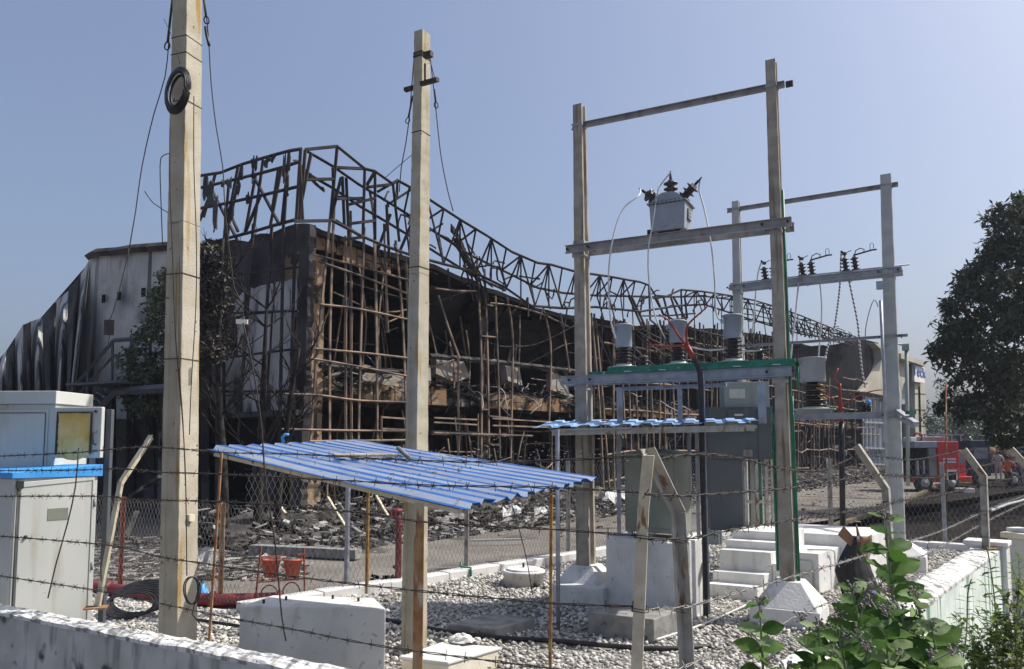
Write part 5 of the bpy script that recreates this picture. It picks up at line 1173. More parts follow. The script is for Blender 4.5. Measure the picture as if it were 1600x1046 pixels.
bpart(m, 'inner_rod', m_steel_br)
m = MB(); random.seed(42)      # sagging roof sheets and purlins hanging inside
for i in range(26):
    px = random.uniform(640,1300); s_ = sat(px); w_ = random.uniform(.8,2.4); zt_ = FP(px,rowat(px,edge)).z-random.uniform(.1,.5); vs_ = []
    for a in range(6):
        t = a/5
        for b in (0,1): vs_.append(BP(s_+(b-.5)*w_+random.gauss(0,.08)+t*.4, -random.uniform(.2,.5)-t*2.2, zt_-t*random.uniform(1.0,1.9)+random.gauss(0,.1)))
    m.add(vs_, [(2*a,2*a+1,2*a+3,2*a+2) for a in range(5)])
o_ = bpart(m, 'sagging_sheet', m_sheet_in)
# ---- roof truss cage
def truss(m, A_, B_, n, w_, zig=True, diag=1):
    pass
O2, O3 = 1.7, .6      # outer and inner planes
OT = [(527,229),(570,264)]; 
m = MB()
def seg(a, b, wd=.06): m.bar(a, b, wd)
top_o = [(527,229),(570,264),(586,268),(614,288),(621,282),(645,295),(680,318),(720,344),(760,368),(800,394),(840,411),(862,414),(900,425),(950,432),(1000,441),(1014,446)]
top_o2 = [(1065,453),(1100,456),(1140,462),(1180,470),(1220,482),(1250,493),(1280,505),(1310,517),(1338,527)]
top_i = [(477,235),(520,260),(560,288),(600,312),(645,340),(689,369),(737,400),(790,425),(840,450),(880,458),(930,462),(980,463),(1016,464)]
top_i2 = [(1020,464),(1060,464),(1100,463),(1140,468),(1180,476),(1220,488),(1260,503),(1300,520),(1335,530)]
bot_o = [(517,344),(567,370),(600,384),(645,400),(690,412),(737,424),(790,450),(830,478),(880,482),(930,480),(1000,487),(1060,478),(1100,476),(1150,492),(1200,508),(1250,522),(1300,530),(1338,534)]
def chord(tab, o, wd=.07):
    p = [FP(x,y,o) for x,y in tab]; m.path(p, wd); return p
chord(top_o, O2); chord(top_o2, O2); chord(top_i, O3); chord(top_i2, O3); chord(bot_o, O2*.7)
chord([(x,y+34-(x-520)*.018) for x,y in top_i[:8]], O3)
bpart(m, 'roof_truss', m_steel_dk)
m = MB(); random.seed(33)
def both(px): return FP(px, rowat(px, top_o if px < 1020 else top_o2), O2), FP(px, rowat(px, bot_o), O2*.7)
px = 640; k = 0; st = 27; pts = []
while px < 1336:
    if px < 1012 or px > 1066: pts.append(px)
    px += st; st = max(9, st*.972)
for k, (x0, x1) in enumerate(zip(pts[:-1], pts[1:])):
    if x1-x0 > 40: continue
    t0, b0 = both(x0); t1, b1_ = both(x1); off = 8-(x0-540)/110
    i0 = FP(x0-off*1.2, rowat(x0-off*1.2, top_i if x0 < 1020 else top_i2), O3)
    seg(t0, i0, .05)
    seg(t0 if k % 2 else i0, b0, .05)
    if k % 2: seg(t0, b1_, .045)
    else: seg(b0, t1, .045)
    i1 = FP(x1-off, rowat(x1-off, top_i if x1 < 1020 else top_i2), O3)
    if random.random() < .4: seg(i0, FP(x0+random.uniform(-3,6), rowat(x0, edge), 0), .045)
    if random.random() < .5: seg(t1, i0, .045)
for px in range(1205,1338,6):
    t_ = FP(px,rowat(px,top_o2)+2,O2); b_ = FP(px+random.uniform(-6,6),rowat(px,bot_o)+4,O2*.7); i_ = FP(px-5,rowat(px-5,top_i2)+3,O3); seg(i_, b_, .05)
    if random.random() < .6: seg(t_, FP(px-9,rowat(max(1204,px-9),top_i2),O3), .05)
    if random.random() < .5: seg(i_, FP(px+7,rowat(min(1337,px+7),bot_o),O2*.7), .05)
for dy in (9,17,25): m.path([FP(x,y+dy*(1-(x-1180)/260),O3+.3) for x,y in top_i2[3:]], .05)
bpart(m, 'truss_web', m_steel_dk)
# first cage boxes at the corner, hand placed
m = MB()
for a, b in (((527,229),(516,345)),((570,264),(567,371)),((527,229),(477,234)),((570,264),(524,262)),((567,371),(524,345)),((517,345),(460,346)),((567,371),(532,375)),((520,262),(521,300)),((586,268),(586,375)),((586,268),(573,290)),((614,288),(573,293)),((614,288),(624,378)),((621,282),(590,300)),((621,282),(620,310)),((645,295),(609,318)),((645,300),(640,400)),
             ((522,280),(480,281)),((477,235),(468,345)),((486,240),(466,340)),((470,233),(463,344)),((468,253),(473,345)),((564,312),(525,308)),((535,276),(538,352)),((541,278),(545,372)),((533,278),(516,345)),((604,320),(608,400)),((610,335),(590,392)),((645,345),(625,392)),((525,311),(568,310)),((586,310),(545,320)),((586,345),(545,350))):
    seg(FP(*a, 1.2), FP(*b, 1.0), .07)
bpart(m, 'corner_cage', m_steel_dk)
# collapsed link between the two truss runs
m = MB()
for tab in ([(1014,446),(1024,462),(1048,464),(1052,452)],[(1014,446),(1016,500),(1030,512)],[(1022,464),(1036,490),(1052,500),(1070,498)],[(1024,462),(1040,500)],[(1048,464),(1060,500)],[(1052,464),(1072,500)],[(1036,462),(1046,500)],[(1004,464),(1000,494),(1040,494),(1086,490)],[(982,462),(1003,510)],[(986,462),(1008,510)],[(1064,453),(1040,464),(1020,466)],[(1064,453),(1066,500)],[(1070,466),(1074,498)]):
    m.path([FP(x,y,1.1) for x,y in tab], .07)
bpart(m, 'twisted_bar', m_steel_dk)
m = MB(); random.seed(55)      # broken, bowed members tangled through the roof truss
for i in range(70):
    px = random.uniform(575,1330); y_ = rowat(px,bot_o) if random.random() < .5 else rowat(px, top_i if px < 1016 else top_i2); k_ = max(.35, 1-(px-575)/1000)
    dx = random.uniform(-34,40)*k_; dy = random.uniform(-26,34)*k_; p0 = FP(px,y_+random.uniform(-6,6)*k_,random.uniform(.3,1.6)); p2 = FP(px+dx,min(y_+dy, rowat(px,bot_o)+30*k_),random.uniform(.3,1.6)); pm = (p0+p2)/2+Vector((random.gauss(0,.15),random.gauss(0,.15),random.gauss(0,.22)))
    m.path(smooth_pts([p0,pm,p2],.3), .045)
bpart(m, 'broken_bar', m_steel_dk)
# dangling torn sheets on the truss
m = MB(); random.seed(70)
for px, py, w_, h_ in ((705,352,.5,1.6),(712,372,.4,1.5),(720,392,.5,1.2),(462,250,.2,.9)):
    w_ *= .45; h_ *= .7; p = FP(px,py,.8); vs = []
    for i in range(7):
        t = i/6; vs += [p+FA*(-w_/2+t*.9)+UP*(-h_*t)+FO*random.uniform(-.1,.1), p+FA*(w_/2*(1-t*.6)+t*.9)+UP*(-h_*t+random.uniform(-.1,.1))+FO*random.uniform(-.1,.1)]
    m.slab([vs[i] for i in range(0,14,2)]+[vs[i] for i in range(13,0,-2)], FO*.03)
bpart(m, 'torn_sheet', m_sootwall)
m = MB()
for f in (0,.25,.5,.75,1):
    m.path(smooth_pts([FP(689+f*10,368+f*4,.8),FP(712+f*10,385+f*8,.8),FP(722+f*18,402+f*12,.7),FP(728+f*26,420+f*14,.6),FP(740+f*24,470,.6)],.4), .06)
bpart(m, 'buckled_bar', m_steel_dk)

# ---- left end: trusses in the end wall plane
m = MB()
def lseg(tab, o=.3, wd=.075):
    p = [LP(x,y,o) for x,y in tab]; m.path(p, wd)
lseg([(471,233),(452,236),(415,246),(378,257),(345,270),(312,275)]); lseg([(468,253),(440,262),(407,271),(370,280),(337,288),(312,294)]); lseg([(465,292),(407,306),(353,318),(312,326)]); lseg([(460,344),(430,352),(396,362),(335,378),(315,384)])
for a, b in (((452,236),(440,352)),((411,250),(396,362)),((378,258),(352,378)),((337,270),(318,340)),((400,271),(383,364)),((396,275),(437,352)),((325,285),(372,378)),((372,260),(356,345)),((440,262),(422,355)),((435,265),(425,330)),((362,320),(355,375)),((448,280),(444,350)),((407,306),(383,364)),((330,300),(312,345)),((353,320),(372,362)),((358,282),(350,378))):
    lseg([a,b], .3, .065)
# cladding rails in front of the end wall
for x0, x1 in ((462,452),(443,437),(396,372),(425,404)): lseg([(x0,350),(x1,690)], .25, .07)
for y0, y1 in ((418,432),(486,490),(545,560),(612,612)): lseg([(466,y0),(405,(y0+y1)/2),(352,y1)], .25, .05)
bpart(m, 'end_frame', m_steel_dk)
m = MB(); random.seed(61)
for px, py, w_, h_ in ((422,248,1.1,.22),(398,252,.6,.35),(378,268,.3,.6),(452,250,.3,.5),(445,262,.18,1.2),(322,290,.5,1.0),(330,300,.6,1.2),(337,330,.5,1.6),(355,284,1.0,.18),(373,290,.5,.3),(352,340,.15,1.1),(396,268,.14,.5),(450,285,.2,.7),(365,330,.12,.9),(388,305,.3,.2)):
    w_ *= .5; h_ *= .5; p = LP(px,py,.35); vs = []; n_ = 8
    for i in range(n_):
        t = i/(n_-1); j = random.uniform(-.12,.12)
        vs.append((p+LA*(-w_/2+w_*t)+UP*(h_/2+random.uniform(-.12,.08)), p+LA*(-w_/2+w_*t+j*.4)+UP*(-h_/2+random.uniform(-.25,.1))))
    m.slab([a for a,b in vs]+[b for a,b in reversed(vs)], FA*-.03)
bpart(m, 'torn_sheet', m_sootwall)
# end wall of the hall : upper charred part, grey cladding, lower recess
def lw(name, pts, mat, o=0.0, th=.15):
    m = MB(); m.slab([LP(x,y,o) for x,y in pts], FA*th); return bpart(m, name, mat)
def ragged(pts, amp, step, seed):
    random.seed(seed); out = []
    for (x0,y0),(x1,y1) in zip(pts, pts[1:]+pts[:1]):
        n = max(1,int(math.hypot(x1-x0,y1-y0)/step))
        for i in range(n): out.append((x0+(x1-x0)*i/n+(random.uniform(-amp,amp) if i else 0), y0+(y1-y0)*i/n+(random.uniform(-amp,amp) if i else 0)))
    return out
lw('charred_wall', ragged([(484,350),(455,352),(430,362),(395,368),(388,378),(345,374),(300,384),(262,386),(262,900),(466,900)],2,9,4), m_sootwall, 0, .2)
m = MB(); random.seed(14)
pan = [([(466,432),(446,440),(430,441),(428,486),(462,486)],0),([(427,443),(405,447),(396,452),(388,447),(384,490),(425,488)],1),([(460,488),(427,489),(424,549),(456,545)],2),([(423,490),(384,493),(370,500),(372,556),(420,550)],3),([(456,547),(423,551),(419,612),(450,608)],4),([(418,552),(372,558),(352,560),(350,618),(415,613)],5),([(449,611),(415,615),(350,620),(345,648),(446,642)],6),([(381,455),(368,470),(362,496),(380,492)],7),([(348,560),(330,566),(325,620),(345,618)],8)]
for pts, i in pan: m.slab([LP(x,y,.03+.004*i) for x,y in pts], FA*.025)
bpart(m, 'cladding_panel', m_sheet2)
lw('ledge', [(462,640),(400,643),(318,647),(318,656),(400,652),(462,649)], m_slab, .35, .3)
lw('low_panel', [(450,650),(400,654),(318,658),(318,900),(450,860)], m_soot, .04, .03)  # flat black panel, shade of the open recess put into the colour
lw('plaster_wall', [(440,700),(395,703),(392,800),(436,800)], m_sootwall, .08, .03)
# big corrugated end sheets, light grey with soot
m = MB(); random.seed(50)
def lsheet(tab_top, tab_bot, o=.0, pitch=2.6, dp=.09, mat=m_sheet, name='end_sheet', bow=0.0):
    m = MB(); x0 = tab_top[0][0]; x1 = tab_top[-1][0]; n = max(4, int((x1-x0)/pitch)); NR = 10; vs = []
    for i in range(n+1):
        t = i/n; xt = x0+(x1-x0)*t; yt = rowat(xt, tab_top); xb = tab_bot[0][0]+(tab_bot[-1][0]-tab_bot[0][0])*t; yb = rowat(xb, tab_bot)
        for k in range(NR+1):
            f = k/NR; q = o+(dp if i % 4 in (1,2) else 0)+bow*math.sin(f*math.pi)*math.sin(t*math.pi)
            vs.append(LP(xt+(xb-xt)*f, yt+(yb-yt)*f, q))
    m.add(vs, [(i*(NR+1)+k, i*(NR+1)+k+1, (i+1)*(NR+1)+k+1, (i+1)*(NR+1)+k) for i in range(n) for k in range(NR)]); o_ = bpart(m, name, mat)
    s_ = o_.modifiers.new('t','SOLIDIFY'); s_.thickness = .02; return o_
lsheet([(141,403),(150,398),(200,393),(262,388),(290,386)], [(104,760),(290,790)], .15, 5.5, .045)
m = MB()
p = [(138,401),(150,395),(182,393),(205,389),(262,385),(300,383)]; m.path([LP(x,y,.3) for x,y in p], .22); bpart(m, 'eaves_flashing', m_sootwall)
# gently folded buckled sheets
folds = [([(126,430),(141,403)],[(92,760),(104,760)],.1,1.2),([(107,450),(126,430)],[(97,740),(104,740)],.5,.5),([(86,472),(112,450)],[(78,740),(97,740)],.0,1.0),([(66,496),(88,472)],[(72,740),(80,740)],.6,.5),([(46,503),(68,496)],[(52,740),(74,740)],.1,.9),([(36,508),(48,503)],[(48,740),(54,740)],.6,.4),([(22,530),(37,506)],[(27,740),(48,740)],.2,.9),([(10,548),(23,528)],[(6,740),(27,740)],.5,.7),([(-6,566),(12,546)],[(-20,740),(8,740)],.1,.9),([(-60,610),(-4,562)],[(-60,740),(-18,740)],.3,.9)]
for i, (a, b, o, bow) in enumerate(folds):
    lsheet(a, b, o, 2.2, .03, m_sheet if i % 2 == 0 else m_sootwall, 'buckled_sheet', bow)  # alternate strips dark: shade of the gaps between folds put into colour
m = MB()
for px, py in ((162,467),(186,463),(224,457)): q = LP(px,py,.32); m.box(q, (.18,.06,.28), math.atan2(LA.y,LA.x))
bpart(m, 'vent_hole', m_soot)
m = MB(); m.slab([LP(x,y,-3.0) for x,y in ((300,384),(150,398),(0,570),(-60,600),(-60,900),(300,900))], FA*.1); bpart(m, 'inner_end_wall', m_soot)
m = MB(); m.slab([LP(x,y,-.9) for x,y in ((480,352),(262,392),(146,402),(146,760),(470,760))], FA*.1)
# low part of the hall behind stairs
lw('low_panel', [(290,655),(180,655),(150,655),(150,820),(290,900)], m_sootwall, .4, .1)
for px in (296,236,205,322,344):
    m = MB(); a = LP(px,560,.45); b = LP(px,860,.45); b.z = 0; m.bar(b, a, .22); bpart(m, 'column', m_sootwall)

# ---------------------------------------------------------------- steel staircase at the end wall
def LPo(px,py): return LP(px,py,1.2)
T = thing('steel_staircase', LPo(170,800), 'dark steel staircase climbing the sooty end wall behind the cabinets', 'staircase')
m_st = M('dark_stair_paint', (.055,.065,.085), (.09,.09,.10), 3, rough=.7, bump=.1)
m = MB(); m.path([LPo(88,636),(LPo(178,532)),LPo(262,526)], .11); m.path([LPo(98,642),LPo(178,556),LPo(262,552)], .08); m.build('handrail', m_st, T)
m = MB()
for x, y0, y1 in ((103,622,660),(137,578,625),(176,534,600),(205,530,600),(235,528,600)): m.bar(LPo(x,y0),LPo(x-1,y1),.06)
m.build('baluster', m_st, T)
m = MB(); m.path([LPo(96,680),LPo(165,605),LPo(262,600)], .22); m.path([LP(112,686,2.2),LP(180,612,2.2),LP(262,607,2.2)], .18); m.build('stringer', m_st, T)
m = MB()
for i in range(9):
    f = i/9; a = LPo(100+f*65,676-f*70); b = LP(114+f*66,682-f*70,2.2); m.bar(a, b, .28, .04, up=UP)
m.build('tread', m_st, T)
m = MB()
for x in (172,258): a = LPo(x,600); b = LPo(x,800); b.z = 0; m.bar(b, a, .26)
m.build('post', m_st, T)
m = MB(); a = LPo(178,604); b = LPo(262,600); m.slab([a,b,b-FA*1.4,a-FA*1.4], UP*-.06); m.build('landing', m_st, T)

# ---------------------------------------------------------------- right hand concrete front
m_cream_c = M('cream_concrete', (.34,.32,.26), (.42,.40,.33), .35, rough=.9, bump=.15, stain=(.22,.20,.17), sscale=(.35,.35,.12), slo=.5, shi=.7)
m_glass = bpy.data.materials.new('showroom_glass'); m_glass.use_nodes = True; _b = m_glass.node_tree.nodes['Principled BSDF']; _b.inputs['Base Color'].default_value = (.16,.20,.23,1); _b.inputs['Roughness'].default_value = .12; _b.inputs['Specular IOR Level'].default_value = .9
b0 = FP(1375,700,1.2); T = thing('showroom_front', Vector((b0.x,b0.y,0)), 'pale concrete showroom front with glass wall joined to the burnt hall', 'building')
def fpoly(name, pts, o, mat, th=.3, par=None):
    m = MB(); m.slab([FP(x,y,o) for x,y in pts], FO*-th); return m.build(name, mat, par or T)
fpoly('black_fascia', ragged([(1150,545),(1238,545),(1300,540),(1345,530),(1372,536),(1374,570),(1366,590),(1352,606),(1340,640),(1290,640),(1150,640)],2,12,9), .3, m_pitch, .6)
ar = [(1366,536),(1376,545),(1378,562),(1374,580),(1364,596),(1350,612),(1380,618),(1405,628),(1412,600),(1425,585),(1446,582),(1446,566),(1420,556),(1395,545)]
fpoly('curved_fascia', ar, .9, m_cream_c, 1.2)
fpoly('fascia_cap', [(1408,552),(1446,566),(1446,573),(1408,560)], 1.6, m_cream_c, 2.0)
gl = fpoly('glass_wall', [(1348,606),(1406,622),(1406,744),(1348,746)], .2, m_glass, .1)
m = MB()
for x in (1352,1358,1364,1371,1379,1388,1398): m.bar(FP(x,608+(x-1348)*.27,.35), FP(x,744,.35), .12)
for y in (622,660,700,725): m.bar(FP(1350,y,.35), FP(1405,y+2,.35), .12)
m.build('mullion', m_galv, T)
fpoly('pier', [(1404,622),(1412,600),(1428,588),(1431,740),(1404,745)], .5, m_cab_side, .5)
fpoly('recess', [(1410,632),(1416,632),(1418,740),(1411,742)], .56, m_soot, .05)  # dark strip laid on the pier, the recess shade put into its colour
fpoly('end_pier', [(1429,572),(1445,576),(1449,738),(1431,740)], 1.0, m_cream_c, 3)
m = MB()
for y in (615,640,665,690): m.bar(FP(1430,y,1.03), FP(1447,y+1,1.03), .04)
m.build('joint', m_slab, T); m = MB(); m.bar(FP(1436,604,1.04), FP(1439,735,1.04), .35, .05); m.build('groove', m_slab, T)
sg_ = fpoly('sign_board', [(1428.5,571),(1444.5,574.5),(1445,599),(1429,596.5)], 1.35, m_white, .2)
fo = bpy.data.curves.new('lettering', 'FONT'); fo.body = 'Teck'; fo.size = 1.0; fo.extrude = .02; fo.align_x = 'CENTER'
_t = bpy.data.objects.new('lettering', fo); COL.objects.link(_t); bpy.context.view_layer.update(); fo.materials.append(M('blue_lettering', (.02,.09,.40), bump=0, rough=.5)); _me = bpy.data.meshes.new_from_object(_t); bpy.data.objects.remove(_t); to = bpy.data.objects.new('lettering', _me); COL.objects.link(to); to.parent = sg_; cpt = FP(1437,588.5,1.39)-wloc(sg_)
mt = Matrix((( FA.x, 0, FO.x), (FA.y, 0, FO.y), (0, 1, 0))); to.rotation_euler = mt.to_euler(); to.location = cpt; to.scale = (2.6,1.35,1)


# rubble along the hall
m = MB(); random.seed(91)
for i in range(11000):
    s_ = random.uniform(-3, S1+2)*(1 if i % 2 else .5); o = random.random()**1.4*4.2-.2; z = max(0, .75*(1-o/3.4))*random.random()+.02
    l = random.uniform(.05,.32)*(1 if i % 14 else 2.6); c_ = BP(s_,o,z)
    m.box(c_, (l, random.uniform(.02,.16), random.uniform(.01,.06)), random.uniform(0,3.1), Matrix.Rotation(random.uniform(-.5,.5),3,'X')@Matrix.Rotation(random.uniform(-.4,.4),3,'Y'))
m_rub = leafmat('burnt_rubble', (.02,.019,.018), (.07,.065,.06), (.36,.34,.32), 0, .95)
tag(m.build('rubble', m_rub, origin=C0), 'scattered burnt rubble and ash along the foot of the burnt hall', 'rubble', kind='stuff')
m = MB(); random.seed(92)
for i in range(2600):
    px = random.uniform(120,470); py = random.uniform(838,905); c_ = G(px,py,.02); l = random.uniform(.05,.35)
    m.box(c_, (l, random.uniform(.02,.1), random.uniform(.01,.04)), random.uniform(0,3.1), Matrix.Rotation(random.uniform(-.3,.3),3,'X'))
for i in range(900):
    px = random.uniform(640,1420); py = 697+random.uniform(55,150)*random.random(); c_ = G(px,py,.02); l = random.uniform(.04,.25)
    m.box(c_, (l, random.uniform(.02,.1), random.uniform(.01,.04)), random.uniform(0,3.1), Matrix.Rotation(random.uniform(-.3,.3),3,'X'))
tag(m.build('litter', m_rub, origin=C0+Vector((2,-3,0))), 'small burnt litter strewn over the dusty yard', 'litter', kind='stuff')
m = MB(); random.seed(93)
vs = []
for i in range(90): # ragged ash mound strip
    for j in range(9):
        s_ = -3+i*.65; o = j*.45-.3; z = (.55*math.exp(-((j-2.2)/2.4)**2))*(.6+.6*random.random())*(1 if j < 8 else 0); p = BP(s_,o,z if j < 8 else -.02); vs.append(p)
m.add(vs, [(i*9+j, (i+1)*9+j, (i+1)*9+j+1, i*9+j+1) for i in range(89) for j in range(8)]); 
tag(m.build('ash', M('ash_heap', (.04,.037,.035), (.10,.093,.088), 1.8, rough=.97, bump=1, bscale=7, bdist=.08, stain2=(.02,.02,.02), s2scale=2, s2lo=.5, s2hi=.6), origin=C0), 'long low ash heap at the foot of the hall front', 'ash', kind='stuff')
# kerb / step in front of the hall, and fallen members
for px0,py0,px1,py1,w_,mt,lab in ((395,858,560,866,.25,m_dkconc,'long broken grey concrete kerb lying before the burnt corner'),(432,783,464,829,.07,m_cream,'pale fallen bar leaning near the charred corner pillar'),(512,777,540,823,.06,m_cream,'second pale fallen bar leaning behind the fence'),(470,830,536,826,.08,m_steel_br,'rusty bar lying flat near the corner pillar'),(588,775,606,806,.06,m_cream,'short pale bar leaning left of the red hydrant'),
        (735,845,820,843,.06,m_cab,'pale bent strip lying on the yard beyond the right fence post'),(196,842,214,800,.1,m_slab,'grey fallen beam end beside the staircase foot'),(150,815,250,745,.12,m_slab,'long sooty beam leaning behind the cream iron post')):
    a = G(px0,py0,.12) if py0 > 800 else P(px0,py0,19.0); b = G(px1,py1,.12) if py1 > 835 else P(px1,py1,18.6)
    m = MB(); m.bar(a, b, w_, w_*.7); tag(m.build('fallen_beam', mt), lab, 'beam', 'fallen bars near the hall')
random.seed(23)
for i,(px,py,w_,mt,lab) in enumerate(((715,805,.5,m_sheet,'crumpled pale sheet lying in the rubble right of the blue roof'),(800,800,.5,m_white,'white torn scrap lying in the rubble left of the pole'),(845,798,.35,m_white,'small white scrap leaning in the rubble near the pole'),(960,775,.7,m_white,'white draped scrap behind the fence left of the olive cabinet'),(318,868,.55,m_sheet,'pale blue grey scrap sheet right of the tall pole'),(1005,770,.5,m_plinth,'pale scrap just behind the crossed iron posts'),(690,812,.4,m_sheet,'bent grey scrap near the hydrant'),(930,770,.5,m_conc_post,'pale brown box standing in the rubble right of the left frame pole'))):
    q = G(px,py+14,.0); Yq = max(14.5, min(q.y, 21)); q = P(px,py,Yq); q.z = max(q.z,.12); vs = []
    for a in range(5):
        for b in range(4): vs.append(q+Vector((w_*(a/4-.5), w_*.5*(b/3-.5)+random.uniform(-.05,.05), w_*.5*(b/3-.5)*.7+random.uniform(-.08,.08)*w_*2)))
    m = MB(); m.add(vs, [(a*4+b,(a+1)*4+b,(a+1)*4+b+1,a*4+b+1) for a in range(4) for b in range(3)]); o = m.build('scrap_sheet', mt); s_ = o.modifiers.new('t','SOLIDIFY'); s_.thickness = .02
    tag(o, lab, 'scrap', 'torn scraps in the rubble')
m_leaf_dk = leafmat('dark_tree_leaf', (.026,.042,.020), (.045,.062,.026), (.09,.085,.042), .25)
m_leaf_mid = leafmat('hazy_tree_leaf', (.06,.09,.06), (.08,.11,.07), (.11,.14,.10), .2)
m_leaf_bush = leafmat('dusty_bush_leaf', (.03,.045,.02), (.05,.07,.03), (.10,.11,.06), .2)
m_bark = M('brown_bark', (.07,.055,.04), (.11,.09,.07), 6, rough=.95, bump=.6)
m_bark_b = M('charred_bark', (.018,.016,.016), (.05,.045,.042), 8, rough=.95, bump=.6)
def leaves(centres, n, spread, size, name, mat, par, seed=1, droop=.3, aspect=.42):
    rng = np.random.default_rng(seed); C_ = np.array(centres); k = len(C_)
    idx = rng.integers(0, k, n); d = rng.normal(size=(n,3)); d /= np.linalg.norm(d,axis=1)[:,None]+1e-9
    rad = spread*rng.random(n)**.5; p = C_[idx][:, :3]+d*rad[:,None]*np.array([1,1,.8])*(C_[idx][:,3:4] if C_.shape[1] > 3 else 1)
    a = rng.normal(size=(n,3)); a[:,2] -= droop; a /= np.linalg.norm(a,axis=1)[:,None]; b = np.cross(a, rng.normal(size=(n,3))); b /= np.linalg.norm(b,axis=1)[:,None]
    s = size*rng.uniform(.6,1.3,n)[:,None]; nn = np.cross(a,b)
    v = np.stack([p, p+a*s*.5+b*s*aspect*.5+nn*s*.06, p+a*s, p+a*s*.5-b*s*aspect*.5+nn*s*.06], 1).reshape(-1,3)-np.array(tuple(wloc(par)))
    me = bpy.data.meshes.new(name); me.vertices.add(4*n); me.vertices.foreach_set('co', v.astype(np.float32).ravel())
    me.loops.add(4*n); me.loops.foreach_set('vertex_index', np.arange(4*n,dtype=np.int32)); me.polygons.add(n); me.polygons.foreach_set('loop_start', np.arange(0,4*n,4,dtype=np.int32))
    me.update(calc_edges=True); me.materials.append(mat); o = bpy.data.objects.new(name, me); COL.objects.link(o); o.parent = par; return o
def limb(m, a, d, L, r, depth, rng, kids, tips, spread=.7, up=.25, shrink=.68, n=5):
    pts = [Vector(a)]; d = Vector(d).normalized()
    for i in range(n):
        d = (d+Vector((rng.uniform(-.16,.16),rng.uniform(-.16,.16),rng.uniform(-.06,.14)*up*3))).normalized(); pts.append(pts[-1]+d*L/n)
    m.tube(pts, [r*(1-.5*i/n) for i in range(n+1)], 6 if r > .02 else 4, False)
    if depth == 0: tips.append(pts[-1]); return
    for k in range(kids):
        i = rng.randint(max(1,n//3), n); s = Vector((rng.uniform(-1,1),rng.uniform(-1,1),rng.uniform(-.2,.9)*up*2)).normalized()
        limb(m, pts[i], (d*(1-spread*.6)+s*spread), L*shrink*rng.uniform(.7,1.1), r*.5, depth-1, rng, kids, tips, spread, up, shrink, n)
    tips.append(pts[-1])
# big tree on the right
rng = random.Random(5); Yt = 27.0
tb = P(1665,760,Yt); tb.z = 0; T = thing('broadleaf_tree', tb, 'huge dark leafy tree filling the right edge', 'tree')
m = MB(); tips = []; limb(m, tb, (0,0,1), 3.2, .32, 0, rng, 0, tips, n=5); top_ = tips[-1]; tips = []
for k in range(9): limb(m, top_-UP*rng.uniform(0,1.2), (math.cos(k*.7),math.sin(k*.7),1.6), 2.3, .15, 2, rng, 3, tips, .6, .3)
m.build('trunk', m_bark, T)
ledge = [(302,1588),(310,1572),(318,1556),(335,1541),(370,1536),(400,1532),(415,1512),(440,1488),(470,1474),(500,1468),(530,1460),(560,1457),(590,1466),(610,1490),(640,1500),(665,1530),(690,1560),(705,1570)]
def lx(row):
    for (y0,x0),(y1,x1) in zip(ledge[:-1],ledge[1:]):
        if y0 <= row <= y1: return x0+(x1-x0)*(row-y0)/(y1-y0)
    return 1600
cs = []; rng = random.Random(11); k = 0
while len(cs) < 560:
    row = rng.uniform(306,700); x = lx(row)+9+rng.random()**1.15*190
    if x > 1790-abs(row-500)*.25: continue
    if 560 < row < 690 and x < 1545 and rng.random() < .45: continue
    w_ = max(.6, min(3.6,(x-lx(row))*Yt/1200*1.0)); p = P(x,row,Yt+rng.uniform(-w_,w_)); cs.append((*p, rng.uniform(.6,1.25)))
for px,row in ((1466,634),(1472,640),(1482,628),(1494,640),(1500,652),(1506,632),(1478,612),(1515,645),(1460,562),(1458,545),(1478,474),(1543,342),(1560,322),(1595,308)): cs.append((*P(px,row,Yt), .55))
leaves(cs, 30000, .40, .25, 'crown', m_leaf_dk, T, 3, .6, .36)
m = MB(); m.tube(smooth_pts([P(1560,610,Yt),P(1520,622,Yt),P(1490,634,Yt),P(1466,637,Yt)],.3), .03, 5); m.tube(smooth_pts([P(1600,560,Yt),P(1560,540,Yt),P(1530,510,Yt),P(1500,480,Yt)],.3), .06, 5); m.tube(smooth_pts([P(1620,620,Yt),P(1580,600,Yt),P(1530,560,Yt),P(1480,545,Yt)],.3), .05, 5); m.build('branch', m_bark, T)
# hazy trees beyond
for i,(px,py,Y,wd,ht,lab) in enumerate(((1560,668,66,7,4.5,'pale hazy tree low behind the fire engine, right part'),(1515,650,80,6.5,7.0,'hazy feathery tree rising behind the red fire engine'),(1472,682,95,6,3.6,'small distant hazy tree left of the others behind the fire engine'),(1535,672,60,5,4,'low olive tree behind the cranked post'),(1598,690,50,5,3.6,'pale sunlit bush behind the people at the right edge'),(1640,672,70,8,6,'distant hazy tree past the right edge of the lane'))):
    b = P(px,700,Y); b.z = 0; T = thing('distant_tree', b, lab, 'tree', 'distant hazy trees'); r_ = random.Random(i+40); m = MB(); tips = []
    limb(m, b, (0,0,1), ht*.8, .14, 1, r_, 4, tips, .7, .4); m.build('trunk', m_bark, T)
    c_ = P(px,py,Y); cs = [(c_.x+r_.gauss(0,wd*.33), c_.y+r_.gauss(0,1.5), max(.6,c_.z+r_.gauss(0,ht*.26)), r_.uniform(.6,1.2)) for _ in range(60)]
    leaves(cs, 5200, 1.0, .34, 'crown', m_leaf_mid, T, i, .3)
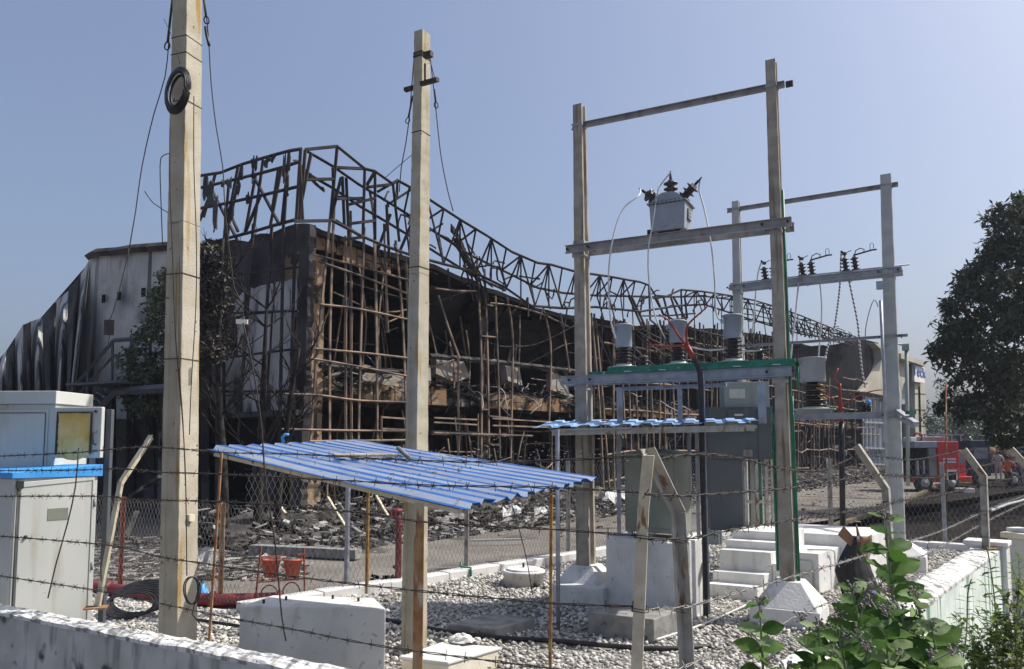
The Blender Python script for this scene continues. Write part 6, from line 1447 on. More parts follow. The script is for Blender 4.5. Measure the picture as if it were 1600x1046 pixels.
# surviving green tree against the end wall
Yg = 21.5; b = P(262,820,Yg); b.z = 0; T = thing('leafy_tree', b, 'dusty green tree half hidden by the tall pale pole, before the sooty sheets', 'tree'); r_ = random.Random(3)
m = MB(); tips = []; limb(m, b, (-.03,0,1), 4.2, .09, 1, r_, 5, tips, .6, .5); m.build('trunk', m_bark_b, T)
prof = [(425,250,285),(450,238,300),(490,225,318),(520,214,325),(545,190,322),(575,182,320),(600,178,310),(625,185,300),(650,200,290)]
cs = []
for row in range(426,650,3):
    for (y0,a0,b0),(y1,a1,b1) in zip(prof[:-1],prof[1:]):
        if y0 <= row <= y1: f = (row-y0)/(y1-y0); xa = a0+(a1-a0)*f; xb = b0+(b1-b0)*f
    for _ in range(3): cs.append((*P(r_.uniform(xa+6,xb-4),row,Yg+r_.uniform(-.8,.8)), r_.uniform(.5,1.1)))
leaves(cs, 9500, .34, .14, 'crown', m_leaf_bush, T, 8, .4, .4)
m = MB(); 
# charred leaves of the tree right of the pole, and bare burnt trees
def bare(px, Y, lean, ht, seed, lab, spread=.55, n1=16, wid=1.3):
    b = P(px,840,Y); b.z = 0; T = thing('burnt_tree', b, lab, 'tree', 'bare burnt trees in front of the end wall'); r_ = random.Random(seed); m = MB(); pts = [b]; d = Vector((lean,0,1)).normalized(); N_ = 12
    for i in range(N_): d = (d+Vector((r_.uniform(-.05,.05),r_.uniform(-.05,.05),.03))).normalized(); pts.append(pts[-1]+d*ht/N_)
    m.tube(pts, [.10*(1-.8*i/N_)+.012 for i in range(N_+1)], 8); m.build('trunk', m_bark_b, T)
    m = MB(); tips = []
    for k in range(n1):
        i = r_.randint(4,N_); s = r_.choice((-1,1)); limb(m, pts[i], (s*r_.uniform(.5,1.1),r_.uniform(-.4,.4),r_.uniform(.5,1.4)), wid*(1.15-i/N_*.5)*r_.uniform(.7,1.2), .024, 2, r_, 3, tips, .5, .45, .55, 4)
    m.build('branches', m_bark_b, T); return T, pts, tips
t_, pts, tips = bare(352, 17.2, -.02, 6.9, 3, 'tall bare burnt tree just right of the tall pale pole', n1=22)
cs = [(*P(r_.uniform(312,352),r_.uniform(380,560),17.2+r_.uniform(-.4,.4)), r_.uniform(.4,.9)) for _ in range(60)]
leaves(cs, 5200, .32, .11, 'scorched_leaves', m_leaf_bush if False else leafmat('scorched_leaf',(.02,.017,.014),(.03,.026,.02),(.05,.04,.03),.1), t_, 9, .4, .4)
bare(398, 17.8, .10, 5.4, 9, 'bare burnt tree with upswept forks before the grey cladding', n1=18, wid=1.5)
bare(432, 18.2, -.03, 4.6, 15, 'thin bare burnt tree nearest the charred corner pillar', n1=12, wid=1.1)

# ---- foreground weeds with big leaves (modelled leaf by leaf)
m_bigleaf = leafmat('waxy_green_leaf', (.035,.085,.016), (.065,.14,.026), (.12,.21,.055), .4, .55)
m_palel = leafmat('pale_leaf_underside', (.15,.24,.08), (.19,.28,.11), (.26,.33,.17), .25, .6)
m_stem = M('pale_green_stem', (.16,.22,.10), (.24,.28,.16), 12, rough=.7, bump=.1)
m_flower = leafmat('grey_lilac_bud', (.13,.12,.10), (.24,.22,.20), (.42,.40,.38), .1, .7)
m_flowerp = M('violet_flower', (.16,.10,.42), bump=0, rough=.6)
def leaf(m, base, d, up, L, W, curl=.25, fold=.18):
    d = Vector(d).normalized(); s = d.cross(Vector(up)).normalized(); n = s.cross(d).normalized(); NL = 8; vs = []; fs = []
    for i in range(NL+1):
        t = i/NL; w_ = W*.5*(math.sin(math.pi*min(1,t*.93+.05))**.75)*(1-.25*abs(t-.5)) if 0 < i < NL else .004
        c = base+d*L*(t*(1-.12*curl*t))-n*(curl*L*t*t*.55)
        wv = .05*W*math.sin(i*2.1+L*90); vs += [c-s*w_+n*(fold*w_+wv), c-s*w_*.5+n*fold*w_*.35, c, c+s*w_*.5+n*fold*w_*.35, c+s*w_+n*(fold*w_-wv)]
    for i in range(NL):
        for j in range(4): a = i*5+j; fs.append((a,a+1,a+6,a+5))
    m.add(vs, fs, True)
def buds(m, mf, c, r, n, rng):
    for i in range(n):
        d = Vector((rng.gauss(0,1),rng.gauss(0,1),rng.gauss(.5,.7))).normalized(); p = c+d*r*rng.uniform(.5,1)
        m.lathe([(.001,0),(.0045,.003),(.0055,.007),(.002,.011)], p, d, 6)
        m.tube([c-UP*r*.6, p], .0018, 3, False)
        if rng.random() < .02:
            for k in range(5): a = k*1.2566; e,f = perp(d); q = (e*math.cos(a)+f*math.sin(a)); mf.add([p+d*.016, p+d*.02+q*.007+d.cross(q)*.005, p+d*.018+q*.011, p+d*.02+q*.007-d.cross(q)*.005], [(0,1,2,3)])
def weed(stem, Y, lab, seed, L=.17, W=.085, pairs=5, nb=1, start=.15, budr=.035, pale=.25, tall=True):
    rng = random.Random(seed); pts = smooth_pts([P(x,y,Y) for x,y in stem], .02); b = Vector((pts[0].x,pts[0].y,0)); pts = smooth_pts([b, pts[0]], .1)[:-1]+pts if pts[0].z > .05 else pts
    T = thing('milkweed_plant', b, lab, 'plant', 'broad leaved weeds outside the right hand wall')
    n = len(pts); m = MB(); m.tube(pts, [.0085*(1-.5*i/n) for i in range(n)], 7); m.build('stem', m_stem, T)
    ml = MB(); mp = MB(); vis = [i for i,p in enumerate(pts) if p.z > .80]; pairs = int(pairs*2.3); L *= 1.02; W *= 1.12; nb_ = rng.random(); 
    for k in range(pairs):
        i = vis[min(len(vis)-1, int((start+(1-start)*k/max(1,pairs-1))*(len(vis)-1)))]; a0 = (k % 2)*1.57+rng.uniform(-.35,.35)
        fsz = 1.08-.55*(k/max(1,pairs-1))**2.2
        for s in (0, math.pi):
            a = a0+s; d = Vector((math.cos(a), math.sin(a), rng.uniform(.1,.8))); leaf(mp if rng.random() < pale else ml, pts[i], d, Vector((rng.uniform(-.9,.9),rng.uniform(-1.6,.1),.8)), L*fsz*rng.uniform(.85,1.15), W*fsz*rng.uniform(.85,1.15), rng.uniform(.1,.6), rng.uniform(.05,.35))
    ml.build('leaves', m_bigleaf, T)
    if mp.v: mp.build('pale_leaves', m_palel, T)
    mb = MB(); mf = MB(); tp = pts[-1]; buds(mb, mf, tp+UP*.015, budr, 16, rng)
    for k in range(nb):
        i = vis[int(len(vis)*rng.uniform(.55,.95))]; d = Vector((rng.uniform(-1,1),rng.uniform(-1,1),.7)).normalized(); e = pts[i]+d*rng.uniform(.07,.13); mb.tube([pts[i],e],.003,4,False); buds(mb, mf, e, budr*rng.uniform(.6,1.0), 9, rng)
    mb.build('flower_buds', m_flower, T)['kind'] = 'stuff'
    if mf.v: mf.build('petals', m_flowerp, T)
weed([(1408,1120),(1400,1000),(1394,930),(1388,860),(1384,812)], 3.9, 'tallest broad leaved weed before the grey cranked post, with a violet flower head', 5, .20,.095, 6, 1, .18)
weed([(1195,1160),(1192,1046),(1189,985),(1187,945)], 3.45, 'lone broad leaved weed standing left of the bush over the gravel', 7, .125,.07, 5, 1, .2, .028)
weed([(1352,1200),(1348,1040),(1341,970),(1332,925)], 3.5, 'broad leaved weed below the black torn cover', 9, .17,.085, 5, 2, .25)
weed([(1440,1180),(1446,1046),(1440,980),(1432,935)], 3.6, 'broad leaved weed with pale underside leaves before the mouldy wall', 11, .20,.10, 5, 3, .2, .04, .5)
weed([(1395,1200),(1392,1080),(1386,1010),(1388,965)], 3.3, 'dense low weed at the bottom edge under the tallest weed', 13, .17,.09, 6, 3, .2, .04, .35)
weed([(1290,1190),(1288,1085),(1282,1020),(1278,985)], 3.3, 'low weed with narrow grey green leaves left in the bush', 15, .15,.065, 6, 2, .2, .035, .3)
weed([(1330,1210),(1326,1100),(1320,1040),(1312,1000)], 3.15, 'low broad leaved weed at the bottom edge, middle of the bush', 17, .17,.085, 6, 3, .2, .04, .3)
weed([(1470,1200),(1468,1090),(1464,1030),(1456,985)], 3.45, 'low broad leaved weed at the right of the bush near the mossy wall', 19, .17,.08, 5, 2, .2, .03, .3)
weed([(1365,1190),(1372,1080),(1370,1000),(1362,945)], 3.75, 'weed with heavy dark leaves in the middle of the bush', 23, .19,.10, 7, 2, .1, .035, .1)
weed([(1420,1200),(1418,1090),(1414,1010),(1410,960)], 3.55, 'weed with drooping dark leaves right of the tallest stem', 27, .18,.09, 7, 2, .1, .035, .15)
weed([(1240,1200),(1236,1120),(1232,1080),(1228,1050)], 3.2, 'short weed peeping up at the bottom edge left of the bush', 29, .12,.06, 5, 1, .2, .03, .2)
weed([(1300,1200),(1305,1100),(1300,1035),(1296,985)], 3.6, 'weed with broad leaves at the left side of the bush, behind the others', 31, .17,.085, 6, 1, .15, .03, .25)
weed([(1345,1220),(1350,1120),(1352,1060),(1356,1020)], 3.05, 'nearest low weed with very broad leaves at the bottom edge', 33, .16,.09, 6, 1, .2, .03, .2)
weed([(1460,1210),(1456,1120),(1450,1070),(1452,1030)], 3.1, 'nearest low weed with pale broad leaves by the mossy wall', 37, .17,.09, 6, 1, .2, .03, .4)
# finer weeds at the right edge
m_fine = leafmat('small_yellow_green_leaf', (.10,.16,.035), (.15,.21,.05), (.24,.28,.09), .3, .6)
def fineweed(stem, Y, lab, seed, L=.06, n=26, both=True, dense=0, W=.018):
    rng = random.Random(seed); pts = smooth_pts([P(x,y,Y) for x,y in stem], .02); T = thing('slender_weed', Vector((pts[0].x,pts[0].y,0)), lab, 'plant', 'slender weeds at the right edge'); k = len(pts)
    m = MB(); b = Vector((pts[0].x,pts[0].y,0)); m.tube([b]+pts, .0035, 5); br = []
    for i in range(dense):
        a = rng.randint(0,k-1); d = Vector((rng.uniform(-1,1),rng.uniform(-1,1),rng.uniform(.3,1.6))).normalized(); e = pts[a]+d*rng.uniform(.1,.28); m.tube([pts[a],(pts[a]+e)/2+UP*.01,e],.002,3,False); br.append((pts[a],e))
    m.build('stem', m_stem, T); ml = MB()
    for i in range(n):
        f = i/n; p = pts[int((.05+.95*f)*(k-1))]
        for s in (-1,1):
            a = rng.uniform(-.5,.5)+(0 if s > 0 else math.pi); leaf(ml, p, (math.cos(a),math.sin(a),rng.uniform(-.1,.5)), UP, L*rng.uniform(.7,1.2)*(1.15-f*.6), W, .3)
    for a,e in br:
        for j in range(9): q = a.lerp(e, rng.random()); leaf(ml, q, (rng.uniform(-1,1),rng.uniform(-1,1),rng.uniform(-.1,.8)), UP, L*rng.uniform(.5,.95), W*1.2, .3)
    ml.build('leaves', m_fine if dense else m_bigleaf, T)
fineweed([(1500,1060),(1510,990),(1512,930),(1518,905)], 4.1, 'slender weed with short side leaves in front of the mould streaks', 1, .075, 16)
fineweed([(1558,1050),(1556,960),(1548,890),(1542,855)], 4.3, 'tall slender weed in front of the white wall pillar', 2, .10, 18, W=.03)
for i,(x,y0,y1,lab) in enumerate(((1590,1060,905,'yellow green bushy weed at the right edge, tallest of its clump'),(1570,1080,960,'bushy weed left in the clump at the bottom right corner'),(1615,1080,925,'bushy weed half cut off by the right edge'),(1545,1090,1000,'low bushy weed at the foot of the mossy wall'),(1598,1100,985,'low bushy weed at the very bottom right corner'),(1520,1100,1030,'tiny bushy weed at the bottom edge by the mossy wall'))):
    fineweed([(x,y0),(x-3,(y0+y1)/2),(x+3,y1)], 4.0+.1*(i % 3), lab, 20+i, .05, 14, True, 26)
# black torn cover with brown husk
q = P(1345,935,5.9); T = thing('torn_cover', Vector((q.x,q.y,WT)), 'black torn cover with curled brown board stuck behind the barbed wire', 'torn cover')
m = MB(); vs = []; random.seed(3); Nn = 12
prof = [(940,1318,1378),(915,1312,1372),(890,1304,1362),(870,1312,1356),(850,1322,1352),(838,1330,1346)]
for k,(y,xa,xb) in enumerate(prof):
    for j in range(Nn+1):
        t = j/Nn; vs.append(P(xa+(xb-xa)*t, y+random.uniform(-2,2), 5.95-.10*math.sin(t*math.pi)+random.uniform(-.01,.01)))
m.add(vs, [(k*(Nn+1)+j, k*(Nn+1)+j+1, (k+1)*(Nn+1)+j+1, (k+1)*(Nn+1)+j) for k in range(len(prof)-1) for j in range(Nn)], True); o = m.build('black_sheet', m_black, T); s_ = o.modifiers.new('t','SOLIDIFY'); s_.thickness = .004
m_husk = M('brown_board', (.30,.17,.10), (.20,.12,.08), 8, rough=.85, bump=.4)
m = MB(); vs = []
for k in range(7):
    for j in range(5):
        a = k/6*1.9; vs.append(P(1336+j*4.5+9*math.sin(a), 880-42*(k/6)+3*math.sin(j), 5.84+.05*math.cos(a)+.012*j))
m.add(vs, [(k*5+j,k*5+j+1,(k+1)*5+j+1,(k+1)*5+j) for k in range(6) for j in range(4)], True); o = m.build('curled_board', m_husk, T); s_ = o.modifiers.new('t','SOLIDIFY'); s_.thickness = .006
m = MB(); m.hexa([P(x,y,Y) for Y in (5.86,5.885) for x,y in ((1318,822),(1344,850),(1338,862),(1309,836))]); m.tube([P(1345,856,5.9),P(1338,820,5.9)],[.02,.005],6); m.build('splinter', m_husk, T)
# ---------------------------------------------------------------- fire engine
m_fred = M('fire_engine_red', (.62,.02,.025), (.5,.02,.03), .8, rough=.4, bump=.02, coat=.3, stain=(.3,.05,.05), sscale=(1,1,1), slo=.6, shi=.8)
m_shut = M('silver_shutter', (.25,.25,.25), (.18,.18,.18), 2, rough=.6, metal=.2, bump=.1)
m_tyre = M('tyre_rubber', (.02,.02,.02), (.04,.038,.035), 6, rough=.8, bump=.1)
Yf_ = 37.0; k = Yf_/1200; o_ = P(1433,770,Yf_); o_.z = 0
T = thing('fire_engine', o_, 'red fire engine with open grey equipment bay parked beyond the burnt soil', 'fire engine')
e1 = Vector((.985,.17,0)).normalized(); e2 = Vector((-.17,.985,0)).normalized()
def fb(name, x0,x1,y0,y1,z0,z1,mat,par=T,bev=.03):
    m = MB(); m.box(o_+e1*(x0+x1)/2+e2*(y0+y1)/2+UP*(z0+z1)/2, (x1-x0,y1-y0,z1-z0), math.atan2(e1.y,e1.x)); return m.build(name, mat, par, bevel=bev)
fb('chassis',0,3.1,.1,2.2,.45,.72,m_fred); bay = fb('equipment_bay',.0,.72,.15,2.3,.72,2.15,m_soot); fb('shutter',.74,1.18,.05,2.3,.72,2.2,m_shut); fb('top_rail',-.05,1.2,0,2.3,2.1,2.42,m_tank)
bd = fb('red_body',1.2,2.35,.0,2.3,.55,2.42,m_fred); fb('cab',2.35,2.95,.3,2.2,.7,2.0,m_fred)
for i in range(4): fb('equipment', .08+.16*i,.18+.16*i,.02,.4,.8+.2*(i%2),1.5,m_tyre if i % 2 else m_galv,bay,.01)
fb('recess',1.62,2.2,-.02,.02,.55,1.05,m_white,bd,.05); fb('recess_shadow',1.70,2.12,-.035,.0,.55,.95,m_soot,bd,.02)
for x,z,lst in ((1.5,1.56,6),(1.5,1.42,6)):
    m = MB()
    for j in range(lst): m.box(o_+e1*(x+j*.12)+e2*-.02+UP*z, (.085,.02,.09), math.atan2(e1.y,e1.x))
    m.build('lettering', m_white, bd)
for z in (1.95,2.1): fb('locker_line',1.4,2.25,-.012,.0,z,z+.02,m_redpaint,bd,0)
for x in (.45,1.9):
    T_ = None; m = MB(); c_ = o_+e1*x+e2*.28+UP*.45; ax_ = -e2; m.lathe([(.36,0),(.45,.03),(.45,.25),(.36,.29)], c_, ax_, 22); w_ = m.build('wheel', m_tyre, T)
    m = MB(); m.lathe([(.24,.28),(.22,.30),(.10,.30),(.09,.33)], c_, ax_, 16); m.build('rim', m_conc_grey, w_)
m = MB(); m.tube([o_+e1*(.55+.22*math.cos(a*.5236))+e2*.5+UP*(2.62+.22*math.sin(a*.5236)) for a in range(13)], .05, 6); m.build('hose_reel', m_redpaint, T)
m = MB(); m.path([o_+e1*.7+e2*.3+UP*2.75, o_+e1*2.9+e2*.3+UP*2.75], .05); m.path([o_+e1*.7+e2*1.0+UP*2.75, o_+e1*2.9+e2*1.0+UP*2.75], .05)
for i in range(9): m.bar(o_+e1*(.75+.26*i)+e2*.3+UP*2.75, o_+e1*(.75+.26*i)+e2*1.0+UP*2.75, .035)
for i in range(5): m.bar(o_+e1*(.75+.5*i)+e2*.3+UP*2.42, o_+e1*(.75+.5*i)+e2*.3+UP*2.75, .04)
m.build('roof_ladder', m_galv, T); fb('roof_gear',.1,.4,.4,1,2.42,2.62,m_white); fb('roof_box',.9,2.7,1.1,1.8,2.42,2.66,m_cab_side)
for z in (1.2,1.75): fb('panel_gap',2.36,2.94,.285,.30,z,z+.015,m_soot)
fb('rear_window',2.42,2.88,.28,.30,1.35,1.85,m_glass,T,.01)
for x in (1.28,2.22): fb('tail_light',x,x+.08,-.03,.0,1.2,1.32,m_redpaint,T,.01)
fb('mudguard',.1,.85,.02,.2,.72,.80,m_fred); fb('number_board',1.3,1.55,-.02,.0,.75,.9,m_plinth,bd,.0)
fb('plinth_step',1.5,2.1,-1.2,-.6,.0,.22,m_white)
# dark truck beside it with load
q = P(1520,770,41); q.z = 0; T = thing('dark_truck', q, 'dark blue truck loaded with brown sacks right of the red fire engine', 'truck'); o_ = q; e1 = Vector((1,.1,0)).normalized(); e2 = Vector((-.1,1,0)).normalized()
m_navy = M('navy_truck_paint', (.02,.03,.07), (.03,.035,.06), 1, rough=.6, bump=.05)
fb('cab',0,1.1,0,1.9,.6,2.5,m_navy,T); fb('load_bed',1.1,3.0,0,1.9,.75,1.35,m_navy,T); fb('windscreen',.15,.95,-.02,.02,1.5,2.1,m_glass,T,.02); fb('bonnet',-.2,.1,.2,1.7,.5,1.4,m_navy,T)
for i,(x,z,r) in enumerate(((1.5,1.75,.42),(2.1,1.8,.45),(2.6,1.65,.35))):
    m = MB(); m.lathe([(.05,-r),(r*.7,-r*.7),(r,0),(r*.75,r*.7),(.05,r)], o_+e1*x+e2*.6+UP*z, (.1*i,.2,1), 14); m.build('sack', M('brown_sack_%s' % 'abc'[i] if False else 'brown_sack', (.25,.17,.09), (.14,.10,.07), 4, rough=.95, bump=.6), T)
for x in (.4,2.3):
    m = MB(); m.lathe([(.3,0),(.4,.03),(.4,.22),(.3,.25)], o_+e1*x+UP*.4+e2*.1, -e2, 20); w_ = m.build('wheel', m_tyre, T); m = MB(); m.lathe([(.2,.25),(.18,.27),(.05,.28)], o_+e1*x+UP*.4+e2*.1, -e2, 14); m.build('rim', m_conc_grey, w_)
# bluish boundary wall far right
m = MB(); a = P(1585,770,44); a.z = 0; b = P(1720,770,42); b.z = 0; m.hexa([a,b,b+Vector((0,.2,0)),a+Vector((0,.2,0))]+[p+UP*2.2 for p in (a,b,b+Vector((0,.2,0)),a+Vector((0,.2,0)))])
tag(m.build('far_wall', M('pale_blue_wall', (.24,.25,.36), (.30,.31,.42), .6, rough=.9, bump=.1)), 'pale bluish wall behind the people at the right edge', 'wall')
m = MB(); a = P(1440,770,85); a.z = 0; b = P(1760,770,75); b.z = 0; m.hexa([a,b,b+Vector((0,.3,0)),a+Vector((0,.3,0))]+[p+UP*1.7 for p in (a,b,b+Vector((0,.3,0)),a+Vector((0,.3,0)))])
tag(m.build('lane_wall', m_slab), 'long low grey wall behind the vehicles under the distant trees', 'wall')
# thin poles
for px,y0,y1,Y,r,lab,arm in ((1478,598,790,22,.02,'thin rusty rod standing by the fire engine',0),(1475,722,858,16.4,.0,'',0),(1484,655,700,70,.10,'distant street lamp with one arm left of the hazy trees',1),(1487,640,700,85,.10,'distant lamp pole above the fire engine roof',1),(1519,640,700,80,.08,'distant thin pole behind the cranked post',0)):
    if not lab: continue
    a = P(px,y1,Y); b = P(px,y0,Y); m = MB(); m.tube([Vector((a.x,a.y,0)), b], r, 6)
    if arm: m.tube([b-UP*.1, b+Vector((-1.3,0,-.1))], r*.6, 5); m.box(b+Vector((-1.3,0,-.15)), (.5,.2,.12))
    tag(m.build('lamp_pole' if arm else 'thin_pole', m_rust if px == 1478 else m_cab_side), lab, 'pole', 'distant thin poles' if px != 1478 else None)
# ---------------------------------------------------------------- people (each a skinned continuous body)
def person(base, h, yaw, lab, top_c, low_c, skin, arms, lean=0.0, stride=.1, hair=(.02,.018,.015)):
    T = thing('person', base, lab, 'person'); s = h/1.75
    J = {'pel':(0,0,.95),'wai':(0,0,1.12),'che':(0,.0,1.36),'nek':(0,.01,1.50),'hd0':(0,.02,1.60),'hd1':(0,.02,1.70)}
    nodes = []; edges = []; rad = []
    def nd(p, r): nodes.append((p[0]*s,p[1]*s,p[2]*s)); rad.append(r*s); return len(nodes)-1
    pel = nd((0,0,.95),.135); wai = nd((0,lean*.1,1.12),.125); che = nd((0,lean*.25,1.36),.15); nek = nd((0,lean*.32,1.50),.055); h0 = nd((0,lean*.34-.01,1.585),.085); h1 = nd((0,lean*.34-.01,1.67),.082)
    edges += [(pel,wai),(wai,che),(che,nek),(nek,h0),(h0,h1)]
    for sd,st in ((-1,stride),(1,-stride)):
        hp = nd((.10*sd,0,.88),.10); kn = nd((.11*sd,-st*.4-.02,.48),.062); an = nd((.115*sd,-st,.09),.042); to = nd((.12*sd,-st-.15,.035),.035); edges += [(pel,hp),(hp,kn),(kn,an),(an,to)]
    for sd,(el,ha) in zip((-1,1),arms):
        sh = nd((.18*sd,lean*.26,1.42),.062); e = nd(el,.042); hh = nd(ha,.03); h2 = nd(tuple(ha[i]+(ha[i]-el[i])*.25 for i in range(3)),.026); edges += [(che,sh),(sh,e),(e,hh),(hh,h2)]
        d = Vector(ha)-Vector(el); d.normalize(); u_,v_ = perp(d)
        for q in range(4): fe = nd(tuple(Vector(ha)+d*(.15-.01*abs(q-1.5))+u_*(q-1.5)*.022),.009); edges.append((h2,fe))
        th = nd(tuple(Vector(ha)+d*.07+u_*.06),.010); edges.append((hh,th))
    me = bpy.data.meshes.new('body'); me.from_pydata(nodes, edges, []); o = bpy.data.objects.new('body', me); COL.objects.link(o); o.parent = T; T.rotation_euler = (0,0,yaw)
    sk = o.modifiers.new('skin','SKIN')
    for i,v in enumerate(me.skin_vertices[0].data if me.skin_vertices else []): v.radius = (rad[i],rad[i])
    o['_r'] = 0; del o['_r']
    bpy.context.view_layer.objects.active = o
    if not me.skin_vertices:
        pass
    for i,v in enumerate(me.skin_vertices[0].data): v.radius = (rad[i],rad[i]*(.8 if i in (0,1,2) else 1)); v.use_root = (i == 0)
    sb = o.modifiers.new('sub','SUBSURF'); sb.levels = 1; sb.render_levels = 1
    m = bpy.data.materials.new('clothes_and_skin'); m.use_nodes = True; N = m.node_tree.nodes; L = m.node_tree.links; tc = N.new('ShaderNodeTexCoord'); sp = N.new('ShaderNodeSeparateXYZ'); L.new(tc.outputs['Object'], sp.inputs[0])
    mr = N.new('ShaderNodeMath'); mr.operation = 'MULTIPLY'; mr.inputs[1].default_value = 1/(1.8*s); L.new(sp.outputs['Z'], mr.inputs[0]); cr = N.new('ShaderNodeValToRGB'); cr.color_ramp.interpolation = 'CONSTANT'; L.new(mr.outputs[0], cr.inputs[0])
    e = cr.color_ramp.elements; e[0].position = 0; e[0].color = (.03,.025,.02,1); e[1].position = .045; e[1].color = (*low_c,1); k_ = e.new(.53); k_.color = (*top_c,1); k_ = e.new(.845); k_.color = (*skin,1)
    L.new(cr.outputs[0], N['Principled BSDF'].inputs[0]); N['Principled BSDF'].inputs['Roughness'].default_value = .85; me.materials.append(m)
    def sub(name, mat, mb): 
        ob = mb.build(name, mat); ob.parent = T; ob.location = Vector(ob.location); return ob
    mh = MB(); c_ = Vector((0,lean*.34+.015,1.66))*s; mh.lathe([(.088*s,-.03*s),(.094*s,.02*s),(.08*s,.065*s),(.04*s,.092*s),(.005,.098*s)], c_, (0,.25,1), 14); hr = mh.build('hair', M('dark_hair', hair, bump=0)); hr.parent = T
    mf = MB(); mf.lathe([(.014*s,0),(.004*s,.03*s)], Vector((0,lean*.34-.088,1.615))*s, (0,-1,-.3), 6)
    for sd in (-1,1): mf.lathe([(.010*s,0),(.006*s,.006*s)], Vector((.03*sd,lean*.34-.085,1.64))*s, (0,-1,0), 6); mf.box(Vector((.088*sd,lean*.34,1.625))*s, (.02*s,.03*s,.05*s))
    mf.box(Vector((0,lean*.34-.088,1.575))*s, (.045*s,.012*s,.01*s)); fc = mf.build('face', M('face_detail', tuple(c*.6 for c in skin), bump=0)); fc.parent = T
    return T
g1 = P(1577,766,38); g1.z = 0; person(g1, 1.72, -.5, 'person in an orange shirt and dark trousers walking before the bluish wall', (.50,.11,.04), (.03,.03,.035), (.16,.08,.05), (((-.30,-.05,1.15),(-.22,-.28,1.05)),((.34,.02,1.18),(.48,-.05,1.32))), .1, .16)
g2 = P(1561,757,41); g2.z = .25; person(g2, 1.72, 2.6, 'person in pale clothes standing behind the dark truck load', (.42,.42,.38), (.40,.41,.40), (.16,.09,.06), (((-.28,.0,1.15),(-.26,-.15,.93)),((.28,.0,1.15),(.25,-.18,.98))), .05, .1)
g3 = P(1594,745,40); g3.z = .15; person(g3, 1.7, .9, 'person in a blue grey shirt at the very right edge', (.16,.17,.26), (.05,.05,.07), (.15,.08,.05), (((-.27,.0,1.15),(-.25,-.12,.93)),((.27,.0,1.15),(.27,-.12,.93))), .05, .1)
# ---------------------------------------------------------------- dusty air
m = MB(); m.box((0,330,6.5), (920,760,15)); hz = m.build('haze', None, origin=(0,330,6.5)); hz['kind'] = 'stuff'; hz['label'] = 'thin pale dusty haze filling the air over the site'; hz['category'] = 'haze'
hm = bpy.data.materials.new('dusty_air'); hm.use_nodes = True; hn = hm.node_tree; hn.nodes.remove(hn.nodes['Principled BSDF'])
pv = hn.nodes.new('ShaderNodeVolumePrincipled'); pv.inputs['Color'].default_value = (.80,.86,1.0,1); pv.inputs['Density'].default_value = .00055; pv.inputs['Anisotropy'].default_value = .25
hn.links.new(pv.outputs[0], hn.nodes['Material Output'].inputs['Volume']); hz.data.materials.append(hm)
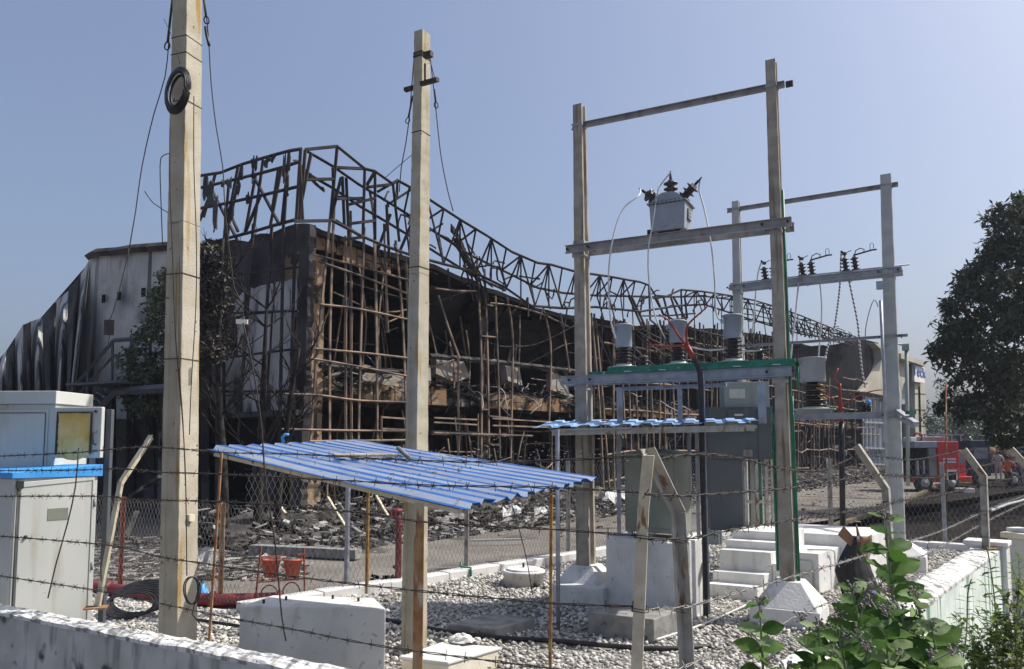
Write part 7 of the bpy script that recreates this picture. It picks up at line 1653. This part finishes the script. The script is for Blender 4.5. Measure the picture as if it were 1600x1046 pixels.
# ---------------------------------------------------------------- one mesh per piece for parts that come in pieces
def explode(names, cap=95):
    seen = {}
    todo = [o for o in list(COL.objects) if o.type == 'MESH' and o.parent and o.name.split('.')[0] in names and o.get('kind') != 'stuff']
    pool = {}
    for o in todo: pool.setdefault((o.parent.name, o.name.split('.')[0]), []).append(o)
    for (pn, nm_), obs in pool.items():
        pieces = []
        for o in obs:
            me = o.data; nv = len(me.vertices); par = list(range(nv))
            def find(a):
                while par[a] != a: par[a] = par[par[a]]; a = par[a]
                return a
            fl = [tuple(p.vertices) for p in me.polygons]
            for f in fl:
                r_ = find(f[0])
                for v in f[1:]:
                    q_ = find(v)
                    if q_ != r_: par[q_] = r_
            g_ = {}
            for k_, f in enumerate(fl): g_.setdefault(find(f[0]), []).append(k_)
            if len(g_) > 1 or len(obs) > 1:
                off = Vector(wloc(o))
                for ks in g_.values():
                    vsx = sorted({v for k_ in ks for v in fl[k_]}); co = [me.vertices[v].co.copy() for v in vsx]
                    ext = max((max(c[i] for c in co)-min(c[i] for c in co)) for i in range(3)); dist = (co[0]+off).length
                    pieces.append((ext/max(dist,1), o, ks, vsx, co))
        if not pieces: continue
        pieces.sort(key=lambda p: -p[0]); rest = pieces[cap:] if len(pieces) > cap+4 else []; keep = pieces[:len(pieces)-len(rest)]
        def mk(group, stuff):
            vs_ = []; fs_ = []; sm_ = []; o = group[0][1]
            for _, o2, ks, vsx, co in group:
                mp = {v: len(vs_)+i for i, v in enumerate(vsx)}; sh = o2.location-o.location; vs_ += [tuple(c+sh) for c in co]
                for k_ in ks: fs_.append(tuple(mp[v] for v in o2.data.polygons[k_].vertices)); sm_.append(o2.data.polygons[k_].use_smooth)
            m2 = bpy.data.meshes.new(nm_); m2.from_pydata(vs_, [], fs_); m2.polygons.foreach_set('use_smooth', sm_)
            for mt in o.data.materials: m2.materials.append(mt)
            n_ = bpy.data.objects.new(nm_, m2); COL.objects.link(n_); n_.parent = o.parent; n_.location = o.location; n_.rotation_euler = o.rotation_euler; n_.scale = o.scale
            for md in o.modifiers:
                q_ = n_.modifiers.new(md.name, md.type)
                if md.type == 'BEVEL': q_.width = md.width; q_.segments = md.segments; q_.limit_method = md.limit_method; q_.angle_limit = md.angle_limit
                if md.type == 'SOLIDIFY': q_.thickness = md.thickness
            if stuff: n_['kind'] = 'stuff'
            return n_
        new = [mk([p], False) for p in keep]
        if rest: mk(rest, True)
        for o in obs:
            for ch in list(o.children): ch.parent = new[0]
            bpy.data.objects.remove(o)
explode({'broken_bar','inner_rod','sagging_sheet','facade_frame','facade_rail','main_rail','bent_bar','collapsed_bar','end_frame','vent_hole','cladding_panel','parapet_panel','twisted_bar','truss_web','corner_cage','roof_truss','buckled_bar','torn_sheet',
         'column','inner_partition','fascia_panel','floor_slab','scorched_unit','hanging_scrap','loose_cable','tread','baluster','handrail','stringer','post','strap','bolt','tie_wire','rafter','frame','crossbar','hoop',
         'anchor_bolt','flange','foot','mullion','joint','line_wire','wire_tie','paint_drip','plate_marking','mounting_foot','pipe_stub','branch','roof_ladder','conduit','clamp','stay_bracket','shaft_part','channel','lettering'})
